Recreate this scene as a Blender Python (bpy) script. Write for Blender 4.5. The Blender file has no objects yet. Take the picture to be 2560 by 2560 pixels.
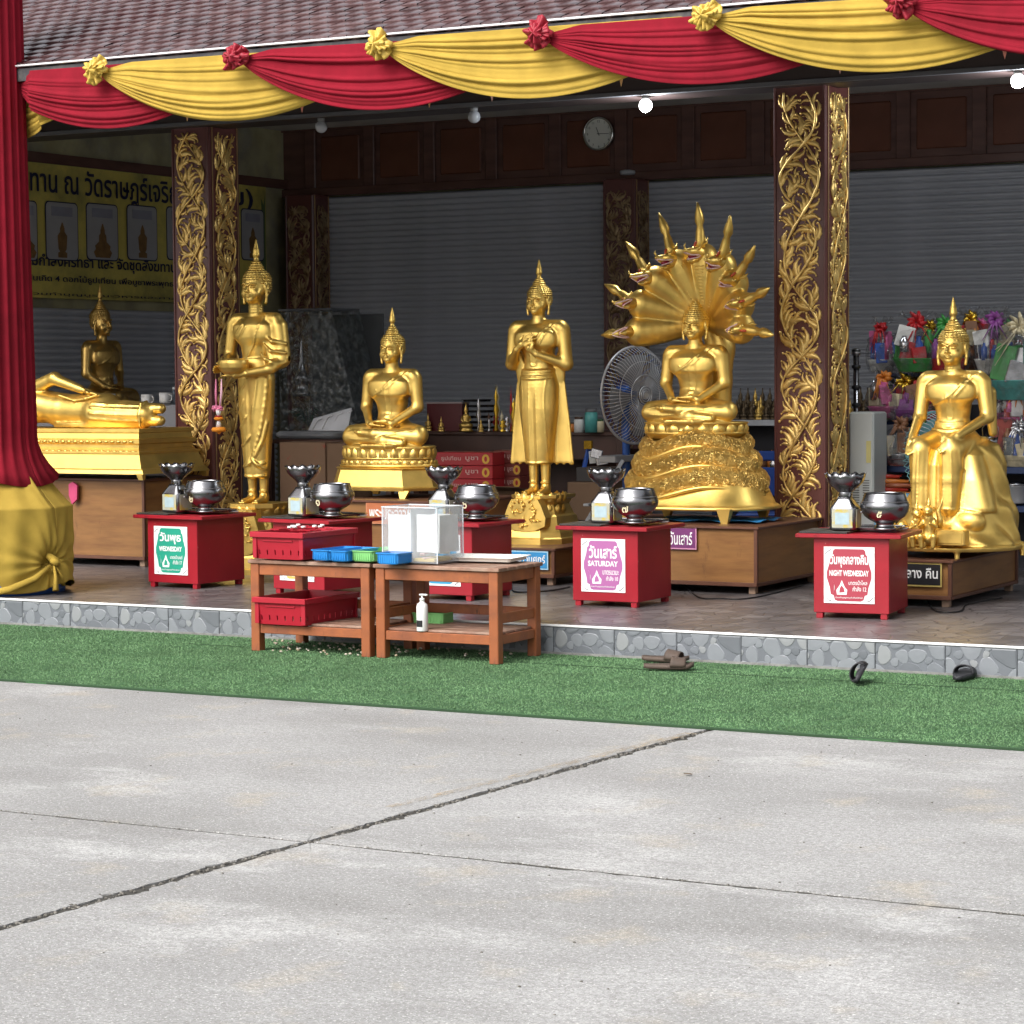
import bpy, bmesh, math, random
import numpy as np
from mathutils import Matrix, Vector
rnd = random.Random(7)
R = math.radians
PI = math.pi
sc = bpy.context.scene
COL = sc.collection

# ------------------------------------------------------------------ camera
F_PX = 6200.0
YAW, PITCH, ROLL = R(29.0), R(3.2), R(-.455)
CAM = np.array([7.287, -13.131, 1.7])
_fw = np.array([-math.sin(YAW)*math.cos(PITCH), math.cos(YAW)*math.cos(PITCH), -math.sin(PITCH)])
_r0 = np.array([math.cos(YAW), math.sin(YAW), 0.])
_u0 = np.cross(_r0, _fw)
_rr = _r0*math.cos(ROLL)+_u0*math.sin(ROLL)
_uu = -_r0*math.sin(ROLL)+_u0*math.cos(ROLL)
cd = bpy.data.cameras.new('camera')
cam = bpy.data.objects.new('camera', cd)
COL.objects.link(cam)
cd.sensor_width = 36
cd.lens = F_PX/2560*36
cd.clip_end = 400
m = Matrix.Identity(4)
for i in range(3):
    m[i][0] = _rr[i]; m[i][1] = _uu[i]; m[i][2] = -_fw[i]; m[i][3] = CAM[i]
cam.matrix_world = m
sc.camera = cam

def at(px, py, z=None, Y=None, X=None):
    """world point seen at a pixel of the 2560 px photograph, on a known plane (layout help)"""
    d = _fw+_rr*(px-1280)/F_PX-_uu*(py-1280)/F_PX
    if z is not None: t = (z-CAM[2])/d[2]
    elif Y is not None: t = (Y-CAM[1])/d[1]
    else: t = (X-CAM[0])/d[0]
    return CAM+d*t

# ------------------------------------------------------------------ world, sun, exposure
SUN_EL, SUN_AZ = R(44), R(196)     # compass style azimuth of the sun, measured from +Y clockwise
w = bpy.data.worlds.new('World'); sc.world = w; w.use_nodes = True
nt = w.node_tree; nt.nodes.clear()
sky = nt.nodes.new('ShaderNodeTexSky'); sky.sky_type = 'NISHITA'; sky.sun_disc = False
sky.sun_elevation = SUN_EL; sky.sun_rotation = SUN_AZ
sky.air_density = 1.0; sky.dust_density = 6.0; sky.ozone_density = 1.0; sky.altitude = 0
hsv = nt.nodes.new('ShaderNodeHueSaturation'); hsv.inputs['Saturation'].default_value = .22
bg = nt.nodes.new('ShaderNodeBackground'); bg.inputs['Strength'].default_value = .15
wo = nt.nodes.new('ShaderNodeOutputWorld')
nt.links.new(sky.outputs[0], hsv.inputs['Color']); nt.links.new(hsv.outputs[0], bg.inputs[0]); nt.links.new(bg.outputs[0], wo.inputs[0])
sl = bpy.data.lights.new('sun', 'SUN'); sl.energy = 1.3; sl.angle = R(40); sl.color = (1, .97, .94)
so = bpy.data.objects.new('sun', sl); COL.objects.link(so)
sd = Vector((math.sin(SUN_AZ)*math.cos(SUN_EL), math.cos(SUN_AZ)*math.cos(SUN_EL), math.sin(SUN_EL)))
so.rotation_euler = sd.to_track_quat('Z', 'Y').to_euler()
so.location = (0, -20, 30)
vs = sc.view_settings
vs.view_transform = 'Standard'; vs.look = 'None'; vs.gamma = 1; vs.exposure = .76; vs.use_curve_mapping = False
sc.render.engine = 'CYCLES'
sc.cycles.use_denoising = True
sc.cycles.max_bounces = 8; sc.cycles.diffuse_bounces = 4; sc.cycles.glossy_bounces = 4
sc.cycles.transmission_bounces = 6; sc.cycles.transparent_max_bounces = 12
sc.cycles.sample_clamp_indirect = 6

# ------------------------------------------------------------------ materials
MATS = {}
def lin(c):
    return tuple(((v/255)/12.92 if v/255 <= .04045 else ((v/255+.055)/1.055)**2.4) for v in c)

def mat(name, col, rough=.6, metal=0., var=.12, vs_=6., bump=0., bs=60., col2=None, c2s=3., c2t=(.45, .65),
        spec=.5, trans=0., ior=1.45, emit=0., aniso=None, coat=0., sheen=0., alpha=1., rvar=0.):
    """principled material whose base colour, roughness and relief vary with procedural noise"""
    if name in MATS: return MATS[name]
    M = bpy.data.materials.new(name); M.use_nodes = True
    n = M.node_tree; L = n.links; b = n.nodes['Principled BSDF']
    tc = n.nodes.new('ShaderNodeTexCoord')
    mp = n.nodes.new('ShaderNodeMapping'); L.new(tc.outputs['Object'], mp.inputs[0])
    if aniso: mp.inputs['Scale'].default_value = aniso
    c = (*col, 1)
    no = n.nodes.new('ShaderNodeTexNoise'); no.inputs['Scale'].default_value = vs_; no.inputs['Detail'].default_value = 5
    L.new(mp.outputs[0], no.inputs['Vector'])
    mr = n.nodes.new('ShaderNodeMapRange'); mr.inputs['From Min'].default_value = .3; mr.inputs['From Max'].default_value = .7
    mr.inputs['To Min'].default_value = 1-var; mr.inputs['To Max'].default_value = 1+var
    L.new(no.outputs['Fac'], mr.inputs['Value'])
    base = None
    if col2 is not None:
        n2 = n.nodes.new('ShaderNodeTexNoise'); n2.inputs['Scale'].default_value = c2s; n2.inputs['Detail'].default_value = 7
        n2.inputs['Roughness'].default_value = .62
        L.new(mp.outputs[0], n2.inputs['Vector'])
        m2 = n.nodes.new('ShaderNodeMapRange'); m2.inputs['From Min'].default_value = c2t[0]; m2.inputs['From Max'].default_value = c2t[1]
        L.new(n2.outputs['Fac'], m2.inputs['Value'])
        mx = n.nodes.new('ShaderNodeMix'); mx.data_type = 'RGBA'
        mx.inputs['A'].default_value = c; mx.inputs['B'].default_value = (*col2, 1)
        L.new(m2.outputs[0], mx.inputs['Factor']); base = mx.outputs['Result']
    mu = n.nodes.new('ShaderNodeMix'); mu.data_type = 'RGBA'; mu.blend_type = 'MULTIPLY'; mu.inputs['Factor'].default_value = 1
    mu.inputs['A'].default_value = c
    if base is not None: L.new(base, mu.inputs['A'])
    cmb = n.nodes.new('ShaderNodeCombineColor')
    for i in range(3): L.new(mr.outputs[0], cmb.inputs[i])
    L.new(cmb.outputs[0], mu.inputs['B'])
    L.new(mu.outputs['Result'], b.inputs['Base Color'])
    b.inputs['Roughness'].default_value = rough
    if rvar:
        m3 = n.nodes.new('ShaderNodeMapRange'); m3.inputs['From Min'].default_value = .3; m3.inputs['From Max'].default_value = .7
        m3.inputs['To Min'].default_value = rough-rvar; m3.inputs['To Max'].default_value = rough+rvar
        L.new(no.outputs['Fac'], m3.inputs['Value']); L.new(m3.outputs[0], b.inputs['Roughness'])
    b.inputs['Metallic'].default_value = metal
    b.inputs['Specular IOR Level'].default_value = spec
    b.inputs['Transmission Weight'].default_value = trans
    b.inputs['IOR'].default_value = ior
    b.inputs['Coat Weight'].default_value = coat
    b.inputs['Sheen Weight'].default_value = sheen
    b.inputs['Alpha'].default_value = alpha
    if emit:
        b.inputs['Emission Color'].default_value = c; b.inputs['Emission Strength'].default_value = emit
    if bump:
        nb = n.nodes.new('ShaderNodeTexNoise'); nb.inputs['Scale'].default_value = bs; nb.inputs['Detail'].default_value = 4
        L.new(mp.outputs[0], nb.inputs['Vector'])
        bu = n.nodes.new('ShaderNodeBump'); bu.inputs['Strength'].default_value = 1; bu.inputs['Distance'].default_value = bump
        L.new(nb.outputs['Fac'], bu.inputs['Height']); L.new(bu.outputs[0], b.inputs['Normal'])
    MATS[name] = M
    return M

GOLD = mat('gold_paint', (.76, .52, .14), .41, .90, .10, 9, .0006, 70, rvar=.07)
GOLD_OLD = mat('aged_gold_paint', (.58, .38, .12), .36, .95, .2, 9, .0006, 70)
RED = mat('red_enamel', (.275, .009, .018), .36, 0, .1, 4, .0004, 40, col2=(.21, .010, .016), c2s=2.5, c2t=(.5, .8))
def speckle(M, col, scale, lo, hi, stretch=(1, 1, 1)):
    """small chips and scuffs of another colour"""
    n = M.node_tree; L = n.links; b = n.nodes['Principled BSDF']; src = b.inputs['Base Color'].links[0].from_socket
    tc = n.nodes.new('ShaderNodeTexCoord'); mp = n.nodes.new('ShaderNodeMapping'); mp.inputs['Scale'].default_value = stretch; L.new(tc.outputs['Object'], mp.inputs[0])
    t = n.nodes.new('ShaderNodeTexNoise'); t.inputs['Scale'].default_value = scale; t.inputs['Detail'].default_value = 8; t.inputs['Roughness'].default_value = .7; L.new(mp.outputs[0], t.inputs['Vector'])
    m = n.nodes.new('ShaderNodeMapRange'); m.inputs['From Min'].default_value = lo; m.inputs['From Max'].default_value = hi; L.new(t.outputs['Fac'], m.inputs['Value'])
    x = n.nodes.new('ShaderNodeMix'); x.data_type = 'RGBA'; x.inputs['B'].default_value = (*col, 1); L.new(m.outputs[0], x.inputs['Factor']); L.new(src, x.inputs['A']); L.new(x.outputs['Result'], b.inputs['Base Color'])
REDPL = mat('red_plastic', (.33, .009, .022), .42, 0, .06)
STEEL = mat('stainless_steel', (.24, .24, .25), .26, 1., .08, 5, .0003, 30)
STEEL_D = mat('dull_steel', (.33, .33, .34), .35, 1., .12, 5)
PLY = mat('varnished_plywood', (.225, .108, .036), .38, 0, .12, 3, 0, 1, col2=(.17, .076, .026), c2s=2, aniso=(1, 1, 8))
PLYTRIM = mat('brown_trim', (.095, .038, .022), .45, 0, .2, 6)
WOOD = mat('brown_stained_wood', (.28, .085, .028), .5, 0, .18, 5, .0006, 50, col2=(.19, .06, .026), c2s=6, aniso=(1, 1, 1))
WOODTOP = mat('weathered_table_wood', (.20, .105, .07), .6, 0, .2, 8, .0008, 60, col2=(.30, .20, .15), c2s=5)
COLRED = mat('maroon_column_paint', (.12, .040, .036), .32, 0, .15, 3)
DARKW = mat('dark_brown_panelling', (.11, .055, .045), .25, 0, .2, 2, aniso=(1, 1, 4))
BLACK = mat('black_board', (.03, .028, .026), .5, 0, .3, 10, col2=(.16, .14, .12), c2s=9, c2t=(.55, .75))
WHITE = mat('white_print', (.70, .70, .69), .6, 0, .03)
PAPER = mat('white_paper', (.74, .74, .72), .8, 0, .04)
CARD = mat('brown_cardboard', (.16, .095, .055), .8, 0, .12, 4)
RUBBER = mat('dark_rubber', (.022, .022, .026), .6, 0, .2, 12)
BRUBBER = mat('brown_rubber', (.075, .052, .04), .7, 0, .2, 12)
BLUEPL = mat('blue_plastic', (.018, .21, .56), .4, 0, .05)
GREENPL = mat('light_green_plastic', (.20, .50, .17), .4, 0, .05)

speckle(RED, (.42, .16, .14), 9, .665, .70); speckle(RED, (.10, .01, .012), 5, .60, .70, (1, 1, .5))
speckle(PLY, (.10, .045, .02), 6, .62, .72, (1, 1, .3)); speckle(WOOD, (.09, .035, .018), 14, .60, .70, (1, 1, .4))
speckle(COLRED, (.20, .10, .08), 12, .66, .72)
# ------------------------------------------------------------------ mesh building
class MB:
    def __init__(s): s.v = []; s.f = []; s.sm = []
    def raw(s, v, f, smooth=False):
        o = len(s.v); s.v += [tuple(p) for p in v]; s.f += [tuple(i+o for i in q) for q in f]; s.sm += [smooth]*len(f); return s
    def box(s, c, d, rz=0., b=0., M=None):
        x, y, z = d[0]/2, d[1]/2, d[2]/2
        if b <= 0:
            P = [(-x,-y,-z),(x,-y,-z),(x,y,-z),(-x,y,-z),(-x,-y,z),(x,-y,z),(x,y,z),(-x,y,z)]
            Fc = [(0,3,2,1),(4,5,6,7),(0,1,5,4),(1,2,6,5),(2,3,7,6),(3,0,4,7)]
        else:
            P = []; Fc = []
            def ring(xx, yy, bb, zz):
                return [(-xx+bb,-yy,zz),(xx-bb,-yy,zz),(xx,-yy+bb,zz),(xx,yy-bb,zz),(xx-bb,yy,zz),(-xx+bb,yy,zz),(-xx,yy-bb,zz),(-xx,-yy+bb,zz)]
            for xx, yy, zz in ((x-b,y-b,-z),(x,y,-z+b),(x,y,z-b),(x-b,y-b,z)): P += ring(xx, yy, b, zz)
            for k in range(3):
                for i in range(8):
                    j = (i+1) % 8; Fc.append((k*8+i, k*8+j, k*8+8+j, k*8+8+i))
            Fc.append(tuple(range(7, -1, -1))); Fc.append(tuple(range(24, 32)))
        c_, s_ = math.cos(rz), math.sin(rz)
        if M is not None: P = [tuple(M @ Vector(p)) for p in P]
        P = [(c[0]+p[0]*c_-p[1]*s_, c[1]+p[0]*s_+p[1]*c_, c[2]+p[2]) for p in P]
        return s.raw(P, Fc)
    def tube(s, pts, r, n=8, cap=True, smooth=True, flat=None, up=None):
        pts = [Vector(p) for p in pts]; m_ = len(pts)
        rs = r if hasattr(r, '__len__') else [r]*m_
        P = []; u = None
        for i, p in enumerate(pts):
            t = (pts[min(i+1, m_-1)]-pts[max(i-1, 0)])
            if t.length < 1e-9: t = Vector((0, 0, 1))
            t.normalize()
            if up is not None: u = Vector(up) - t*Vector(up).dot(t)
            else:
                if u is None: u = t.orthogonal()
                else: u = u - t*u.dot(t)
            if u.length < 1e-6: u = t.orthogonal()
            u.normalize(); v_ = t.cross(u)
            fl = 1 if flat is None else flat
            for k in range(n):
                a = 2*PI*k/n
                P.append(p+u*(math.cos(a)*rs[i]*fl)+v_*(math.sin(a)*rs[i]))
        Fc = []
        for i in range(m_-1):
            for k in range(n):
                j = (k+1) % n; Fc.append((i*n+k, i*n+j, (i+1)*n+j, (i+1)*n+k))
        if cap: Fc.append(tuple(range(n-1, -1, -1))); Fc.append(tuple((m_-1)*n+k for k in range(n)))
        return s.raw(P, Fc, smooth)
    def lathe(s, prof, n=24, c=(0,0,0), sx=1., sy=1., mod=None, smooth=True, cap=True, power=2., rot=0.):
        P = []
        for i, (r, z) in enumerate(prof):
            for k in range(n):
                a = 2*PI*k/n+rot; rr = r*(mod(a, i/(len(prof)-1), z) if mod else 1)
                ca, sa = math.cos(a), math.sin(a)
                if power != 2.:
                    q = (abs(ca)**power+abs(sa)**power)**(-1/power); rr *= q
                P.append((c[0]+rr*sx*ca, c[1]+rr*sy*sa, c[2]+z))
        Fc = []
        for i in range(len(prof)-1):
            for k in range(n):
                j = (k+1) % n; Fc.append((i*n+k, i*n+j, (i+1)*n+j, (i+1)*n+k))
        if cap: Fc.append(tuple(range(n-1, -1, -1))); Fc.append(tuple((len(prof)-1)*n+k for k in range(n)))
        return s.raw(P, Fc, smooth)
    def prism(s, poly, y0, y1, smooth=False):
        """polygon in the XZ plane (counter clockwise seen from -Y) extruded from y0 to y1"""
        n = len(poly); P = [(x, y0, z) for x, z in poly]+[(x, y1, z) for x, z in poly]
        Fc = [tuple(range(n)), tuple(range(2*n-1, n-1, -1))]+[((i+1) % n, i, i+n, (i+1) % n+n) for i in range(n)]
        return s.raw(P, Fc, smooth)
    def grid(s, fn, nu, nv, smooth=True, thick=0.):
        P = [fn(i/nu, j/nv) for j in range(nv+1) for i in range(nu+1)]
        Fc = [(j*(nu+1)+i, j*(nu+1)+i+1, (j+1)*(nu+1)+i+1, (j+1)*(nu+1)+i) for j in range(nv) for i in range(nu)]
        return s.raw(P, Fc, smooth)
    def ball(s, c, r, n=10, m_=6, sc_=(1,1,1)):
        prof = [(max(1e-4, math.sin(PI*i/m_))*r, -math.cos(PI*i/m_)*r*sc_[2]) for i in range(m_+1)]
        return s.lathe(prof, n, c, sc_[0], sc_[1])
    def mesh(s, name, M=None):
        me = bpy.data.meshes.new(name); me.from_pydata(s.v, [], s.f)
        me.polygons.foreach_set('use_smooth', s.sm)
        if M: me.materials.append(M)
        me.update(); return me
    def build(s, name, M=None, parent=None, loc=None, rz=0.):
        return link(name, s.mesh(name, M), parent, loc, rz)

def link(name, me, parent=None, loc=None, rz=0.):
    o = bpy.data.objects.new(name, me); COL.objects.link(o)
    if parent is not None: o.parent = parent
    if loc is not None: o.location = loc
    if rz: o.rotation_euler = (0, 0, rz)
    return o
def thing(name, label, cat, loc=(0,0,0), rz=0., group=None):
    o = bpy.data.objects.new(name, None); COL.objects.link(o); o.empty_display_size = .1
    o.location = loc; o.rotation_euler = (0, 0, rz); return tag(o, label, cat, group)
def tag(o, label=None, cat=None, group=None, kind=None):
    if label: o['label'] = label
    if cat: o['category'] = cat
    if group: o['group'] = group
    if kind: o['kind'] = kind
    return o
def struct(o, label=None): o['kind'] = 'structure'; return o
def tree(o, parent=None):
    c = o.copy(); COL.objects.link(c); c.parent = parent
    for ch in o.children: tree(ch, c)
    return c
def copy_of(o, loc, rz=0., label=None, group=None):
    c = tree(o); c.location = loc; c.rotation_euler = (0, 0, rz)
    if label: c['label'] = label
    if group: c['group'] = group
    return c

def text_mesh(txt, M, w=None, h=None, bold=0., depth=.0008, name='lettering'):
    """text lying in the XZ plane, centred on the origin, facing -Y, fitted into w by h"""
    cu = bpy.data.curves.new(name, 'FONT'); cu.body = txt; cu.align_x = 'LEFT'; cu.size = 1; cu.offset = bold; cu.extrude = .002; cu.resolution_u = 3
    o = bpy.data.objects.new(name, cu); COL.objects.link(o)
    dg = bpy.context.evaluated_depsgraph_get()
    me = bpy.data.meshes.new_from_object(o.evaluated_get(dg)); bpy.data.objects.remove(o)
    n = len(me.vertices); co = np.empty(n*3, np.float32); me.vertices.foreach_get('co', co); co = co.reshape(-1, 3)
    lo, hi = co.min(0), co.max(0); sz = hi-lo; c = (lo+hi)/2
    sx = (w/sz[0]) if w else None; sy = (h/sz[1]) if h else None
    if sx is None: sx = sy
    if sy is None: sy = sx
    out = np.stack([(co[:, 0]-c[0])*sx, -co[:, 2]/max(abs(co[:, 2]).max(), 1e-6)*depth/2-depth/2, (co[:, 1]-c[1])*sy], 1)
    me.vertices.foreach_set('co', out.astype(np.float32).ravel())
    me.materials.clear(); me.materials.append(M); me.update(); me.name = name
    return me
def lettering(txt, M, parent, loc, w=None, h=None, bold=0., rz=0., name='lettering'):
    return link(name, text_mesh(txt, M, w, h, bold, name=name), parent, loc, rz)
# ================================================================== THE SETTING
PZ = .188                      # platform height
def prin(M): return M.node_tree.nodes['Principled BSDF']

# --- concrete yard: dirt bed, slabs with ragged recessed joints -------------------------------
def concrete_mat():
    M = bpy.data.materials.new('worn_concrete'); M.use_nodes = True
    n = M.node_tree; L = n.links; b = n.nodes['Principled BSDF']
    tc = n.nodes.new('ShaderNodeTexCoord')
    def noise(s, d=6, r=.6, sc_=(1,1,1)):
        mp = n.nodes.new('ShaderNodeMapping'); mp.inputs['Scale'].default_value = sc_; L.new(tc.outputs['Object'], mp.inputs[0])
        t = n.nodes.new('ShaderNodeTexNoise'); t.inputs['Scale'].default_value = s; t.inputs['Detail'].default_value = d; t.inputs['Roughness'].default_value = r
        L.new(mp.outputs[0], t.inputs['Vector']); return t.outputs['Fac']
    def rng(v, a, b_, c, d):
        q = n.nodes.new('ShaderNodeMapRange'); L.new(v, q.inputs['Value'])
        for k, x in zip(('From Min','From Max','To Min','To Max'), (a, b_, c, d)): q.inputs[k].default_value = x
        return q.outputs[0]
    def mix(f, a, b_, mode='MIX'):
        q = n.nodes.new('ShaderNodeMix'); q.data_type = 'RGBA'; q.blend_type = mode
        if isinstance(f, float): q.inputs['Factor'].default_value = f
        else: L.new(f, q.inputs['Factor'])
        for k, x in (('A', a), ('B', b_)):
            if isinstance(x, tuple): q.inputs[k].default_value = (*x, 1)
            else: L.new(x, q.inputs[k])
        return q.outputs['Result']
    c = mix(rng(noise(.55), .4, .62, 0, 1), (.285, .284, .281), (.362, .361, .359))
    def mul(a, b_):
        q = n.nodes.new('ShaderNodeMath'); q.operation = 'MULTIPLY'; L.new(a, q.inputs[0]); L.new(b_, q.inputs[1]); return q.outputs[0]
    c = mix(mul(rng(noise(1.1, 9, .74, (.7, 1.1, 1)), .48, .64, 0, .9), rng(noise(.42, 2, .5), .46, .62, .12, 1)), c, (.56, .56, .555))        # pale worn patches
    c = mix(rng(noise(.9, 7, .65, (.6, 1.5, 1)), .51, .66, 0, .7), c, (.235, .232, .226))  # damp grey stains
    c = mix(rng(noise(2.1, 5, .6, (1.3, 1, 1)), .57, .70, 0, .6), c, (.42, .37, .29))  # sandy marks
    c = mix(rng(noise(38, 4, .8), .42, .60, 0, 1), c, mix(.5, c, (.17, .165, .155)))
    c = mix(rng(noise(120, 2, .7), .52, .7, 0, .8), c, (.14, .135, .125))
    c = mix(rng(noise(95, 2, .7), .58, .72, 0, .7), c, (.80, .79, .77))
    L.new(c, b.inputs['Base Color']); b.inputs['Roughness'].default_value = .85
    b.inputs['Specular IOR Level'].default_value = .3
    bu = n.nodes.new('ShaderNodeBump'); bu.inputs['Distance'].default_value = .004; L.new(noise(70, 4, .7), bu.inputs['Height'])
    L.new(bu.outputs[0], b.inputs['Normal'])
    return M
CONC = concrete_mat()
DIRT = mat('joint_dirt', (.045, .042, .036), .95, 0, .5, 30)
g = struct(MB().grid(lambda u, v: (-60+120*u, -60+120*v, -.005), 2, 2).build('ground', DIRT))
jA = lambda x: -5.655-.004*(x-2.28)+.0            # cross joint, along X
jB = lambda y: 2.284+(y+5.66)*.043                 # long joint, along Y
def ragged(a, b_, n, amp, seed):
    r_ = random.Random(seed); out = []; o = 0
    for i in range(n+1):
        o = .6*o+r_.uniform(-amp, amp); t = i/n; out.append((a[0]+(b_[0]-a[0])*t, a[1]+(b_[1]-a[1])*t, o))
    return out
def slab(x0, x1, y0, y1, seed, gap):
    """slab outline with broken edges; x and y bounds may be functions"""
    r_ = random.Random(seed); P = []
    fx0 = x0 if callable(x0) else (lambda y: x0); fx1 = x1 if callable(x1) else (lambda y: x1)
    fy0 = y0 if callable(y0) else (lambda x: y0); fy1 = y1 if callable(y1) else (lambda x: y1)
    def edge(f, n, jag):
        o = 0; res = []
        for i in range(n+1):
            o = .55*o+r_.uniform(-1, 1)*jag+(r_.uniform(0, 1) < .08)*jag*2.2
            res.append((i/n, max(o, -gap*.3)))
        return res
    def ef(t): return min(1, max(0, t*260/5-.4), max(0, (1-t)*260/5-.4))
    yl, yh = fy0(2.3), fy1(2.3); xl, xh = fx0(-5.6), fx1(-5.6); n = 260
    for t, o in edge(0, n, .006 if callable(y0) else 0): x = xl+(xh-xl)*t; P.append((x, fy0(x)+gap*.42+abs(o)*ef(t)))
    for t, o in edge(0, n, .010 if callable(x1) else 0): y = yl+(yh-yl)*t; P.append((fx1(y)-gap/2-abs(o)*ef(t), y))
    for t, o in edge(0, n, .006 if callable(y1) else 0): x = xh+(xl-xh)*t; P.append((x, fy1(x)-gap*.42-abs(o)*ef(t)))
    for t, o in edge(0, n, .010 if callable(x0) else 0): y = yh+(yl-yh)*t; P.append((fx0(y)+gap/2+abs(o)*ef(t), y))
    P = [(min(max(x, fx0(y)+gap*.42), fx1(y)-gap*.42), min(max(y, fy0(x)+gap*.42), fy1(x)-gap*.42)) for x, y in P]
    Q = [P[0]]
    for p in P[1:]:
        if abs(p[0]-Q[-1][0])+abs(p[1]-Q[-1][1]) > 1e-5: Q.append(p)
    k = len(Q); I = []
    for x, y in Q:
        yy = min(max(y, max(fy0(-22), fy0(12))+.12), min(fy1(-22), fy1(12))-.12); I.append((min(max(x, fx0(yy)+.12), fx1(yy)-.12), yy))
    mb_ = MB().raw([(x, y, 0) for x, y in Q]+[(x, y, -.04) for x, y in Q]+[(x, y, 0) for x, y in I], [((i+1) % k, i, i+k, (i+1) % k+k) for i in range(k)]+[(i, (i+1) % k, 2*k+(i+1) % k, 2*k+i) for i in range(k)])
    ya, yb = min(q[1] for q in I), max(q[1] for q in I)
    mb_.raw([(fx0(ya)+.12, ya, 0), (fx1(ya)-.12, ya, 0), (fx1(yb)-.12, yb, 0), (fx0(yb)+.12, yb, 0)], [(0, 1, 2, 3)])
    return mb_
slab(-22, jB, jA, 2.0, 3, .034).build('concrete_slab', CONC, g)
slab(jB, 12, jA, 2.0, 4, .034).build('concrete_slab', CONC, g)
slab(-22, jB, -12.2, jA, 5, .034).build('concrete_slab', CONC, g)
slab(jB, 12, -12.2, jA, 6, .034).build('concrete_slab', CONC, g)
slab(-22, jB, -40, -12.22, 7, .016).build('concrete_slab', CONC, g)
slab(jB, 12, -40, -12.22, 8, .016).build('concrete_slab', CONC, g)
slab(12.02, 40, -40, 2, 9, .016).build('concrete_slab', CONC, g)
YSTAIN = mat('faded_yellow_line', (.44, .32, .17), .9, 0, .3, 20, col2=(.38, .33, .26), c2s=8, c2t=(.42, .55))
_n = YSTAIN.node_tree; _t = _n.nodes.new('ShaderNodeTexNoise'); _t.inputs['Scale'].default_value = 22; _t.inputs['Detail'].default_value = 6; _t.inputs['Roughness'].default_value = .8
_m = _n.nodes.new('ShaderNodeMapRange'); _m.inputs['From Min'].default_value = .46; _m.inputs['From Max'].default_value = .62; _m.inputs['To Max'].default_value = .75
_n.links.new(_t.outputs['Fac'], _m.inputs['Value']); _n.links.new(_m.outputs[0], _n.nodes['Principled BSDF'].inputs['Alpha'])
if 0: MB().raw([(-1.46+.0, -2.75, .004), (-1.40, -2.75, .004), (-.52, -4.2, .004), (-.58, -4.2, .004)][::-1], [(0, 1, 2, 3)])
mb = MB()
pa, pb = at(1760, 1834, z=.004), at(1000, 2020, z=.004)
mb.raw([(pa[0]-.10, pa[1], .004), (pb[0]-.075, pb[1], .004), (pb[0]-.03, pb[1], .004), (pa[0]-.03, pa[1], .004)], [(0, 1, 2, 3)])
mb.build('faded_line', YSTAIN, g)
mb = MB()
pa, pb = at(120, 1846, z=.004), at(590, 1752, z=.004)
mb.raw([(pa[0], pa[1]-.03, .004), (pb[0], pb[1]-.03, .004), (pb[0], pb[1]+.03, .004), (pa[0], pa[1]+.03, .004)], [(0, 1, 2, 3)])
mb.build('faded_line', YSTAIN, g)

rub = MB(); rr0 = random.Random(12)
for i in range(420):
    y = rr0.uniform(-8.2, -2.5); x = jB(y)+rr0.gauss(0, .014); s_ = rr0.uniform(.003, .009)
    rub.ball((x, y, -.002), s_, 5, 3, (1.2, .9, .7))
for i in range(240):
    x = rr0.uniform(.2, 6.0); y = jA(x)+rr0.gauss(0, .009); s_ = rr0.uniform(.002, .006)
    rub.ball((x, y, -.003), s_, 5, 3, (1.2, .9, .7))
for i in range(160):
    p = (rr0.uniform(-2, 5.5), rr0.uniform(-8, -2.5)); s_ = rr0.uniform(.002, .005)
    rub.ball((p[0], p[1], s_*.4), s_, 5, 3, (1.3, .9, .6))
for i, (px, py) in enumerate(((1720, 1938),)):
    p = at(px, py, z=.003); lf = MB().grid(lambda u, v: ((u-.5)*.04, (v-.5)*.016*math.sin(PI*min(.95, max(.05, u)))*1.6, .004+.006*abs(v-.5)), 6, 4)
    tag(lf.build('dry_leaf', mat('dry_brown_leaf', (.09, .055, .03), .8), None, tuple(p), R(40*i)), ('small dry brown leaf on the concrete nearest the turf', 'small dry brown leaf on the concrete at the right', 'small dry brown leaf on the concrete at the lower left')[i], 'leaf', 'dry leaves on the concrete')
tag(rub.build('loose_grit', mat('grey_grit', (.10, .092, .08), .9, 0, .4, 90, col2=(.22, .21, .19), c2s=70)), 'loose grit and crumbs of concrete in the slab joints', 'grit', kind='stuff')
# --- artificial turf --------------------------------------------------------------------------
TURF = mat('green_turf_backing', (.030, .085, .030), .9, 0, .25, 5, .003, 160, col2=(.055, .13, .055), c2s=90)
turf = MB()
NX = 200
def turf_edge(x): return -2.42+.012*math.sin(x*1.3)+.006*math.sin(x*5.1+1)
P = []
for i in range(NX+1):
    x = -9+18*i/NX; P += [(x, turf_edge(x), .010), (x, -.004, .010), (x, turf_edge(x), .001)]
Fc = []
for i in range(NX):
    a = i*3; Fc += [(a, a+3, a+4, a+1), (a+2, a+5, a+3, a)]
turf.raw(P, Fc)
turf_o = turf.build('turf_carpet', TURF); struct(turf_o)
bl = MB(); rb = np.random.RandomState(4)
NB = 230000
bx = rb.uniform(-5.2, 4.6, NB); by = -2.40+rb.uniform(0, 1, NB)*2.39
keep = np.ones(NB, bool)
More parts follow.
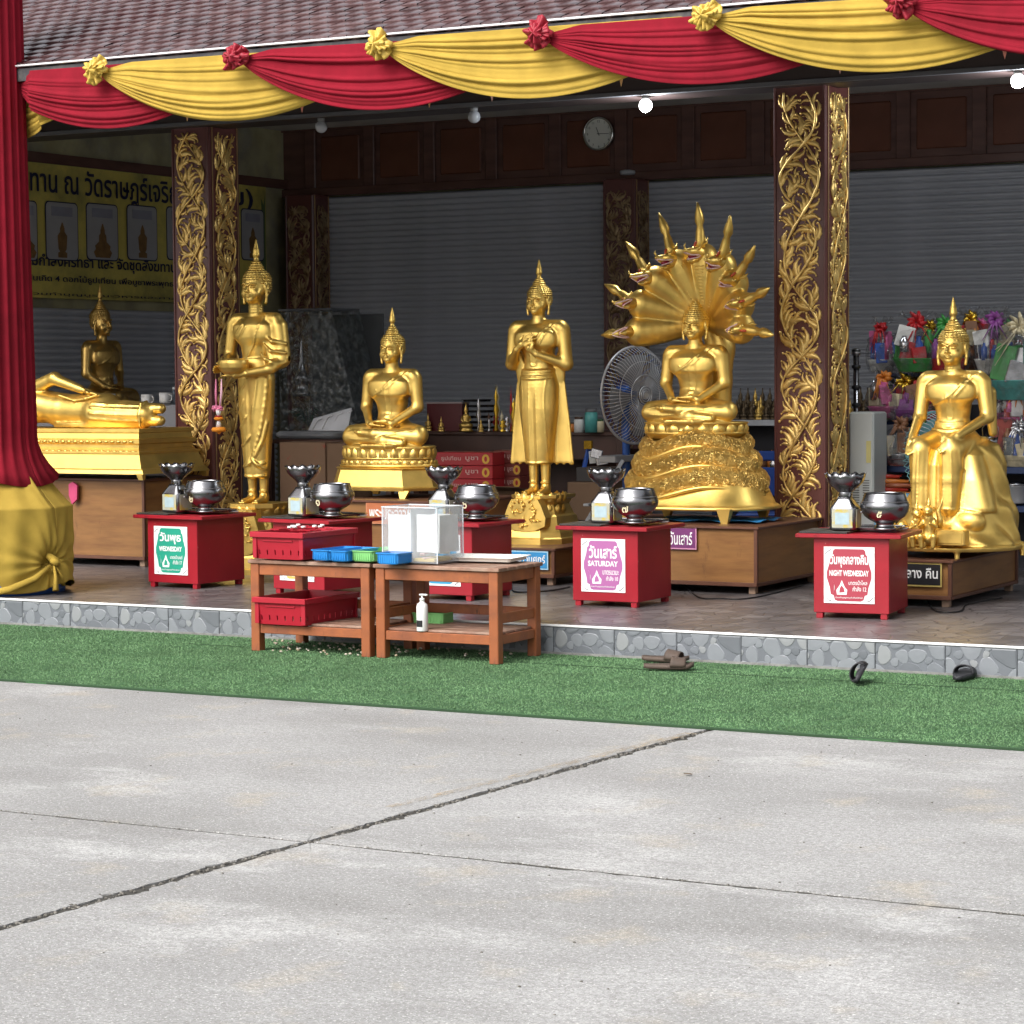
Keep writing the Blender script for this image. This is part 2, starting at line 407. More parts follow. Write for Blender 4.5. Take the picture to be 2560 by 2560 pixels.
# keep only the strip that the view covers
keep &= (bx > (-4.6-by*.95)) & (bx < (3.75-by*.45))
bx, by = bx[keep], by[keep]; nb = len(bx)
ang = rb.uniform(0, 2*PI, nb); ln = rb.uniform(.004, .009, nb); wd = .0032; tl = rb.uniform(.002, .010, nb); ta = rb.uniform(0, 2*PI, nb)
V = np.empty((nb, 3, 3), np.float32)
V[:, 0] = np.stack([bx-np.cos(ang)*wd, by-np.sin(ang)*wd, np.full(nb, .009)], 1)
V[:, 1] = np.stack([bx+np.cos(ang)*wd, by+np.sin(ang)*wd, np.full(nb, .009)], 1)
V[:, 2] = np.stack([bx+np.cos(ta)*tl, by+np.sin(ta)*tl, .009+ln], 1)
me = bpy.data.meshes.new('turf_blades'); me.vertices.add(nb*3); me.loops.add(nb*3); me.polygons.add(nb)
me.vertices.foreach_set('co', V.ravel()); me.loops.foreach_set('vertex_index', np.arange(nb*3, dtype=np.int32))
me.polygons.foreach_set('loop_start', np.arange(0, nb*3, 3, dtype=np.int32)); me.polygons.foreach_set('loop_total', np.full(nb, 3, np.int32))
me.update(calc_edges=True)
TBL = mat('green_turf_blades', (.090, .180, .075), .75, 0, .25, 1.6, col2=(.155, .265, .13), c2s=60, c2t=(.35, .65), spec=.25)
me.materials.append(TBL)
MB().box((1.2, -.50, .0135), (6.5, .006, .003)).build('carpet_seam', mat('dark_green_seam_and_shadow', (.02, .05, .02), .9), turf_o)
MB().box((-.5, -2.43, .006), (17, .010, .010)).build('carpet_edge_shadow', mat('dark_green_seam_and_shadow', (.02, .05, .02), .9), turf_o)  # dark strip drawn as the shadow of the carpet's thickness
tag(link('turf_blades', me), 'short green plastic blades of the artificial turf before the platform', 'turf', kind='stuff')

# --- platform: deck, riser tiles with pebble relief, white nosing -----------------------------
def stone_floor():
    M = bpy.data.materials.new('stone_print_floor'); M.use_nodes = True
    n = M.node_tree; L = n.links; b = n.nodes['Principled BSDF']
    tc = n.nodes.new('ShaderNodeTexCoord')
    v1 = n.nodes.new('ShaderNodeTexVoronoi'); v1.feature = 'DISTANCE_TO_EDGE'; v1.inputs['Scale'].default_value = 7.5
    v2 = n.nodes.new('ShaderNodeTexVoronoi'); v2.inputs['Scale'].default_value = 7.5
    L.new(tc.outputs['Object'], v1.inputs['Vector']); L.new(tc.outputs['Object'], v2.inputs['Vector'])
    r = n.nodes.new('ShaderNodeValToRGB'); e = r.color_ramp.elements
    e[0].color = (.070, .064, .066, 1); e[1].color = (.155, .142, .142, 1); x = e.new(.5); x.color = (.105, .093, .095, 1)
    L.new(v2.outputs['Color'], r.inputs[0])
    mr = n.nodes.new('ShaderNodeMapRange'); mr.inputs['From Min'].default_value = .0; mr.inputs['From Max'].default_value = .05
    L.new(v1.outputs['Distance'], mr.inputs['Value'])
    mx = n.nodes.new('ShaderNodeMix'); mx.data_type = 'RGBA'; mx.inputs['A'].default_value = (.055, .05, .05, 1)
    L.new(mr.outputs[0], mx.inputs['Factor']); L.new(r.outputs[0], mx.inputs['B'])
    L.new(mx.outputs['Result'], b.inputs['Base Color'])
    no = n.nodes.new('ShaderNodeTexNoise'); no.inputs['Scale'].default_value = 5
    L.new(tc.outputs['Object'], no.inputs['Vector'])
    m2 = n.nodes.new('ShaderNodeMapRange'); m2.inputs['To Min'].default_value = .22; m2.inputs['To Max'].default_value = .5
    L.new(no.outputs['Fac'], m2.inputs['Value']); L.new(m2.outputs[0], b.inputs['Roughness'])
    bu = n.nodes.new('ShaderNodeBump'); bu.inputs['Distance'].default_value = .0025; L.new(mr.outputs[0], bu.inputs['Height']); L.new(bu.outputs[0], b.inputs['Normal'])
    return M
deck = MB().box((-4, 5.02, PZ/2), (26, 10.0, PZ)).build('platform', stone_floor()); struct(deck)
RT = mat('grey_riser_tile', (.128, .138, .154), .4, 0, .08, 6)
PEB = [mat('pebble_grey_a', (.185, .198, .215), .4, 0, .06, 8), mat('pebble_grey_b', (.15, .162, .178), .4, 0, .06, 8), mat('pebble_grey_c', (.225, .235, .243), .4, 0, .06, 8), mat('pebble_grey_d', (.118, .128, .142), .4, 0, .06, 8)]
TW, TH = .41, PZ-.014
def blob(cx, cz, rx, rz_, rot, seed, sq=.12):
    r_ = random.Random(seed); ph = [r_.uniform(0, 6.28) for _ in range(3)]; out = []
    for i in range(18):
        a = 2*PI*i/18; k = 1+sq*math.sin(2*a+ph[0])*.6+sq*math.sin(3*a+ph[1])*.7
        x, z = rx*k*math.cos(a), rz_*k*math.sin(a)
        out.append((cx+x*math.cos(rot)-z*math.sin(rot), cz+x*math.sin(rot)+z*math.cos(rot)))
    return out
def clip_poly(poly, x0, x1, z0, z1):
    for ax, lim, sgn in ((0, x0, 1), (0, x1, -1), (1, z0, 1), (1, z1, -1)):
        out = []
        for i in range(len(poly)):
            a, b_ = poly[i-1], poly[i]; ia, ib = (a[ax]-lim)*sgn >= 0, (b_[ax]-lim)*sgn >= 0
            if ia != ib:
                t = (lim-a[ax])/(b_[ax]-a[ax]); out.append((a[0]+t*(b_[0]-a[0]), a[1]+t*(b_[1]-a[1])))
            if ib: out.append(b_)
        poly = out
        if len(poly) < 3: return None
    return poly
def riser_design(seed):
    r_ = random.Random(seed); pcs = []; tries = 0
    while len(pcs) < 22 and tries < 9000:
        tries += 1
        rx = r_.choice([.025, .04, .055, .07, .08] if tries > 300 else [.07, .08, .055]); rz_ = rx*r_.uniform(.7, 1.25)
        cx, cz = r_.uniform(-.02, TW+.02), r_.uniform(-.02, TH+.02)
        if all(math.hypot(cx-a, (cz-b_)) > (rx+c)*.86 for a, b_, c in [(p[0], p[1], max(p[2], p[3])) for p in pcs]): pcs.append((cx, cz, rx, rz_, r_.uniform(0, 3.1)))
    res = []
    for i, p in enumerate(pcs):
        poly = clip_poly(blob(*p, seed*50+i), .003, TW-.003, .003, TH-.003)
        if poly is None: continue
        cx = sum(q[0] for q in poly)/len(poly); cz = sum(q[1] for q in poly)/len(poly); k = len(poly)
        ins = [((q[0]-cx)*.9+cx, (q[1]-cz)*.9+cz) for q in poly]
        mb_ = MB().raw([(x, -.0065, z) for x, z in poly]+[(x, -.0095, z) for x, z in ins]+[(cx, -.0105, cz)],
                      [(i_, (i_+1) % k, k+(i_+1) % k, k+i_) for i_ in range(k)]+[(k+i_, k+(i_+1) % k, 2*k) for i_ in range(k)])
        res.append(mb_.mesh('pebble', PEB[r_.randrange(4)]))
    return res
designs = [riser_design(s_) for s_ in (3, 11, 29)]
tile_me = MB().box((TW/2, -.0035, TH/2), (TW-.003, .006, TH), b=.001).mesh('riser_tile', RT)
for i in range(30):
    t = link('riser_tile', tile_me, deck, (-5.45+i*TW, 0, 0))
    for pm in designs[(i*2+i//3) % 3]:
        link('pebble', pm, t)
MB().box((.4, -.006, PZ-.0045), (20, .016, .013), b=.002).build('white_nosing', mat('white_trim', (.80, .80, .80), .4), deck)
MB().box((.4, -.012, .012), (20, .012, .024)).build('base_strip', mat('grey_mortar', (.20, .20, .19), .9, 0, .3, 15), deck)

# --- hall: back wall, side wall, ceiling, shutters, panelling ---------------------------------
BY = 9.85                      # shutter plane
WX = -8.25                     # left side wall plane
WALLY = mat('dirty_yellow_wall', (.36, .33, .19), .85, 0, .25, 3, .002, 20, col2=(.25, .24, .18), c2s=2)
bw = MB().box((-.5, BY+.25, 2.6), (16, .2, 5.2)).build('back_wall', WALLY); tag(bw, 'dark wall behind the roller shutters at the back of the hall', 'wall')
sw = MB().box((WX-.12, 5.4, 2.6), (.2, 9.3, 5.2)).build('side_wall', WALLY); tag(sw, 'dirty yellow side wall at the left that carries the long banner', 'wall')
MB().box((WX+.005, 5.4, 3.80), (.05, 9, .10)).build('batten', DARKW, sw)
ce = MB().box((-.5, 6.9, 4.42), (17, 6.4, .06)).build('ceiling', mat('pale_ceiling', (.62, .60, .57), .8, 0, .1, 3)); struct(ce)
# slatted roller shutters
SHUT = mat('grey_blue_shutter', (.43, .445, .49), .45, .05, .1, 2)
SP = .064
def slat_mesh(L_):
    prof = [(.004, 0), (.004, .010), (-.020, .014), (-.027, .030), (-.027, .044), (-.018, .053), (.004, SP)]
    P = []; 
    for x in (0, L_):
        for y, z in prof: P.append((x, y, z))
    k = len(prof); return MB().raw(P, [(i, i+1+0, k+i+1, k+i)[::-1] for i in range(k-1)], False).mesh('slat', SHUT)
def shutter(label, x0, x1, z0=PZ, z1=3.69, loc=None, rz=0.):
    t = thing('roller_shutter', label, 'shutter', loc or (x0, BY, z0), rz, 'roller shutters closing the hall')
    me_ = slat_mesh(x1-x0)
    for i in range(int((z1-z0)/SP)): link('slat', me_, t, (0, 0, i*SP))
    return t
xb = {'a': (-8.2, -7.83), 'b': (-4.18, -3.82), 'c': (.0, .36)}
shutter('grey roller shutter of the widest bay left of the middle back column', -7.86, -4.2)
shutter('grey roller shutter right of the middle back column, behind the serpent heads and gift baskets', -3.84, 4.6)
shutter('dark roller shutter on the side wall under the long yellow banner', 0, 4.9, z1=2.38, loc=(WX+.02, 4.6, PZ), rz=R(90))
bf = thing('panelled_lintel', 'dark brown wooden panelling over the roller shutters carrying the clock', 'panelling', (0, BY-.06, 0))
MB().box((-2, .03, 4.06), (12.6, .06, .78)).build('backing_board', DARKW, bf)
MB().box((-2, -.02, 3.70), (12.6, .05, .09), b=.008).build('rail', DARKW, bf)
MB().box((-2, -.02, 4.42), (12.6, .05, .10), b=.008).build('rail', DARKW, bf)
st = MB().box((0, 0, 0), (.14, .04, .64), b=.008).mesh('stile', DARKW)
pn = MB().box((0, 0, 0), (.50, .03, .48), b=.012).mesh('panel', mat('brown_panel', (.12, .045, .028), .2, 0, .2, 2))
for i in range(17):
    link('stile', st, bf, (-7.9+i*.76, -.02, 4.06)); link('panel', pn, bf, (-7.52+i*.76, -.008, 4.06))
# front beam over the column line with its underside edge strip
BMY = 3.42
bz = at(1200, 268, Y=BMY)[2]
fb = thing('front_beam', 'dark beam over the front columns with lamp holders on its underside', 'beam', (0, BMY, bz))
MB().box((-.5, .15, .19), (17, .34, .38), b=.01).build('beam_body', mat('dark_beam_wood', (.035, .022, .02), .4, 0, .2, 2), fb)
MB().box((-.5, -.03, .02), (17, .03, .035), b=.004).build('edge_strip', mat('grey_edge_strip', (.10, .10, .11), .4), fb)
for xx in (-5.7, .45):  pass
# soffit from the beam out to the eave
EY, EZ = .45, at(900, 97, Y=.45)[2]
so_ = MB(); so_.raw([(-9, EY+.05, EZ-.12), (8.5, EY+.05, EZ-.12), (8.5, BMY+.3, bz+.38), (-9, BMY+.3, bz+.38)], [(3, 2, 1, 0)])
so_.raw([(-9, EY+.05, EZ-.10), (8.5, EY+.05, EZ-.10), (8.5, BMY+.3, bz+.40), (-9, BMY+.3, bz+.40)], [(0, 1, 2, 3)])
struct(so_.build('soffit', mat('dark_soffit', (.045, .028, .022), .6, 0, .2, 3)))
# --- tiled roof ------------------------------------------------------------------------------
rf = thing('tiled_roof', 'maroon clay tile roof sloping up above the festoons', 'roof', (0, EY, EZ))
TH_ = R(25); EX = .118; TWD = .142
ty, tz = math.cos(TH_), math.sin(TH_)
MB().raw([(-9, 0, -.03), (8.5, 0, -.03), (8.5, 7*ty, 7*tz-.03), (-9, 7*ty, 7*tz-.03), (-9, 0, -.08), (8.5, 0, -.08), (8.5, 7*ty, 7*tz-.08), (-9, 7*ty, 7*tz-.08)],
         [(0, 1, 2, 3), (7, 6, 5, 4), (0, 4, 5, 1)]).build('roof_deck', DARKW, rf)
MB().box((-.25, -.01, .012), (17.5, .03, .014), b=.003).build('metal_drip_edge', mat('white_metal_edge', (.75, .75, .76), .3, .3), rf)
MB().box((-.25, .005, -.05), (17.5, .02, .09), b=.003).build('fascia_board', mat('grey_black_fascia', (.035, .035, .04), .6, 0, .3, 8, col2=(.09, .085, .08), c2s=6), rf)
TIL = [mat('roof_tile_%s' % k, c_, .33, 0, .15, 9, .001, 60, col2=(.13, .085, .085), c2s=11, c2t=(.45, .7), spec=.6, coat=.6) for k, c_ in (('dark', (.045, .016, .017)), ('mid', (.062, .022, .023)), ('pale', (.095, .045, .045)))]
def tile_mesh(M):
    w2, l_, h_ = TWD/2-.004, EX*1.35, .021
    P = []
    for j, yy in enumerate((0, .012, l_)):
        for x in (-w2, -w2*.6, 0, w2*.6, w2):
            cr = .007*(1-(x/w2)**2)*(1.)
            zt = (h_ if j < 2 else .003)+cr-(.004 if j == 0 else 0)
            P.append((x, yy*ty - zt*tz, yy*tz+zt*ty))
    for x in (-w2, -w2*.6, 0, w2*.6, w2): P.append((x, 0*ty, -.004))
    Fc = []
    for j in range(2):
        for i in range(4): Fc.append((j*5+i, j*5+i+1, j*5+i+6, j*5+i+5))
    for i in range(4): Fc.append((15+i, 16+i, i+1, i))
    return MB().raw(P, Fc, False).mesh('roof_tile', M)
TM = [tile_mesh(M) for M in TIL]
cand = []
for r_ in range(0, 16):
    for c_ in range(-60, 40):
        x = c_*TWD+(TWD/2 if r_ % 2 else 0)+.05; y = .02+r_*EX*ty; z = r_*EX*tz+.012
        w_ = np.array([x, y+EY, z+EZ])-CAM; d_ = w_@_fw; px = 1280+F_PX*(w_@_rr)/d_; py = 1280-F_PX*(w_@_uu)/d_
        if -30 < px < 2600 and py > -25: cand.append((d_, x, y, z))
        elif -900 < px < 3300 and py > -300: cand.append((d_+100, x, y, z))
cand.sort()
rest = []
for i, (d_, x, y, z) in enumerate(cand):
    tl_ = TM[rnd.choice((0, 1, 1, 2))]
    if i < 300:
        o = link('roof_tile', tl_, rf, (x, y, z+rnd.uniform(-.001, .003))); o.rotation_euler = (rnd.uniform(-.02, .02), rnd.uniform(-.02, .02), rnd.uniform(-.015, .015))
    else: rest.append((x, y, z))
mbr = MB(); src = TM[1]; sv = [tuple(v.co) for v in src.vertices]; sf = [tuple(p.vertices) for p in src.polygons]
for x, y, z in rest:
    dz = rnd.uniform(-.001, .003); mbr.raw([(a+x, b_+y, c_+z+dz) for a, b_, c_ in sv], sf)
tag(mbr.build('roof_tiles', TIL[1], rf), kind='stuff')
# ================================================================== CARVED COLUMNS
def hook(mb, p, ang, ln, w0, turn, y=0., n=9, ball=True, wob=.35):
    """one tapering scroll of relief in the XZ plane: starts at p, heads along ang and curls by turn"""
    pts, rs = [], []; x, z = p; a = ang
    for i in range(n+1):
        t = i/n; pts.append((x, y-.004-.010*math.sin(PI*min(1, t*1.1)), z))
        rs.append(w0*1.25*(.45+.55*math.sin(PI*min(1, .25+.8*t)))*(1-.45*t))
        a += turn*(t**1.3)*2.2/n
        x += math.cos(a)*ln/n; z += math.sin(a)*ln/n
    mb.tube(pts, rs, 5, up=(0, 1, 0), flat=.62)
    if ball: mb.ball((pts[-1][0], pts[-1][1]-.002, pts[-1][2]), w0*.62, 6, 4)
def acanthus(mb, p, ang, ln, w0, s, n=13):
    """flat carved leaf: serrated domed blade on a curling spine, small scroll at the tip; returns spine points"""
    x, z = p; a = ang; sp = []; P = []
    for i in range(n+1):
        t = i/n; sp.append((x, z))
        wv = w0*(.30+.95*math.sin(PI*min(1, t**.75)))*(1-.35*t)
        ser = 1+.42*(((t*4.2) % 1)-.5)*(1 if .12 < t < .92 else 0)
        nx, nz = -math.sin(a), math.cos(a); lift = .004+.010*math.sin(PI*min(1, .15+t*.85))
        for k, (q, h) in enumerate(((-1, .0), (-.55, .75), (0, 1.), (.55, .75), (1, .0))):
            ww = wv*(ser if q*s < 0 else 1+.12*(ser-1))*q
            hh = lift*h*(1 if k != 2 else .72)
            P.append((x+nx*ww, -.001-hh, z+nz*ww))
        a += s*1.7*(t**1.5)*2.1/n; x += math.cos(a)*ln/n; z += math.sin(a)*ln/n
    mb.raw(P, [(i*5+j, i*5+j+1, i*5+j+6, i*5+j+5) for i in range(n) for j in range(4)], True)
    mb.ball((sp[-1][0], -.008, sp[-1][1]), max(.0055, w0*.55), 6, 4)
    return sp
def carving_mesh(wd, ht, seed, dense=1):
    r_ = random.Random(seed); mb = MB(); A = wd*.40; Lp = wd*1.5; n = int(ht/.022); H2 = wd/2
    cell = {}
    def add(q): cell.setdefault((int(q[0]/.02+50), int(q[1]/.02)), []).append(q)
    def free(q, d):
        i, j = int(q[0]/.02+50), int(q[1]/.02)
        for a in (-1, 0, 1):
            for b_ in (-1, 0, 1):
                for c in cell.get((i+a, j+b_), ()):
                    if (c[0]-q[0])**2+(c[1]-q[1])**2 < d*d: return False
        return True
    def sx_(z, ph): return A*math.sin(PI*z/Lp+ph+.45*math.sin(z*2.3+ph))*(1+.12*math.sin(z*5+ph*2))
    seeds = []
    for ph in (0., PI):
        zs_ = [ht*i/n for i in range(n+1)]
        pts = [(sx_(z, ph), -.006-(.007 if math.cos(PI*z/Lp+ph) > 0 else 0), z) for z in zs_]
        mb.tube(pts, [.0095+.0025*math.sin(i*1.1) for i in range(n+1)], 6, up=(0, 1, 0), flat=.9)
        for i in range(1, n): add((pts[i][0], pts[i][2])); seeds.append((pts[i][0], pts[i][2], math.atan2(pts[i+1][2]-pts[i-1][2], pts[i+1][0]-pts[i-1][0])))
    for ln0, ln1, tries, d in ((.13, .17, 1400, .020), (.085, .12, 3000, .0165), (.055, .08, 5000, .0135)):
        for _ in range(tries):
            x, z, a = r_.choice(seeds); s = r_.choice((-1, 1)); a2 = a+s*r_.uniform(.35, 1.1); ln = r_.uniform(ln0, ln1); s2 = -s if r_.random() < .55 else s
            if math.sin(a2) < -.2: continue
            # dry run of the spine
            q = []; xx, zz, aa = x, z, a2
            for i in range(14):
                t = i/13; q.append((xx, zz)); aa += s2*1.7*(t**1.5)*2.1/13; xx += math.cos(aa)*ln/13; zz += math.sin(aa)*ln/13
            if any(abs(v[0]) > H2-.012 or v[1] > ht-.01 or v[1] < .01 for v in q): continue
            if not all(free(v, d) for v in q[5:]): continue
            sp = acanthus(mb, (x, z), a2, ln, ln*.14, s2)
            for i, v in enumerate(sp):
                if i > 1: add(v)
                if i in (3, 5): seeds.append((v[0], v[1], a2))
    return mb
def column(label, x0, y0, wd, dp, ztop, seed, gold):
    h = ztop-PZ
    t = thing('carved_column', label, 'column', (x0+wd/2, y0+dp/2, PZ), 0, 'maroon columns with gilded vine carving')
    MB().box((0, 0, h/2), (wd, dp, h), b=.012).build('shaft', COLRED, t)
    for s in (-1, 1):   # raised edge beads of the right face and the front face
        MB().box((s*(wd/2-.012), -dp/2-.004, h/2), (.018, .012, h-.02), b=.004).build('edge_bead', COLRED, t)
        MB().box((wd/2+.004, s*(dp/2-.035), h/2), (.010, .010, h-.02), b=.003).build('edge_bead', mat('worn_gilt_bead', (.30, .19, .09), .4, .5, .2), t)
    cm = carving_mesh(wd*.84, h-.22, seed)
    bot = MB()
    link('gilded_carving', cm.mesh('gilded_carving', gold), t, (0, -dp/2-.001, .10))
    o = link('gilded_carving', carving_mesh(dp*.72, h-.22, seed+1).mesh('gilded_carving', gold), t, (wd/2+.001, .0, .10), R(90))
    return t
ZC = at(2000, 195, Y=3.5)[2]
GILT = mat('column_gilding', (.78, .54, .19), .42, .7, .2, 7, .0008, 60, col2=(.46, .28, .09), c2s=9, c2t=(.5, .75))
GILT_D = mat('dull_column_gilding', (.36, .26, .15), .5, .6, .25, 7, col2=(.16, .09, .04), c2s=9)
column('tall carved column at the right between the serpent statue and the grey cabinet', .245, 3.5, .402, .46, ZC+.02, 5, GILT)
column('tall carved column at the left between reclining statue and bowl-holding statue', -5.11, 3.5, .38, .42, ZC+.02, 12, GILT)
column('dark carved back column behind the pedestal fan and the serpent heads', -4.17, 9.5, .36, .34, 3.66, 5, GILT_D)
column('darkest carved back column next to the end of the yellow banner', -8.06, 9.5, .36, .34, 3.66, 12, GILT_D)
# flared carved foot brackets at the lower left of the two front columns
for cx, sd_ in ((-5.11, 2), (.245, 6)):
    pass

# ================================================================== LAMPS AND CLOCK
def lamp(px, py, on, label):
    p = at(px, py, Y=BMY+.02)
    t = thing('globe_lamp', label, 'lamp', (p[0], p[1], bz), 0, 'globe lamps in a row under the front beam')
    MB().lathe([(.030, 0), (.030, -.02), (.022, -.028)], 14).build('socket', mat('lamp_socket', (.25, .25, .25), .5), t)
    G = mat('lit_globe', (1, .98, .95), .3, emit=9) if on else mat('unlit_globe', (.42, .43, .46), .25, 0, .02)
    r_ = .049
    MB().lathe([(max(.001, math.sin(PI*i/12)*r_), -.018-r_+math.cos(PI*i/12)*r_) for i in range(13)], 20).build('globe', G, t)
    if on:
        ld = bpy.data.lights.new('globe_light', 'POINT'); ld.energy = 42; ld.color = (.88, .95, 1); ld.shadow_soft_size = .05
        lo = bpy.data.objects.new('globe_light', ld); COL.objects.link(lo); lo.location = (p[0], p[1]-.0, bz-.13)
lamp(803, 308, False, 'unlit grey globe lamp nearest the left carved column')
lamp(1185, 283, False, 'unlit grey globe lamp between the two others, left of the clock')
lamp(1614, 248, True, 'lit white globe lamp shining to the right of the wall clock')
lamp(2545, 182, True, 'lit white globe lamp at the far right under the yellow festoon')
cp = at(1494, 334, Y=BY-.16)
ck = thing('wall_clock', 'round wall clock with grey face and silver rim on the dark panelling', 'clock', (cp[0], BY-.13, cp[2]))
def ydisc(r0_, r1_, y0, y1, n=40):
    mb = MB(); P = []
    for r_, y in ((r0_, y0), (r0_, y1), (r1_, y1), (r1_, y0)):
        P += [(r_*math.cos(2*PI*k/n), y, r_*math.sin(2*PI*k/n)) for k in range(n)]
    Fc = [(i*n+k, i*n+(k+1) % n, ((i+1) % 4)*n+(k+1) % n, ((i+1) % 4)*n+k) for i in range(4) for k in range(n)]
    return mb.raw(P, Fc, True)
CR = .172
ydisc(CR, CR-.018, .03, -.03).build('rim', mat('clock_rim_silver', (.55, .55, .53), .2, 1.), ck)
n_ = 40
MB().raw([((CR-.016)*math.cos(2*PI*k/n_), -.005, (CR-.016)*math.sin(2*PI*k/n_)) for k in range(n_)], [tuple(range(n_))]).build('face', mat('clock_face', (.62, .63, .58), .4, 0, .03), ck)
INK = mat('black_ink', (.012, .012, .014), .5, 0, 0)
for hnum in range(1, 13):
    a = PI/2-hnum*PI/6
    lettering(str(hnum), INK, ck, ((CR-.043)*math.cos(a), -.006, (CR-.043)*math.sin(a)), None, .026, name='numeral')
for nm, a, l_, w_ in (('hour_hand', PI/2-(11+.25)*PI/6, .075, .010), ('minute_hand', PI/2-15.3*PI/30, .118, .007)):
    ca, sa = math.cos(a), math.sin(a)
    MB().raw([(-ca*.02-sa*w_/2, -.009, -sa*.02+ca*w_/2), (-ca*.02+sa*w_/2, -.009, -sa*.02-ca*w_/2), (ca*l_+sa*w_/3, -.009, sa*l_-ca*w_/3), (ca*l_-sa*w_/3, -.009, sa*l_+ca*w_/3)], [(0, 1, 2, 3)]).build(nm, INK, ck)
# small camera-like fixture above the middle back column
p = at(1569, 432, Y=9.4)
cf = thing('wall_fixture', 'small pale round fixture just above the middle back column', 'fixture', tuple(p))
MB().lathe([(.001, -.02), (.07, -.018), (.08, 0), (.075, .02), (.03, .03)], 18).build('housing', mat('fixture_grey', (.30, .31, .34), .4), cf)

# ================================================================== RED OFFERING BOXES
def emblem(w_, h_):
    a, b_ = w_/2, h_/2
    pts = [(-.62*a, b_), (.62*a, b_), (.70*a, .93*b_), (.72*a, .80*b_), (.80*a, .72*b_), (.84*a, .50*b_), (.97*a, .12*b_), (.97*a, -.12*b_), (.84*a, -.48*b_), (.80*a, -.74*b_), (.68*a, -.78*b_), (.62*a, -.96*b_), (.5*a, -b_)]
    return [(x, z) for x, z in pts]+[(-x, z) for x, z in pts[::-1] if True][0:0]+[(-x, z) for x, z in pts[:1:-1]]
def day_sign(parent, colr, thai, eng, l3, l4, colname, loc):
    s = MB().box((0, 0, 0), (.315, .004, .345)).build('day_sign', WHITE, parent, loc)
    s['label'] = '%s day sign reading %s' % (colname, eng)
    ec = mat('print_'+colname, tuple(v*.75 for v in colr), .45, 0, .03)
    poly = emblem(.285, .318)
    MB().prism(poly[::-1], -.0035, -.0015).build('emblem', ec, s)
    GR = mat('print_grey_ornament', (.55, .55, .56), .6, 0, .1, 60)
    for sx_ in (-1, 1):
        for sz_ in (-1, 1):
            MB().tube([(sx_*(.150-.004*k), -.0028, sz_*(.165-.035+.004*k*1.0)) for k in range(3)]+[(sx_*.128, -.0028, sz_*.150), (sx_*.112, -.0028, sz_*.160)], .004, 4).build('corner_ornament', GR, s)
    lettering(thai, WHITE, s, (0, -.004, .088), .235 if len(thai) > 8 else .20, .085, .026)
    lettering(eng, WHITE, s, (0, -.004, .012), .245 if len(eng) > 10 else .215, .036, .03)
    lettering(l3, WHITE, s, (.055, -.004, -.045), .115, .028, .01)
    lettering(l4, WHITE, s, (.065, -.004, -.083), .085, .030, .012)
    lettering('ร่วมทำบุญตามกำลังศรัทธา', WHITE, s, (0, -.004, -.138), .17, .014, .006)
    # two small white line figures: a narrow candle shape and a leaf-shaped seated outline
    MB().prism([(-.105+.016*math.sin(PI*t/8)*(1 if t < 8 else -1)*1.0, -.12+.085*(t/8 if t < 8 else (16-t)/8)) for t in range(16)][::-1], -.0045, -.003).build('candle_print', WHITE, s)
    MB().prism([(-.045+x, -.12+z) for x, z in ((-.03, 0), (.03, 0), (.034, .03), (.02, .045), (.012, .06), (0, .09), (-.012, .06), (-.022, .045), (-.034, .028))], -.0045, -.003).build('figure_print', WHITE, s)
    MB().prism([(-.045+x, -.108+z) for x, z in ((-.016, 0), (.018, .004), (.012, .03), (-.002, .045), (-.012, .028))], -.0055, -.0046).build('figure_print', ec, s)
def offering_box(label, x, y, rz, wear=0):
    t = thing('offering_box', label, 'red box', (x, y, PZ), rz, 'red boxes with bowls in front of the statues')
    MB().box((0, .26, .264), (.468, .515, .458), b=.003).build('body', RED, t)
    MB().box((-.012, .262, .507), (.655, .60, .026), b=.004).build('top_board', RED, t)
    lg = MB().box((0, 0, .02), (.042, .042, .042), b=.003).mesh('foot', RED)
    for sx_ in (-.20, .20):
        for yy in (.03, .49): link('foot', lg, t, (sx_, yy, 0))
    return t
def black_slab(label, x, y, rz):
    t = MB().box((0, 0, .006), (.30, .34, .012), b=.002).build('black_slab', BLACK, None, (x, y, PZ+.521), rz)
    return tag(t, label, 'slab', 'thin black slabs on the red boxes')
def rounded(hw, hd, r_, n=4):
    P = []
    for cx, cy, a0 in ((hw-r_, -hd+r_, -90), (hw-r_, hd-r_, 0), (-hw+r_, hd-r_, 90), (-hw+r_, -hd+r_, 180)):
        P += [(cx+r_*math.cos(R(a0+90*i/n)), cy+r_*math.sin(R(a0+90*i/n))) for i in range(n+1)]
    return P
def tray_mesh(hw, hd, h, M, name='steel_tray', rim=.012, r_=.03):
    mb = MB(); rings = [(hw-rim*1.6, hd-rim*1.6, 0), (hw-rim, hd-rim, h*.85), (hw, hd, h), (hw, hd, h-.003), (hw-rim*1.2, hd-rim*1.2, h*.75), (hw-rim*1.9, hd-rim*1.9, .003)]
    P = []; 
    for a, b_, z in rings: P += [(x, y, z) for x, y in rounded(a, b_, r_)]
    k = len(rounded(1, 1, .1)); Fc = []
    for i in range(len(rings)-1):
        for j in range(k): Fc.append((i*k+j, i*k+(j+1) % k, (i+1)*k+(j+1) % k, (i+1)*k+j))
    Fc.append(tuple(range(k-1, -1, -1))); Fc.append(tuple((len(rings)-1)*k+j for j in range(k)))
    return mb.raw(P, Fc).mesh(name, M)
TRAY = tray_mesh(.225, .165, .016, STEEL)
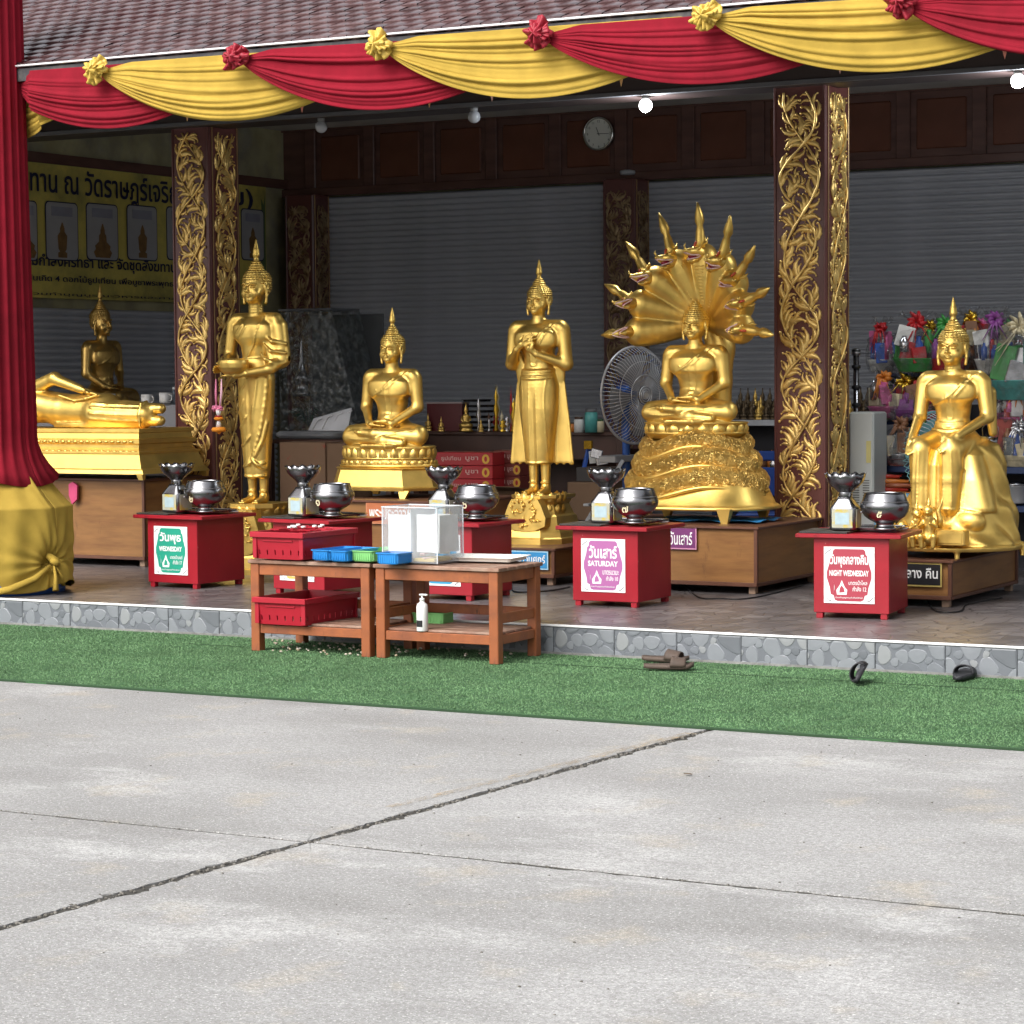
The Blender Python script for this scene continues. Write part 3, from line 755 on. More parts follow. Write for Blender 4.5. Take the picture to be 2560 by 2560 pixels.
bowl_prof = [(.001, 0), (.070, .0), (.076, .006), (.066, .014), (.056, .024), (.054, .034), (.060, .042), (.092, .058), (.124, .082), (.145, .112), (.153, .140), (.150, .160), (.143, .172), (.141, .175), (.134, .196), (.127, .216), (.125, .226), (.119, .226), (.121, .216), (.130, .190), (.138, .166), (.14, .14), (.12, .09), (.08, .06), (.001, .052)]
def alms_bowl(label, x, y, z, num, rz):
    t = thing('alms_bowl', label, 'bowl', (x, y, z), rz, 'steel alms bowls on the red boxes')
    MB().lathe([(r_, z_) for r_, z_ in bowl_prof], 36, cap=False).build('bowl_body', STEEL, t)
    MB().lathe([(.1425, .170), (.1465, .1735), (.1425, .177)], 36, cap=False).build('shoulder_band', STEEL_D, t)
    NB_ = mat('numeral_gilt', (.75, .68, .45), .35, .6)
    lettering(num, NB_, t, (0, -.1515, .098), None, .042, .02, name='thai_numeral')
    b_ = MB(); b_.tube([(.142*math.cos(a_), .142*math.sin(a_), .15-.012*i) for i, a_ in enumerate([R(-150)]*4)], .004, 6); b_.ball((.150*math.cos(R(-150)), .150*math.sin(R(-150)), .108), .007, 8, 6)
    b_.build('tag_chain', STEEL_D, t)
    return t
def stand_bowl(label, x, y, z, rz):
    t = thing('lotus_offering_stand', label, 'offering stand', (x, y, z), rz, 'steel stands with scalloped bowls on the red boxes')
    MB().lathe([(.078, 0), (.082, .006), (.082, .130), (.080, .136), (.048, .182), (.040, .20)], 32, power=9., rot=0).build('square_base', STEEL, t)
    MB().lathe([(.042, .198), (.040, .206), (.046, .214), (.040, .222), (.046, .232)], 24).build('neck', STEEL, t)
    n = 64; P = []; prof = [(.046, .230), (.060, .246), (.088, .268), (.108, .290), (.118, .315), (.124, .338), (.120, .337), (.112, .314), (.10, .29), (.07, .262), (.001, .25)]
    for i, (r_, z_) in enumerate(prof):
        for k in range(n):
            a = 2*PI*k/n; sc_ = abs(math.sin(a*6)); top = max(0, (z_-.268)/.07)
            P.append((r_*(1+.05*sc_*top)*math.cos(a), r_*(1+.05*sc_*top)*math.sin(a), z_+(.018*sc_-.006)*(top**2)))
    Fc = [(i*n+k, i*n+(k+1) % n, (i+1)*n+(k+1) % n, (i+1)*n+k) for i in range(len(prof)-1) for k in range(n)]
    MB().raw(P, Fc, True).build('scalloped_bowl', STEEL, t)
    LB = mat('pale_yellow_label', (.36, .36, .28), .5, 0, .05, 20, col2=(.44, .35, .07), c2s=16, c2t=(.5, .62))
    s = MB().box((0, -.0835, .07), (.128, .002, .112)).build('label', LB, t)
    MB().box((0, -.0852, .07), (.088, .001, .072)).build('label_panel', mat('pale_blue_label', (.32, .42, .46), .5, 0, .08, 30), t)
    MB().box((.0835, 0, .07), (.002, .128, .112)).build('label', LB, t)
    # white balls painting the steel's glints are laid in separately
    return t
def flowers(x, y, z, label):  # white balls paint the bright glints of the steel petals
    r_ = random.Random(int(x*100)); mb = MB()
    for i in range(9):
        a = r_.uniform(0, 6.28); d = r_.uniform(0, .075)
        mb.ball((d*math.cos(a), d*math.sin(a), r_.uniform(0, .008)), r_.uniform(.017, .024), 8, 5)
    o = mb.build('painted_glints', mat('white_glint_paint', (.80, .80, .78), .7), None, (x, y, z)); return tag(o, label, 'flowers', 'painted white glints in the scalloped bowls')
def dressed(label_c, x, y, rz, bx_, by_, sx_, sy_, num):
    """slab, tray, stand and bowl on one box; label_c tells which box"""
    c_, s_ = math.cos(rz), math.sin(rz)
    def W(a, b_): return (x+a*c_-b_*s_, y+a*s_+b_*c_)
    black_slab('thin black slab on the %s' % label_c, *W(-.17, .15), rz)
    tr = link('steel_tray', TRAY, None, (*W(.03, .30), PZ+.535), rz); tag(tr, 'shallow steel tray under the alms bowl on the %s' % label_c, 'tray', 'steel trays on the red boxes')
    stand_bowl('tall steel stand with scalloped bowl on the %s' % label_c, *W(sx_, sy_), PZ+.539, rz)
    flowers(*W(sx_, sy_), PZ+.539+.285, 'painted white glints in the scalloped bowl on the %s' % label_c)
    alms_bowl('round steel alms bowl on the %s' % label_c, *W(bx_, by_), PZ+.539, num, rz)
    sc_ = MB().lathe([(.001, 0), (.03, .001), (.042, .012), (.039, .012), (.028, .004), (.001, .003)], 16).build('saucer', PAPER, None, (*W(.22, .42), PZ+.525)); tag(sc_, 'small white saucer behind the bowl on the %s' % label_c, 'saucer', 'small white saucers on the red boxes')
BX = [(-3.40, 1.14, R(-5)), (-2.26, 1.05, R(-8)), (-1.15, 1.12, R(-2)), (.065, 1.13, R(1)), (1.79, 1.04, R(7.5))]
names = ['Wednesday box with the green sign', 'red box behind the red crate', 'red box behind the clear acrylic case', 'Saturday box with the purple sign', 'Night Wednesday box at the right']
OB = [offering_box(l, x, y, rz) for l, (x, y, rz) in zip((
    'red wooden offering box with green WEDNESDAY sign', 'red wooden offering box with cream sign, behind the red crate', 'red wooden offering box with light blue sign, behind the two tables',
    'red wooden offering box with purple SATURDAY sign and a pale scuffed corner', 'red wooden offering box with red NIGHT WEDNESDAY sign, the rightmost whole one'), BX)]
day_sign(OB[0], (.02, .36, .24), 'วันพุธ', 'WEDNESDAY', 'บาตรน้ำมนต์', 'กำลัง 17', 'green', (-.012, -.0005, .268))
day_sign(OB[1], (.70, .50, .12), 'วันจันทร์', 'MONDAY', 'บาตรน้ำมนต์', 'กำลัง 15', 'yellow', (-.012, -.0005, .268))
day_sign(OB[2], (.04, .36, .62), 'วันศุกร์', 'FRIDAY', 'บาตรน้ำมนต์', 'กำลัง 21', 'light_blue', (-.012, -.0005, .268))
day_sign(OB[3], (.46, .15, .38), 'วันเสาร์', 'SATURDAY', 'บาตรนวมะ', 'กำลัง 10', 'purple', (-.012, -.0005, .268))
day_sign(OB[4], (.44, .055, .085), 'วันพุธกลางคืน', 'NIGHT WEDNESDAY', 'บาตรน้ำไหล', 'กำลัง 12', 'red', (-.012, -.0005, .268))
for i, (x, y, rz) in enumerate(BX):
    dressed(names[i], x, y, rz, .17, .17 if i != 3 else .10, -.07, .14 if i != 3 else .17, '๒๑๖๗๕'[i])
MB().box((.2305, .03, .38), (.0015, .06, .24)).build('scuff_patch', mat('scuffed_pale_red', (.50, .13, .13), .6, 0, .3, 12, col2=(.42, .03, .03), c2s=8), OB[3]) if False else None
b6 = offering_box('red wooden offering box cut off by the right edge of the photograph', 3.34, 1.12, R(4))

# ================================================================== PLYWOOD STANDS
def ply_stand(label, xr, yf, wd, dp, z0, z1, rz=0.):
    t = thing('statue_stand', label, 'stand', (xr-wd/2, yf, PZ), rz, 'brown plywood stands under the statues')
    h0, h1 = z0-PZ, z1-PZ
    MB().box((0, dp/2, (h0+h1)/2), (wd-.03, dp-.03, h1-h0-.01)).build('plywood_body', PLY, t)
    MB().box((0, dp/2, h1-.008), (wd+.03, dp+.03, .018), b=.003).build('top_board', PLYTRIM, t)
    for zz in (h0+.010,):
        for yy, dd in ((.004, .03), (dp-.004, .03)): MB().box((0, yy, zz), (wd, dd, .026), b=.003).build('bottom_rail', PLYTRIM, t)
        for xx in (-wd/2+.008, wd/2-.008): MB().box((xx, dp/2, zz), (.022, dp-.035, .024), b=.003).build('bottom_rail', PLYTRIM, t)
    for xx in (-wd/2+.010, wd/2-.010):
        for yy in (.007, dp-.010): MB().box((xx, yy, (h0+h1)/2+.004), (.026, .026, h1-h0-.035), b=.003).build('corner_strip', PLYTRIM, t)
    ft = MB().box((0, 0, h0/2), (.05, .05, h0), b=.004).mesh('foot', mat('pale_stand_foot', (.24, .16, .11), .6))
    for xx in (-wd/2+.05, wd/2-.05):
        for yy in (.05, dp-.05): link('foot', ft, t, (xx, yy, 0))
    return t
S_SAT = ply_stand('wide plywood stand under the serpent statue behind the Saturday box', .617, 2.32, 1.35, 1.15, .243, .648)
S_NGT = ply_stand('low plywood stand under the statue seated on the rock', 2.111, 1.96, .90, 1.38, .239, .489)
p4 = at(1383, 1445, z=.245)
S_4 = ply_stand('small low plywood stand under the statue with crossed hands', p4[0]+.01, p4[1], .62, .75, .245, .455)
S_WED = ply_stand('long tall plywood stand under the reclining statue', at(363, 1400, z=.245)[0], at(363, 1400, z=.245)[1], 2.0, 1.02, .245, .885)
S_TUE = ply_stand('plywood stand under the meditating statue with an orange sign', -1.72, 2.25, 1.0, .95, .25, .78)
PURP = mat('dark_purple_print', (.14, .028, .12), .45)
def stand_sign(parent, txt, w_, h_, loc, bgc, framec, fg=WHITE, tw=None, name='name_sign', th=.6):
    s = MB().box((0, 0, 0), (w_, .005, h_), b=.001).build(name, framec, parent, loc)
    MB().box((0, -.0035, 0), (w_-.018, .002, h_-.022)).build('sign_panel', bgc, s)
    lettering(txt, fg, s, (0, -.0055, 0), tw or w_*.9, h_*th, .014)
    return s
sp_ = at(1727, 1343, Y=2.32)
stand_sign(S_SAT, 'พระประจำวันเกิดวันเสาร์', .62, .155, (sp_[0]+.045-.31-S_SAT.location[0], -.003, at(1700, 1345, Y=2.32)[2]-PZ), PURP, mat('pink_sign_edge', (.50, .22, .34), .5))
sp_ = at(2355, 1437, Y=1.96)
stand_sign(S_NGT, 'วันพุธ กลาง คืน', .50, .155, (sp_[0]-.25-S_NGT.location[0], -.003, at(2330, 1437, Y=1.96)[2]-PZ), mat('black_sign', (.012, .012, .014), .4), mat('gold_sign_edge', (.62, .50, .16), .4, .5))
sp_ = at(1371, 1395, Y=p4[1])
stand_sign(S_4, 'พระประจำวันศุกร์', .44, .135, (sp_[0]-.22-S_4.location[0], -.003, at(1330, 1400, Y=p4[1])[2]-PZ), mat('blue_sign', (.03, .22, .46), .4), mat('pale_blue_sign_edge', (.35, .55, .66), .5))
stand_sign(S_TUE, 'พระประจำวันอังคาร', .62, .17, (at(1000, 1292, Y=2.25)[0]-S_TUE.location[0]+.02, -.003, at(1000, 1282, Y=2.25)[2]-PZ), mat('orange_sign', (.42, .13, .05), .5), mat('orange_sign_edge', (.50, .20, .10), .5))
pk = MB(); pk.prism([(-.03, -.02), (0, -.09), (.05, -.05), (.055, .06), (.01, .09), (-.03, .07)], -.02, 0)
pp = at(186, 1232, Y=S_WED.location[1])
o = pk.build('pink_hanging_tag', mat('pink_sign_tag', (.46, .05, .14), .5), S_WED, (pp[0]-S_WED.location[0], -.014, pp[2]-PZ))

# ================================================================== WOODEN TABLES
TZ = .572
def table(label, x0, x1, y0, y1):
    t = thing('wooden_table', label, 'table', ((x0+x1)/2, (y0+y1)/2, .010), 0, 'two brown wooden tables on the turf')
    w_, d_ = x1-x0, y1-y0; hz = TZ-.010; LW = .062
    lg = MB().box((0, 0, (hz-.022)/2), (LW, LW, hz-.022), b=.004).mesh('leg', WOOD)
    for sx_ in (-1, 1):
        for sy_ in (-1, 1): link('leg', lg, t, (sx_*(w_/2-.012-LW/2), sy_*(d_/2-.012-LW/2), 0))
    n = 5; pw = d_/n
    pm = MB().box((0, 0, 0), (w_, pw-.004, .022), b=.003).mesh('top_plank', WOODTOP)
    for i in range(n): link('top_plank', pm, t, (0, -d_/2+pw*(i+.5), hz-.011))
    xi = w_/2-.012-LW; yi = d_/2-.012-LW
    for sy_ in (-1, 1):
        MB().box((0, sy_*(d_/2-.03), hz-.058), (2*xi, .022, .068), b=.003).build('apron', WOOD, t)
        MB().box((0, sy_*(d_/2-.035), .138), (2*xi, .026, .055), b=.003).build('shelf_rail', WOOD, t)
    for sx_ in (-1, 1):
        MB().box((sx_*(w_/2-.035), 0, hz-.058), (.022, 2*yi, .068), b=.003).build('apron', WOOD, t)
        MB().box((sx_*(w_/2-.035), 0, .138), (.026, 2*yi, .055), b=.003).build('shelf_rail', WOOD, t)
        MB().box((sx_*(w_/2-.035), 0, .262), (.022, 2*yi, .058), b=.003).build('stretcher', WOOD, t)
    MB().box((0, d_/2-.035, .262), (2*xi, .022, .058), b=.003).build('stretcher', WOOD, t)
    sn = 4; pw = (2*yi+.05)/sn
    sm_ = MB().box((0, 0, 0), (w_-.09, pw-.008, .014), b=.002).mesh('shelf_plank', WOODTOP)
    for i in range(sn): link('shelf_plank', sm_, t, (0, -yi-.025+pw*(i+.5), .173))
    return t
T1 = table('left wooden table carrying the red crate and plastic baskets', -1.49, -.605, -.65, -.08)
T2 = table('right wooden table carrying the clear acrylic case and white tray', -.585, .275, -.65, -.10)
# ================================================================== FESTOONS, POST, PENNANTS
def cloth(name, col, col2):
    M = mat(name, col, .9, 0, .10, 7, .0012, 330, col2=col2, c2s=1.5, spec=.15)
    return M
YCL = cloth('yellow_cloth', (.40, .27, .050), (.33, .225, .04))
RCL = cloth('red_cloth', (.215, .009, .020), (.165, .008, .016))
knots = [(245, 170, 'y'), (595, 137, 'r'), (953, 107, 'y'), (1352, 80, 'r'), (1770, 35, 'y'), (2255, 0, 'r')]
KX = [at(x, y+8, Y=EY-.18) for x, y, c in knots]
K = [(k[0], k[2], c[2]) for k, c in zip(KX, knots)]
K = [(K[0][0]-1.95, K[0][1], 'y'), (K[0][0]-.93, K[0][1]-.0, 'r')]+K+[(K[-1][0]+1.1, K[-1][1], 'y'), (K[-1][0]+2.1, K[-1][1], 'r')]
print('knots', [(round(a, 2), round(b_, 2)) for a, b_, c in K])
KZ = sum(k[1] for k in K[2:8])/6
def festoon(i, label):
    x0, z0, c = K[i]; x1, z1, _ = K[i+2]; L_ = x1-x0; r_ = random.Random(i*7+3)
    folds = sorted([r_.uniform(.12, .99) for _ in range(9)]+[.55, .78, .9]); amp = [r_.uniform(.004, .017) for _ in folds]
    shift = [r_.uniform(-.06, .06) for _ in folds]
    S = .366+r_.uniform(-.02, .02); pk_ = .47
    def fn(u, v):
        x = x0+L_*u
        # sag curve: quick drop from the left knot, long rise to the right
        uu = u**.93
        s_ = S*(math.sin(PI*uu)**.80) if 0 < uu < 1 else 0
        vv = v
        z = z0+(z1-z0)*u+.046*min(1, u*9, (1-u)*9)*(1-v)-s_*vv
        spread = min(1, math.sin(PI*u)*2.2)
        y = 0
        for f_, a_, sh in zip(folds, amp, shift):
            q = (vv-f_-sh*(u-.5))/.034
            y += -a_*math.exp(-q*q)*spread+a_*.6*math.exp(-((q-1.1)**2)*2.5)*spread
        depth = -.095+.19*u                # left half hangs before its neighbour, right half behind it
        y += depth - .05*s_*math.sin(PI*v)
        if i < 2: y += .30*max(0, 1-max(0, x-(-4.35))/.42)**.6 if x < -3.93 else 0
        return (x, EY-.075+y, z)
    nu, nv = 60, 70
    mb = MB().grid(fn, nu, nv)
    o = mb.build('festoon', YCL if c == 'y' else RCL)
    md = o.modifiers.new('thickness', 'SOLIDIFY'); md.thickness = .004
    return tag(o, label, 'festoon', 'red and yellow cloth festoons along the eave')
FL = ['yellow cloth festoon whose tip shows behind the red post drape', 'red cloth festoon starting behind the red post drape at the left end', 'yellow cloth festoon hanging over the left carved column',
      'red cloth festoon left of the two unlit globe lamps above the shutters', 'yellow cloth festoon above the wall clock', 'red cloth festoon above the lit globe lamp beside the clock', 'yellow cloth festoon hanging over the right carved column', 'red cloth festoon at the top right corner']
for i in range(8): festoon(i, FL[i])
YSAT = mat('yellow_satin', (.56, .38, .07), .5, 0, .1, 9)
RSAT = mat('red_satin', (.28, .010, .024), .5, 0, .1, 9)
def rosette(x, z, c, seed, label):
    r_ = random.Random(seed); mb = MB(); n = 84
    for ly in range(4):
        Rm = .088-.018*ly; y0 = -.012-.016*ly; ph = r_.uniform(0, 6.3); nf = (8, 7, 6, 4)[ly]; ph2 = r_.uniform(0, 6.3)
        def fn(u, v, Rm=Rm, y0=y0, ph=ph, nf=nf, ph2=ph2):
            a = 2*PI*u
            ru = math.sin(nf*a+ph)*.6+math.sin((nf*2-3)*a+ph2)*.4
            lop = 1+.16*math.sin(a*2+ph2)+.10*math.sin(3*a+ph)
            r2 = Rm*v*lop*(1+.11*ru*v)
            return (r2*math.cos(a), y0-.030*v*ru+.030*(1-v)**2*-1-.012*math.sin(PI*v), r2*math.sin(a)*1.02-.006)
        mb.grid(fn, n, 7)
    mb.tube([(.03, -.01, .0), (.065, -.02, -.004), (.095, -.012, -.012)], [.034, .026, .018], 10)
    o = mb.build('rosette', YSAT if c == 'y' else RSAT, None, (x, EY-.19, z+.01))
    o.modifiers.new('thickness', 'SOLIDIFY').thickness = .003
    return tag(o, label, 'rosette', 'knotted cloth rosettes pinned along the eave')
RL_ = ['yellow knotted rosette at the left end above the left column', 'red knotted rosette between the first two yellow ones', 'yellow knotted rosette above the left roller shutter', 'red knotted rosette above the wall clock', 'yellow knotted rosette at the top edge left of the right column', 'red knotted rosette cut by the top edge of the photograph']
for i in range(6): rosette(K[i+2][0], K[i+2][1], K[i+2][2], i*5+2, RL_[i])
# pennants
ps = thing('pennant_string', 'string of tiny triangular pennants hanging behind the festoons', 'pennants', (0, EY+.02, EZ-.35))
MB().tube([(-3.55, 0, .0), (4, 0, .0)], .003, 5).build('string', PAPER, ps)
PC = {'y': mat('orange_pennant', (.62, .34, .14), .8), 'r': mat('salmon_pennant', (.62, .22, .16), .8), 'p': mat('pink_pennant', (.62, .36, .32), .8)}
for px, py, c in ((468, 292, 'y'), (755, 270, 'r'), (1073, 258, 'y'), (1230, 242, 'p'), (1553, 204, 'y'), (2100, 172, 'p'), (2512, 135, 'r')):
    p = at(px, py, Y=EY+.02)
    MB().prism([(0, -.03), (.022, .05), (-.022, .05)], -.0015, .0015).build('pennant', PC[c], ps, (p[0], 0, p[2]-(EZ-.35)))

# wrapped post at the left
pcx, pcy = -4.43, .42
post = thing('wrapped_post', 'roof post wrapped in pleated red cloth above a knotted yellow cloth', 'post', (pcx, pcy, PZ))
MB().box((0, 0, 1.8), (.16, .16, 3.6)).build('post_core', COLRED, post)
def red_drape(u, v):
    a = 2*PI*u; zt = .86+(4.75-.86)*v
    r_ = .245+.14*math.exp(-((1-v)*1.0-.0)*0)*0
    r_ = .250+.060*(1-v)**1.3
    nf = 26; pl = .5+.5*math.sin(nf*a+.6*math.sin(3*a)+v*.5); pl = pl**1.6
    am = .022*(1+.3*math.sin(5*a))*min(1, .35+v*8)
    r_ += am*pl
    if v < .066: # flare over the yellow cloth
        t_ = (1-v/.066); r_ += .13*t_*t_*(1+.2*math.sin(a*2)); zt -= .11*t_*(.5+.5*math.sin(2*a+1.9))
    return (r_*math.cos(a), r_*math.sin(a), zt)
o = MB().grid(red_drape, 260, 60).build('red_drape', RCL, post); o.modifiers.new('thickness', 'SOLIDIFY').thickness = .004
kn = R(-4)   # direction of the knot seen from the post
def yel(u, v):
    a = 2*PI*u; z = .015+.98*v
    r_ = .56-.02*v if v < .60 else .548-.31*((v-.60)/.40)**.9
    r_ *= 1+.03*math.sin(2*a+.5)+.015*math.sin(3*a+1.7)
    da = math.atan2(math.sin(a-kn), math.cos(a-kn)); dz = z-.215
    # folds radiating from the knot
    th = math.atan2(dz, da*.55); rad = math.hypot(da*.55, dz)
    r_ += .014*math.sin(th*15+math.sin(th*4)*1.5)*math.exp(-rad/.30)*min(1, rad/.05)
    r_ -= .07*math.exp(-(rad/.09)**2)
    r_ += .008*math.sin(9*a+z*5)+.006*math.sin(17*a-z*3)
    # hanging fold line
    r_ += .016*math.exp(-((da+.02-(.95-z)*.28+.10)/.035)**2)*(1 if z > .3 else max(0, z/.3))
    if z < .2: r_ += .03*(.2-z)/.2*math.sin(4*a+1); z += .075*math.exp(-((da-.26)/.35)**2)*(1-v)**2
    return (r_*math.cos(a), r_*math.sin(a)*.95, z)
o = MB().grid(yel, 240, 90).build('yellow_wrap', YCL, post); o.modifiers.new('thickness', 'SOLIDIFY').thickness = .004
kb = MB(); ck_, sk_ = math.cos(kn), math.sin(kn)
def kp(r_, da, z): return (r_*math.cos(kn+da), r_*math.sin(kn+da)*.95, z)
kb.tube([kp(.50, -.05, .30), kp(.55, -.01, .26), kp(.58, .02, .235), kp(.575, .03, .20)], [.012, .026, .034, .020], 10)
kb.tube([kp(.57, -.04, .24), kp(.60, .0, .225), kp(.59, .06, .205)], [.018, .026, .016], 10)
kb.tube([kp(.58, .0, .20), kp(.605, -.02, .12), kp(.62, -.05, .03)], [.016, .030, .050], 10, flat=.45)
kb.tube([kp(.58, .02, .20), kp(.60, .09, .13), kp(.585, .15, .07)], [.014, .026, .034], 10, flat=.5)
kb.tube([kp(.565, -.04, .20), kp(.575, -.30, .12), kp(.57, -.62, .055), kp(.56, -.95, .02)], [.016, .022, .026, .024], 10, flat=.7)
kb.build('yellow_knot', YCL, post)
# blue base sheet peeping out below the cloth
bb = MB().lathe([(.50, .0), (.50, .09), (.44, .12)], 40); bb.build('blue_base_sheet', mat('blue_sheet', (.03, .10, .34), .5), post)
# ================================================================== GOLD FIGURES (signed distance fields -> surface nets)
class SDF:
    def __init__(s, lo, hi, h):
        s.lo = np.array(lo, float); s.h = h
        s.n = np.ceil((np.array(hi)-s.lo)/h).astype(int)+1
        s.v = np.full(s.n, 1., np.float32); s.T = [(np.eye(3), np.zeros(3), 1.)]
        s.ax = [(s.lo[i]+np.arange(s.n[i])*h).astype(np.float32) for i in range(3)]
    def push(s, t=(0,0,0), rot=None, sc_=1.):
        A, b, k = s.T[-1]; Rm = np.eye(3) if rot is None else np.array(rot, float)
        s.T.append((A@Rm, b+k*(A@np.array(t, float)), k*sc_))
    def pop(s): s.T.pop()
    def P(s, p): A, b, k = s.T[-1]; return b+k*(A@np.array(p, float))
    def win(s, lo, hi, m):
        sl = []
        for i in range(3):
            a = int(np.floor((lo[i]-m-s.lo[i])/s.h)); b = int(np.ceil((hi[i]+m-s.lo[i])/s.h))+1
            a = max(0, a); b = min(s.n[i], b)
            if b <= a: return None
            sl.append(slice(a, b))
        g = np.ix_(s.ax[0][sl[0]], s.ax[1][sl[1]], s.ax[2][sl[2]])
        return tuple(sl), g
    def comb(s, w_, d, k, mode):
        a = s.v[w_]
        if mode == 'add':
            h = np.clip(.5+.5*(a-d)/k, 0, 1) if k > 0 else (d < a).astype(np.float32)
            s.v[w_] = a+(d-a)*h-k*h*(1-h)
        elif mode == 'sub':
            d = -d; h = np.clip(.5-.5*(a-d)/k, 0, 1) if k > 0 else (d > a).astype(np.float32)
            s.v[w_] = a+(d-a)*h+k*h*(1-h)
        elif mode == 'int':
            h = np.clip(.5-.5*(a-d)/k, 0, 1); s.v[w_] = a+(d-a)*h+k*h*(1-h)
    def cap(s, a, b, ra, rb=None, k=.02, mode='add'):
        rb = ra if rb is None else rb; q = s.T[-1][2]
        a, b = s.P(a), s.P(b); ra *= q; rb *= q; k *= q; r_ = max(ra, rb)
        W = s.win(np.minimum(a, b)-r_, np.maximum(a, b)+r_, k+3*s.h)
        if W is None: return
        w_, (X, Y, Z) = W; ba = b-a; L2 = max(ba@ba, 1e-9)
        t = np.clip(((X-a[0])*ba[0]+(Y-a[1])*ba[1]+(Z-a[2])*ba[2])/L2, 0, 1)
        d = np.sqrt((X-a[0]-t*ba[0])**2+(Y-a[1]-t*ba[1])**2+(Z-a[2]-t*ba[2])**2)-(ra+t*(rb-ra))
        s.comb(w_, d.astype(np.float32), k, mode)
    def path(s, pts, rs, k=.02, mode='add'):
        if not hasattr(rs, '__len__'): rs = [rs]*len(pts)
        for i in range(len(pts)-1): s.cap(pts[i], pts[i+1], rs[i], rs[i+1], k, mode)
    def ell(s, c, r, rot=None, k=.02, mode='add', fn=None):
        A, b, q = s.T[-1]; c = s.P(c); r = np.array(r, float)*q; k *= q
        B = A if rot is None else A@np.array(rot)
        rm = r.max(); W = s.win(c-rm, c+rm, k+3*s.h)
        if W is None: return
        w_, (X, Y, Z) = W; dx, dy, dz = X-c[0], Y-c[1], Z-c[2]
        u = [dx*B[0, i]+dy*B[1, i]+dz*B[2, i] for i in range(3)]
        k0 = np.sqrt(sum((u[i]/r[i])**2 for i in range(3))); k1 = np.sqrt(sum((u[i]/r[i]**2)**2 for i in range(3)))
        d = k0*(k0-1)/np.maximum(k1, 1e-6)
        if fn is not None: d = d+fn(*[u[i]/q for i in range(3)])*q
        s.comb(w_, d.astype(np.float32), k, mode)
    def prof(s, pts, k=.02, pw=2., mode='add', fn=None):
        """stack of superelliptic sections: pts = (z, cx, cy, rx, ry); no rotation allowed in the frame"""
        A, b, q = s.T[-1]; P = np.array(pts, float)
        P = np.stack([b[2]+q*P[:, 0], b[0]+q*P[:, 1], b[1]+q*P[:, 2], q*P[:, 3], q*P[:, 4]], 1); k *= q
        lo = [(P[:, 1]-P[:, 3]).min(), (P[:, 2]-P[:, 4]).min(), P[0, 0]]; hi = [(P[:, 1]+P[:, 3]).max(), (P[:, 2]+P[:, 4]).max(), P[-1, 0]]
        W = s.win(lo, hi, k+4*s.h)
        if W is None: return
        w_, (X, Y, Z) = W; z = Z.ravel(); I = [np.interp(z, P[:, 0], P[:, i]).reshape(Z.shape) for i in range(1, 5)]
        d = ((np.abs((X-I[0])/I[2])**pw+np.abs((Y-I[1])/I[3])**pw)**(1/pw)-1)*np.minimum(I[2], I[3])
        if fn is not None: d = d+fn((X-b[0])/q, (Y-b[1])/q, (Z-b[2])/q)*q
        d = np.maximum(d, np.maximum(P[0, 0]-Z, Z-P[-1, 0])+0*X)
        s.comb(w_, d.astype(np.float32), k, mode)
    def disp(s, lo, hi, fn):
        W = s.win(np.array(lo), np.array(hi), 0)
        if W is None: return
        w_, (X, Y, Z) = W; s.v[w_] += np.broadcast_to(fn(X, Y, Z), s.v[w_].shape).astype(np.float32)
    def samp(s, P):
        q = (np.asarray(P)-s.lo)/s.h; q = np.clip(q, 0, s.n-1.001); i = q.astype(int); f = q-i; out = 0
        for dx in (0, 1):
            for dy in (0, 1):
                for dz in (0, 1):
                    wt = (f[..., 0] if dx else 1-f[..., 0])*(f[..., 1] if dy else 1-f[..., 1])*(f[..., 2] if dz else 1-f[..., 2])
                    out = out+wt*s.v[i[..., 0]+dx, i[..., 1]+dy, i[..., 2]+dz]
        return out
    def drape(s, xz, r=.006, k=.006, sink=.3, n=18, y0=-.45, mode='add', rs=None, y1=.2):
        """run a ridge (or groove) over the front of the body through the (x, z) points"""
        q = s.T[-1][2]; xz = np.array(xz, float); t = np.linspace(0, len(xz)-1, n)
        X = np.interp(t, np.arange(len(xz)), xz[:, 0]); Z = np.interp(t, np.arange(len(xz)), xz[:, 1])
        # smooth polyline
        for _ in range(2): X[1:-1] = (X[:-2]+2*X[1:-1]+X[2:])/4; Z[1:-1] = (Z[:-2]+2*Z[1:-1]+Z[2:])/4
        ys = np.linspace(y0, y1, 260); pts = []
        for x, z in zip(X, Z):
            L_ = np.array([s.P((x, y, z)) for y in (y0, y1)]); G = L_[0]+(L_[1]-L_[0])*np.linspace(0, 1, 260)[:, None]
            v = s.samp(G); h = np.argmax(v < 0)
            if v[h] >= 0: pts.append(None); continue
            if h > 0: yy = ys[h-1]+(ys[h]-ys[h-1])*v[h-1]/(v[h-1]-v[h])
            else: yy = ys[0]
            pts.append((x, yy, z))
        pr = None
        for i, p in enumerate(pts):
            if p is None: pr = None; continue
            p = (p[0], p[1]+r*sink, p[2])
            if pr is not None and abs(p[1]-pr[1]) < .06:
                ra = r if rs is None else rs[0]+(rs[1]-rs[0])*i/n
                s.cap(pr, p, ra, ra, k, mode)
            pr = p
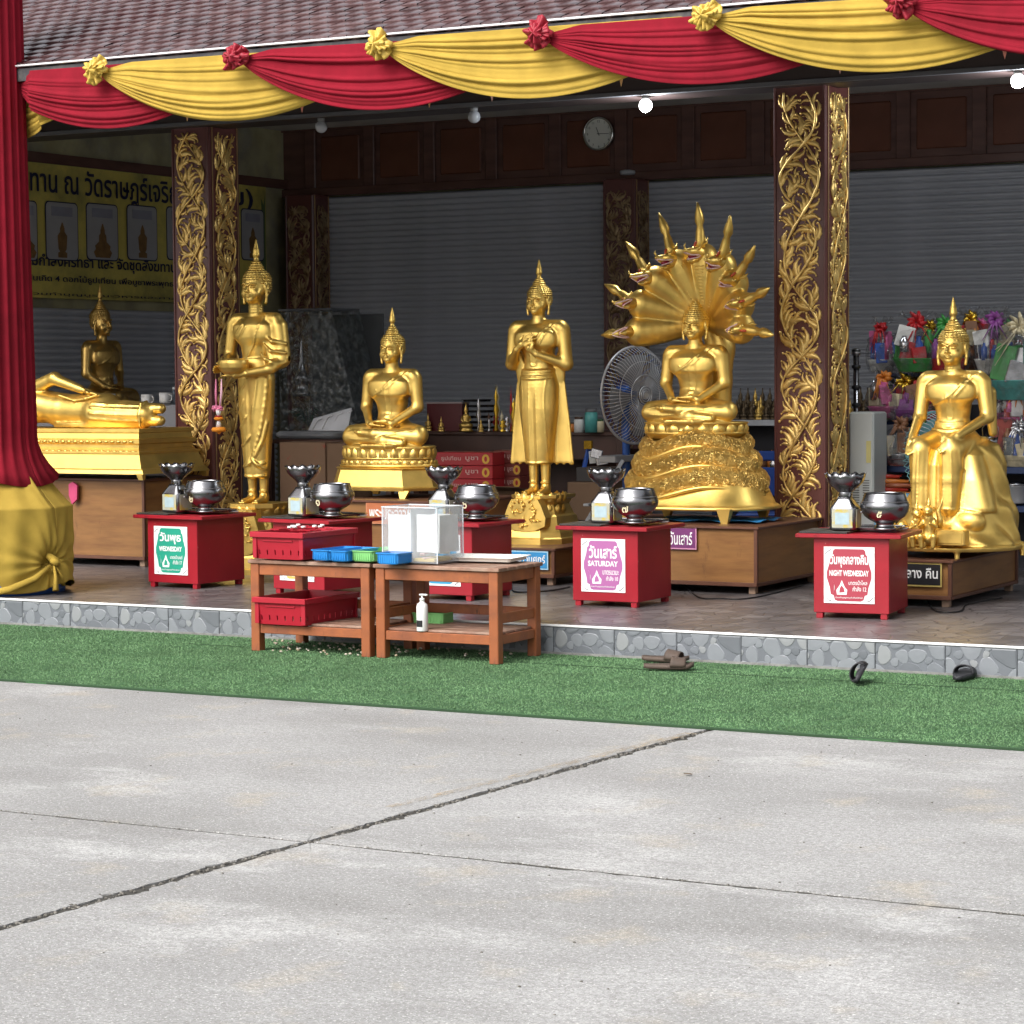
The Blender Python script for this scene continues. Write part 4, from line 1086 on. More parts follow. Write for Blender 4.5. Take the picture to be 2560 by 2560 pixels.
    def mesh(s):
        v = s.v; n = s.n; ins = v < 0
        c = np.zeros(n-1, np.int8)
        for dx in (0, 1):
            for dy in (0, 1):
                for dz in (0, 1): c += ins[dx:n[0]-1+dx, dy:n[1]-1+dy, dz:n[2]-1+dz]
        act = (c > 0) & (c < 8); idx = np.argwhere(act); m_ = len(idx)
        ids = np.full(n-1, -1, np.int32); ids[act] = np.arange(m_)
        pos = np.zeros((m_, 3)); cnt = np.zeros(m_); I, J, K_ = idx.T
        E_ = [((0,0,0),(1,0,0)),((0,1,0),(1,1,0)),((0,0,1),(1,0,1)),((0,1,1),(1,1,1)),((0,0,0),(0,1,0)),((1,0,0),(1,1,0)),((0,0,1),(0,1,1)),((1,0,1),(1,1,1)),((0,0,0),(0,0,1)),((1,0,0),(1,0,1)),((0,1,0),(0,1,1)),((1,1,0),(1,1,1))]
        for a, b in E_:
            va = v[I+a[0], J+a[1], K_+a[2]]; vb = v[I+b[0], J+b[1], K_+b[2]]; x = (va < 0) != (vb < 0)
            t = np.where(x, va/np.where(x, va-vb, 1), 0)
            for d in range(3): pos[:, d] += np.where(x, a[d]+t*(b[d]-a[d]), 0)
            cnt += x
        pos = (idx+pos/cnt[:, None])*s.h+s.lo; F_ = []
        for ax in range(3):
            o1, o2 = [(1, 2), (2, 0), (0, 1)][ax]
            A_ = [slice(None)]*3; B_ = [slice(None)]*3; A_[ax] = slice(0, -1); B_[ax] = slice(1, None)
            x = ins[tuple(A_)] != ins[tuple(B_)]; e = np.argwhere(x)
            ok = (e[:, o1] > 0) & (e[:, o2] > 0) & (e[:, o1] < n[o1]-1) & (e[:, o2] < n[o2]-1); e = e[ok]
            u1 = np.zeros(3, int); u2 = np.zeros(3, int); u1[o1] = 1; u2[o2] = 1
            q = np.stack([ids[tuple((e-u1-u2).T)], ids[tuple((e-u2).T)], ids[tuple(e.T)], ids[tuple((e-u1).T)]], 1)
            fl = ~ins[tuple(e.T)]; q[fl] = q[fl][:, ::-1]; F_.append(q)
        F_ = np.concatenate(F_); F_ = F_[(F_ >= 0).all(1)]
        return pos, F_
def np_mesh(name, parts, M):
    V = np.concatenate([p for p, f in parts]); off = 0; Fs = []
    for p, f in parts: Fs.append(f+off); off += len(p)
    Fq = np.concatenate(Fs).astype(np.int32); me = bpy.data.meshes.new(name); nf = len(Fq)
    me.vertices.add(len(V)); me.vertices.foreach_set('co', V.astype(np.float32).ravel())
    me.loops.add(nf*4); me.loops.foreach_set('vertex_index', Fq.ravel()); me.polygons.add(nf)
    me.polygons.foreach_set('loop_start', np.arange(0, nf*4, 4, dtype=np.int32)); me.polygons.foreach_set('loop_total', np.full(nf, 4, np.int32))
    me.polygons.foreach_set('use_smooth', np.ones(nf, bool)); me.materials.append(M); me.update(calc_edges=True); return me
def rotz(a): c, s_ = math.cos(a), math.sin(a); return np.array([[c, -s_, 0], [s_, c, 0], [0, 0, 1]])
def roty(a): c, s_ = math.cos(a), math.sin(a); return np.array([[c, 0, s_], [0, 1, 0], [-s_, 0, c]])
def rotx(a): c, s_ = math.cos(a), math.sin(a); return np.array([[1, 0, 0], [0, c, -s_], [0, s_, c]])

def head_prims(S, flame=True, curls=1.):
    """head in its own frame: chin at z=0, face towards -Y; about .25 high, flame tip at .47"""
    E_ = S.ell
    E_((0, .012, .118), (.079, .092, .105), k=.02)                    # skull
    E_((0, -.018, .060), (.061, .066, .064), k=.03)                    # jaw
    E_((0, -.062, .018), (.026, .022, .020), k=.02)                    # chin
    for s in (-1, 1):
        E_((s*.040, -.050, .062), (.026, .026, .030), k=.02)           # cheek
        S.path([(s*.008, -.088, .124), (s*.030, -.086, .134), (s*.056, -.064, .124)], [.0065, .007, .005], k=.005)   # brow
        E_((s*.032, -.070, .108), (.019, .014, .0085), k=.006)         # eyelid
        S.path([(s*.014, -.087, .103), (s*.032, -.089, .0995), (s*.051, -.070, .104)], [.0028, .003, .0022], k=.003, mode='sub')
        S.path([(s*.016, -.080, .118), (s*.034, -.084, .1205), (s*.052, -.064, .115)], [.003, .003, .002], k=.004, mode='sub')
        # ear with long lobe
        E_((s*.083, .014, .105), (.012, .026, .036), k=.006)
        S.path([(s*.086, .006, .085), (s*.088, .004, .045), (s*.083, .004, .0)], [.012, .009, .011], k=.008)
        E_((s*.094, .008, .108), (.006, .012, .020), k=.004, mode='sub')
    S.path([(0, -.082, .122), (0, -.096, .100), (0, -.108, .078)], [.007, .009, .0115], k=.008)   # nose
    for s in (-1, 1): E_((s*.0115, -.094, .074), (.008, .009, .007), k=.004)
    E_((0, -.084, .052), (.022, .012, .0065), k=.004); E_((0, -.083, .0415), (.018, .012, .007), k=.004)   # lips
    S.path([(-.022, -.088, .047), (0, -.099, .0462), (.022, -.088, .047)], .0022, k=.002, mode='sub')
    # hair cap with curls
    def hb(x, y, z):
        rad = np.sqrt(x*x+y*y)+1e-6; ang = np.arctan2(y, x)
        return curls*(.0032*np.sin(z*2*PI/.0175)+.0016*np.sin(ang*26+np.round(z/.0175)*1.6))
    q0 = S.T[-1][2]
    tmp = S.v.copy() if False else None
    # cap pieces avoid the face: several ellipsoids behind and above the hairline
    E_((0, .030, .158), (.092, .100, .082), k=.004, fn=hb)
    E_((0, .045, .115), (.090, .080, .085), k=.004, fn=hb)
    E_((0, .020, .188), (.074, .080, .058), k=.006, fn=hb)
    E_((0, .022, .238), (.048, .050, .046), k=.010, fn=hb)             # ushnisha
    E_((0, .022, .272), (.031, .032, .030), k=.008, fn=hb)
    if flame:
        S.cap((0, .022, .29), (0, .022, .315), .020, .015, k=.004)
        S.path([(0, .022, .312), (0, .022, .336), (0, .022, .368), (0, .022, .408), (0, .022, .445)], [.015, .0235, .0200, .0110, .003], k=.003)
def neck_rings(S, c, r_, h):
    for i in range(3):
        z = c[2]+h*(i+.6)/3.4
        for j in range(14):
            a, b = 2*PI*j/14, 2*PI*(j+1)/14
            S.cap((c[0]+r_*math.cos(a), c[1]+r_*math.sin(a), z), (c[0]+r_*math.cos(b), c[1]+r_*math.sin(b), z), .005, k=.005)
def make_head(c, sc_, rot=None, h=.0036, flame=True, curls=1.):
    """separate fine grid for the head, neck included; returns points and faces in figure space"""
    H = SDF((-.125, -.135, -.115), (.125, .145, .485 if flame else .32), h/sc_)
    H.cap((0, .012, -.11), (0, .008, .05), .047, .045, k=.02); neck_rings(H, (0, .012, -.075), .044, .06)
    head_prims(H, flame, curls)
    p, f = H.mesh(); A = np.eye(3) if rot is None else rot
    p = p*np.array([1.12, 1.05, 1.])
    return (p*sc_)@A.T+np.array(c), f
def hand(S, wrist, palm, fdir, side, up, ln=.075, curl=0., r_=.0085, thumb=1, k=.006, spread=.012):
    """wrist -> palm centre -> four fingers along fdir, thumb off one side"""
    wrist, palm, fdir, side = [np.array(v, float) for v in (wrist, palm, fdir, side)]; up = np.array(up, float)
    S.cap(wrist, palm, .021, .024, k=.012)
    fdir = fdir/np.linalg.norm(fdir); side = side/np.linalg.norm(side); base = palm+fdir*.022
    for s in (-1.5, -.5, .5, 1.5): S.cap(palm-fdir*.012+side*s*.009, base+side*s*.0125, .0125, .011, k=.008)
    for i, s in enumerate((-1.5, -.5, .5, 1.5)):
        L_ = ln*(.86, 1., .95, .78)[i]; a = base+side*s*.0135; b = a+(fdir*(1-curl*.3)-up*curl*.5+side*s*.03)*L_*.5; c = b+(fdir*(1-curl)-up*curl)*L_*.5
        S.cap(a, b, r_, r_*.92, k=.003); S.cap(b, c, r_*.92, r_*.7, k=.003)
    if thumb:
        a = palm+side*thumb*.022-fdir*.01; b = a+(fdir*.55+side*thumb*.55)*.035; c = b+(fdir*.9+side*thumb*.1)*.030
        S.cap(a, b, .0125, .010, k=.006); S.cap(b, c, .010, .0075, k=.004)

def torso(S, zs, zw, bare=True):
    """chest and waist between waist height zw and shoulder height zs, shoulder span about .43"""
    S.prof([(zw-.10, 0, .01, .130, .10), (zw-.03, 0, .01, .118, .092), (zw+.04, 0, .01, .110, .085), (zw+.14, 0, .008, .126, .095), (zs-.14, 0, .006, .152, .106), (zs-.05, 0, .008, .168, .100), (zs+.0, 0, .012, .10, .07)], k=.03)
    for s in (-1, 1):
        S.ell((s*.070, -.046, zs-.100), (.088, .032, .066), k=.06)
        S.cap((s*.03, .012, zs+.002), (s*.172, .012, zs-.012), .043, .054, k=.025)
    S.cap((0, .012, zs-.02), (0, .008, zs+.10), .05, .046, k=.03)
def arm(S, sh, el, wr, r_=(.052, .040, .036, .024), k=.02):
    S.cap(sh, el, r_[0], r_[1], k=k); S.cap(el, wr, r_[2], r_[3], k=k)
def finish(S, head, name, parent, M=GOLD, extra=()):
    return link(name, np_mesh(name, [S.mesh(), head]+list(extra), M), parent)

# ---------------------------------------------------------------- seated, meditating (local origin: middle of the seat)
def seated_figure(parent, M=GOLD, flame=True, hs=.86, h=.0058, name='figure', rot_head=None, curls=1.):
    S = SDF((-.37, -.33, -.02), (.37, .20, .66), h)
    torso(S, .50, .20)
    S.ell((0, .03, .10), (.165, .125, .10), k=.03)
    S.ell((0, -.052, .175), (.062, .050, .048), k=.03)                  # belly
    # folded legs
    for s in (-1, 1):
        S.cap((s*.09, .02, .088), (s*.275, -.085, .082), .088, .070, k=.02)
    S.cap((-.285, -.10, .068), (.06, -.20, .040), .062, .046, k=.006)
    S.cap((.06, -.20, .040), (.20, -.19, .030), .042, .030, k=.02)       # lower (left) shin runs to the right
    S.cap((.285, -.10, .070), (-.02, -.195, .088), .060, .044, k=.006)   # upper shin
    S.cap((-.02, -.195, .088), (-.15, -.185, .100), .040, .026, k=.012)
    S.path([(-.29, -.10, .006), (-.1, -.24, .006), (.1, -.25, .006), (.29, -.10, .006)], .016, k=.01)
    S.path([(-.15, -.205, .10), (-.19, -.19, .105)], [.018, .012], k=.006)
    # arms
    arm(S, (-.190, .015, .462), (-.216, .005, .275), (-.115, -.125, .168))
    arm(S, (.190, .015, .462), (.216, .005, .275), (.085, -.145, .158))
    hand(S, (-.12, -.12, .168), (-.07, -.150, .155), (1, -.10, -.10), (0, -1, 0), (0, 0, 1), thumb=-1, ln=.085, k=.004)
    hand(S, (.09, -.14, .162), (.045, -.158, .178), (-1, -.06, -.02), (0, -1, 0), (0, 0, 1), thumb=-1, ln=.085, k=.004)
    # robe edge over the left shoulder, belly strip, waist folds
    S.drape([(.115, .530), (.06, .47), (-.01, .40), (-.09, .355), (-.135, .34)], .0065, k=.006)
    S.drape([(.155, .52), (.085, .46), (.02, .40)], .005, k=.005)
    S.drape([(.005, .42), (.0, .33), (0, .25), (.0, .215)], .0045, k=.004)
    S.drape([(.045, .415), (.040, .33), (.038, .25), (.030, .215), (.0, .212)], .0045, k=.004)
    S.drape([(-.26, .055), (-.15, .05), (.0, .06), (.10, .085), (.26, .12)], .004, k=.004, y0=-.32)
    S.drape([(-.27, .10), (-.16, .12), (-.06, .13)], .004, k=.004, y0=-.32)
    S.drape([(-.22, .018), (.0, .014), (.24, .020)], .006, k=.004, y0=-.32)
    S.ell((-.072, -.100, .392), (.005, .005, .005), k=.004)
    return finish(S, make_head((0, .0, .585), hs, rot_head, flame=flame, curls=curls), name, parent, M)
# ---------------------------------------------------------------- standing figures
def leg_profile(S, zh, zb, hem, wob=0.):
    """wrapped robe from belt to hem"""
    H_ = zb-hem
    S.prof([(hem, 0, .0, .098, .080), (hem+.05, 0, 0, .104, .084), (hem+.30*H_, 0, 0, .122, .092), (hem+.6*H_, 0, .0, .146, .104), (hem+.85*H_, 0, .004, .152, .106), (zb, 0, .006, .130, .098), (zb+.02, 0, .006, .120, .09)], k=.02,
           fn=lambda x, y, z: .010*np.exp(-(x/.020)**2)*(y < 0)*np.clip((zb-.1-z)/.15, 0, 1))
def feet(S, hem, sp=.052, k=.02):
    for s in (-1, 1):
        S.cap((s*sp, .01, hem+.03), (s*sp, .01, .07), .040, .030, k=.01)
        S.ell((s*sp, .012, .045), (.034, .042, .045), k=.015)
        S.cap((s*sp, .0, .03), (s*(sp+.008), -.105, .016), .030, .020, k=.02)
        for j in range(5):
            x = s*(sp+.008+(j-2)*.0105); S.cap((x, -.095, .014), (x, -.135+.004*abs(j-(1 if s > 0 else 3)), .010), .0075, .006, k=.003)
        S.path([(s*sp-.03, -.01, .088), (s*sp, -.028, .092), (s*sp+.03, -.01, .088)], .006, k=.004)
def bowl_figure(parent):
    S = SDF((-.29, -.36, -.01), (.29, .19, 1.52), .0062)
    torso(S, 1.355, 1.02); leg_profile(S, 0, 1.04, .19); feet(S, .19)
    # robe mass over the left shoulder and arm
    S.cap((.195, .02, 1.29), (.235, .01, 1.06), .066, .060, k=.02)
    S.cap((.14, .01, 1.20), (.175, -.03, 1.03), .060, .050, k=.03)
    for i, (a, b, c) in enumerate((((.13, -.06, 1.225), (.19, -.065, 1.185), (.285, -.01, 1.165)), ((.12, -.07, 1.165), (.19, -.085, 1.115), (.283, -.025, 1.10)), ((.11, -.09, 1.10), (.16, -.105, 1.055), (.24, -.07, 1.02)), ((.15, -.09, 1.04), (.22, -.075, 1.01), (.28, -.03, 1.03)))):
        S.path([a, b, c], [.008, .015, .010], k=.012)
    S.cap((.235, .0, 1.04), (.19, -.10, .985), .050, .036, k=.015)
    S.cap((.20, -.09, .985), (.055, -.205, .955), .038, .027, k=.015)
    arm(S, (-.200, .012, 1.312), (-.235, .0, 1.085), (-.165, -.175, .995), r_=(.055, .042, .037, .026))
    S.prof([(1.075, -.233, .0, .045, .045), (1.09, -.233, 0, .050, .050), (1.10, -.232, 0, .046, .046)], k=.004)
    # alms bowl
    S.prof([(.945, -.045, -.225, .060, .050), (.965, -.045, -.225, .095, .078), (.995, -.045, -.225, .118, .098), (1.03, -.045, -.225, .122, .102), (1.045, -.045, -.225, .116, .098), (1.052, -.045, -.225, .118, .10)], k=.004)
    S.ell((-.045, -.225, 1.056), (.105, .088, .012), k=.003, mode='sub')
    S.prof([(1.05, -.045, -.225, .095, .08), (1.062, -.045, -.225, .088, .074)], k=.003)
    hand(S, (.06, -.20, .955), (-.01, -.24, .938), (-1, -.12, -.03), (0, -1, .1), (0, 0, -1), thumb=-1, ln=.10, k=.004, r_=.0095)
    hand(S, (-.16, -.18, .995), (-.172, -.232, .985), (.25, -1, -.02), (0, 0, 1), (-1, 0, 0), thumb=1, ln=.085, curl=.0, k=.004, r_=.0095)
    # robe edges and folds
    S.drape([(.12, 1.38), (.08, 1.28), (.045, 1.17), (-.0, 1.10), (-.02, 1.075)], .007, k=.006)
    S.drape([(-.05, 1.315), (-.09, 1.27), (-.125, 1.235)], .006, k=.006); S.drape([(-.02, 1.30), (-.055, 1.245), (-.09, 1.20)], .006, k=.006)
    S.drape([(-.10, .80), (-.04, .87), (.0, .95)], .006, k=.008)
    for (pts, r_) in (([(.13, .96), (.12, .75), (.08, .52), (.02, .36), (-.02, .30)], .009), ([(.07, .95), (.05, .78), (.02, .60)], .007), ([(.12, .60), (.09, .46), (.03, .34)], .010), ([(-.12, .66), (-.08, .70), (-.05, .76)], .006),
                      ([(-.11, .55), (-.07, .58), (-.03, .64)], .006), ([(-.10, .42), (-.05, .44), (.0, .50)], .007), ([(-.095, .27), (-.03, .285), (.01, .31)], .008), ([(.02, .31), (.05, .285), (.09, .30)], .009), ([(.095, .255), (.05, .29), (.01, .33)], .008)):
        S.drape(pts, r_, k=.012, sink=.7)
    S.drape([(-.095, .205), (0, .197), (.095, .205)], .007, k=.005)
    return finish(S, make_head((0, -.002, 1.470), 1.04, h=.0042), 'figure', parent)
def crossed_figure(parent):
    S = SDF((-.29, -.30, -.01), (.29, .20, 1.36), .0060)
    torso(S, 1.205, .90); leg_profile(S, 0, .87, .225); feet(S, .225, .048)
    # open robe wings falling from the arms to the hem
    for s in (-1, 1):
        def wing(x, y, z, s=s): return .004*np.sin(z*30)*0
        S.prof([(.215, s*.150, .045, .105, .012), (.24, s*.150, .045, .103, .014), (.50, s*.145, .045, .085, .016), (.80, s*.135, .04, .055, .020), (.90, s*.15, .03, .050, .024), (1.02, s*.19, .02, .040, .030)], k=.012, pw=2.6)
        for j in range(3): S.ell((s*(.095+.055*j), .045, .213), (.024, .03, .016), k=.005, mode='sub')
        S.path([(s*.248, .040, .23), (s*.222, .040, .5), (s*.188, .035, .80)], .007, k=.006)
        S.path([(s*.120, .03, .23), (s*.120, .028, .5), (s*.12, .02, .80)], .006, k=.006)
    arm(S, (-.194, .012, 1.168), (-.220, .005, .935), (-.105, -.125, 1.035), r_=(.052, .044, .040, .026))
    arm(S, (.194, .012, 1.168), (.226, .0, .930), (.055, -.120, 1.000), r_=(.052, .046, .043, .026))
    hand(S, (-.10, -.13, 1.04), (-.060, -.140, 1.075), (.85, -.05, .55), (.5, -.25, -.8), (0, 1, 0), thumb=-1, ln=.10, k=.004)
    hand(S, (.05, -.122, 1.0), (.005, -.150, 1.045), (-.45, .2, .85), (.85, 0, .5), (0, 1, 0), thumb=1, ln=.07, curl=.5, k=.005)
    S.drape([(.12, 1.225), (.07, 1.16), (.03, 1.10), (.01, 1.05)], .006, k=.005); S.drape([(.145, 1.215), (.09, 1.13), (.055, 1.07)], .005, k=.005)
    S.drape([(-.022, 1.0), (-.024, .96), (-.022, .925), (.0, .918), (.022, .925), (.024, .96), (.022, 1.0)], .005, k=.004)
    for z in (.885, .862, .835): S.drape([(-.125, z+.004), (-.06, z-.004), (0, z-.007), (.06, z-.004), (.125, z+.004)], .009, k=.006)
    S.drape([(-.10, .83), (-.085, .70), (-.09, .50), (-.09, .30)], .004, k=.005); S.drape([(.10, .83), (.085, .70), (.09, .50), (.09, .30)], .004, k=.005)
    S.drape([(-.03, .80), (-.03, .60), (-.03, .40), (-.035, .25)], .0035, k=.005, sink=.6); S.drape([(.03, .78), (.03, .60), (.03, .40), (.03, .25)], .0035, k=.005, sink=.6)
    S.drape([(-.09, .235), (0, .228), (.09, .235)], .006, k=.005)
    return finish(S, make_head((0, -.002, 1.288), .875), 'figure', parent)
def rock_figure(parent):
    """seated with legs down on a rock mound; local origin on top of the stand"""
    S = SDF((-.52, -.50, .0), (.56, .42, 1.36), .0076)
    nz = lambda x, y, z: .018*np.sin(x*17+2*np.sin(z*9))*np.sin(z*13+y*7)+.010*np.sin(y*31+z*19)+0*x
    S.prof([(.055, .0, -.0, .45, .40), (.10, .0, .0, .44, .39), (.16, .01, .02, .41, .37), (.30, .03, .05, .35, .33), (.45, .04, .07, .30, .29), (.60, .05, .09, .26, .25), (.72, .05, .10, .23, .21), (.77, .04, .10, .17, .17)], k=.03, fn=nz)
    S.prof([(.045, -.01, -.02, .46, .42), (.075, -.01, -.02, .47, .43)], k=.01)
    for x, y in ((.16, -.38), (-.3, -.3), (.44, .1)): S.path([(x, y, .07), (x+.004, y-.012, .0)], [.022, .016], k=.015)
    # pelvis and thighs coming forward, shins down under the robe
    S.ell((0, .01, .74), (.175, .15, .10), k=.03)
    for s, kx in ((-1, -.125), (1, .075)):
        S.cap((s*.09, .0, .74), (kx*1.05, -.235, .70), .092, .082, k=.02)
        S.path([(kx*1.05, -.245, .69), (kx*1.0, -.255, .50), (kx*.95, -.27, .325)], [.078, .070, .062], k=.012)
        S.cap((kx*.95, -.265, .34), (kx*.95, -.275, .20), .036, .028, k=.01)
        S.cap((kx*.95, -.27, .185), (kx*1.1, -.375, .165), .030, .020, k=.012)
    S.prof([(.315, -.02, -.235, .150, .075), (.45, -.02, -.225, .150, .075), (.60, -.02, -.20, .150, .09), (.70, -.01, -.12, .150, .12)], k=.015, fn=lambda x, y, z: .016*np.exp(-((x+.025)/.028)**2))
    # robe skirt falling on the viewer's right
    S.prof([(.295, .215, -.16, .125, .10), (.32, .215, -.16, .125, .105), (.50, .185, -.13, .105, .10), (.66, .14, -.08, .095, .10), (.74, .10, -.03, .07, .08)], k=.02, pw=2.6)
    S.ell((.20, -.24, .235), (.10, .07, .075), k=.02)
    torso(S, 1.165, .86)
    arm(S, (-.196, .012, 1.126), (-.214, -.03, .905), (-.205, -.20, .78), r_=(.054, .042, .038, .026))
    S.prof([(.885, -.215, -.03, .044, .044), (.90, -.215, -.03, .050, .050), (.91, -.215, -.03, .046, .046)], k=.004)
    arm(S, (.200, .012, 1.126), (.242, -.02, .905), (.115, -.24, .785), r_=(.054, .044, .038, .026))
    S.cap((.225, .07, 1.06), (.245, .08, .80), .045, .028, k=.02)
    hand(S, (-.205, -.20, .78), (-.195, -.262, .745), (.10, -.55, -.75), (1, 0, .1), (0, 0, 1), thumb=1, ln=.085, curl=-.25, r_=.0095)
    hand(S, (.115, -.24, .785), (.075, -.285, .755), (-.45, -.35, -.62), (1, -.3, -.4), (0, 0, 1), thumb=-1, ln=.085, r_=.0095)
    S.drape([(.12, 1.185), (.07, 1.10), (.0, 1.03), (-.09, .99), (-.13, .98)], .007, k=.006); S.drape([(.15, 1.175), (.10, 1.10), (.05, 1.04)], .006, k=.006)
    S.drape([(-.012, 1.06), (-.014, .96), (-.014, .89), (.006, .885), (.026, .89), (.026, .96), (.026, 1.06)], .0045, k=.004)
    for z in (.87, .85, .825): S.drape([(-.125, z), (0, z-.012), (.125, z)], .010, k=.007)
    for x in (-.16, -.125, -.07, .0, .045, .10, .15): S.drape([(x*.95, .69), (x, .55), (x*1.02, .34)], .005, k=.012, sink=.8)
    S.drape([(-.19, .328), (-.12, .318), (-.05, .318)], .008, k=.005); S.drape([(.0, .318), (.06, .318), (.12, .312), (.22, .298), (.33, .292)], .007, k=.005)
    return finish(S, make_head((-.005, -.002, 1.250), .98, h=.004), 'figure', parent)
def reclining_figure(parent):
    """lying on the right side, head to the left, feet to the right; x from -1.25 to .25"""
    S = SDF((-1.35, -.20, .0), (.36, .24, .52), .0085)
    S.cap((-.80, .04, .15), (-.30, .03, .135), .125, .150, k=.03)      # hips / belly
    S.cap((-1.05, .04, .19), (-.75, .03, .16), .150, .120, k=.03)      # chest
    S.cap((-1.2, .04, .28), (-1.05, .04, .21), .05, .06, k=.03)
    for z, y in ((.158, .0), (.062, -.01)):                            # two legs, one over the other
        S.path([(-.38, y+.01, z-.02), (-.05, y, z), (.12, y, z-.002)], [.100, .064, .058], k=.012)
        S.cap((.12, y, z), (.155, y, z), .050, .040, k=.006)
        S.prof([(0, 0, 0, 1, 1), (1e-3, 0, 0, 1, 1)], k=.001) if False else None
        S.path([(.150, y, z), (.22, y, z), (.275, y, z)], [.045, .044, .040], k=.004)
    S.cap((-.35, -.02, .11), (.13, -.02, .11), .115, .085, k=.03); S.prof([(.008, -.35, 0, .45, .11), (.05, -.35, 0, .47, .11)], k=.02)
    S.path([(.135, -.095, .02), (.135, -.105, .11), (.135, -.075, .20), (.135, .0, .22)], .009, k=.008)
    for z, yy in ((.185, -.075), (.150, -.096), (.105, -.108), (.06, -.10)): S.path([(-.34, yy-.032, z+.02), (-.10, yy-.010, z+.006), (.13, yy+.006, z)], .006, k=.010)
    # upper arm bent, forearm resting along the thigh
    S.cap((-1.0, .0, .33), (-.78, -.02, .41), .060, .052, k=.02)
    S.cap((-.78, -.02, .40), (-.50, -.03, .315), .050, .034, k=.02)
    hand(S, (-.50, -.03, .315), (-.42, -.035, .295), (1, 0, -.22), (0, -1, 0), (0, 0, -1), thumb=1, ln=.095, r_=.010)
    S.path([(-.68, -.10, .27), (-.52, -.10, .225), (-.40, -.10, .24), (-.30, -.08, .27)], .010, k=.015)
    A = roty(R(-62))@rotz(0)
    hd = make_head((-1.19, .03, .30), .95, roty(R(-65)), h=.006)
    return finish(S, hd, 'figure', parent)

# ---------------------------------------------------------------- gilt pedestals
def poly_ring(pts, z, k=1., dx=0, dy=0): return [(x*k+dx, y*k+dy, z) for x, y in pts]
def loft(mb, rings, smooth=False, cap=True):
    n = len(rings[0]); P = [p for r_ in rings for p in r_]
    Fc = [(i*n+j, i*n+(j+1) % n, (i+1)*n+(j+1) % n, (i+1)*n+j) for i in range(len(rings)-1) for j in range(n)]
    if cap: Fc += [tuple(range(n-1, -1, -1)), tuple((len(rings)-1)*n+j for j in range(n))]
    mb.raw(P, Fc, smooth)
def ring_pts(kind, a, b_, n=48):
    if kind == 'oval': return [(a*math.cos(2*PI*k/n), b_*math.sin(2*PI*k/n)) for k in range(n)]
    if kind == 'hexa': # flat front with canted corners
        return [(-a*.66, -b_), (a*.66, -b_), (a, -b_*.35), (a, b_*.6), (a*.66, b_), (-a*.66, b_), (-a, b_*.6), (-a, -b_*.35)]
def petals(mb, ring, z, h, n, out=.012, up=1, M=None):
    """row of rounded lotus petals along an oval"""
    a, b_ = ring
    for k in range(n):
        t = 2*PI*(k+.5)/n; cx, cy = a*math.cos(t), b_*math.sin(t); nx, ny = math.cos(t)/a, math.sin(t)/b_; l_ = math.hypot(nx, ny); nx /= l_; ny /= l_
        w_ = PI*(a+b_)/n*.92/2
        P = []
        for i in range(5):
            v = i/4
            for j in range(5):
                u = -1+j/2; ww = w_*math.sqrt(max(0, 1-(v**2.4)))if up > 0 else w_*math.sqrt(max(0, 1-((1-v)**2.4)))
                bul = out*(1-u*u)*math.sin(PI*(v*.8+.15))+.003
                P.append((cx+nx*bul-ny*u*ww, cy+ny*bul+nx*u*ww, z+h*v))
        mb.raw(P, [(i*5+j, i*5+j+1, (i+1)*5+j+1, (i+1)*5+j) for i in range(4) for j in range(4)], True)
def legs_skirt(mb, a, b_, z0, z1):
    """low apron with four short splayed legs"""
    ring = ring_pts('hexa', a, b_)
    loft(mb, [poly_ring(ring, z0+.055, 1.0), poly_ring(ring, z0+.075, 1.02), poly_ring(ring, z0+.085, .985), poly_ring(ring, z1-.012, .90), poly_ring(ring, z1, .93), poly_ring(ring, z1+.006, .90)])
    for sx_, sy_ in ((-.66, -1), (.66, -1), (.66, 1), (-.66, 1)):
        x, y = a*sx_, b_*sy_*.985; s = 1 if sx_ > 0 else -1
        loft(mb, [[(x-s*.005-.022, y-.012*(-sy_), z0), (x-s*.005+.022, y-.012*(-sy_), z0), (x-s*.005+.022, y+.02*(-sy_), z0), (x-s*.005-.022, y+.02*(-sy_), z0)],
                  [(x-.045, y, z0+.058), (x+.045, y, z0+.058), (x+.045, y+.03*(-sy_), z0+.058), (x-.045, y+.03*(-sy_), z0+.058)]])
def lotus_pedestal(parent, a, b_, h, M=GOLD):
    mb = MB(); legs_skirt(mb, a, b_, 0, .62*h-.02); mb.build('footed_base', M, parent)
    z = .62*h-.012; k = .86; mb = MB(); O = lambda q, zz: [(x, y, zz) for x, y in ring_pts('oval', a*q, b_*q)]
    loft(mb, [O(k+.04, z), O(k+.06, z+.012), O(k+.03, z+.02), O(k-.03, z+.045), O(k-.05, z+.055), O(k-.01, z+.062), O(k-.01, z+.070), O(k-.06, z+.078), O(k-.02, h-.022), O(k, h-.006), O(k-.04, h)], True)
    petals(mb, (a*(k-.0), b_*(k-.0)), z+.018, .036, 34, .010, 1); petals(mb, (a*(k-.035), b_*(k-.035)), z+.072, h-z-.085, 26, .016, 1)
    return mb.build('lotus_band', M, parent)
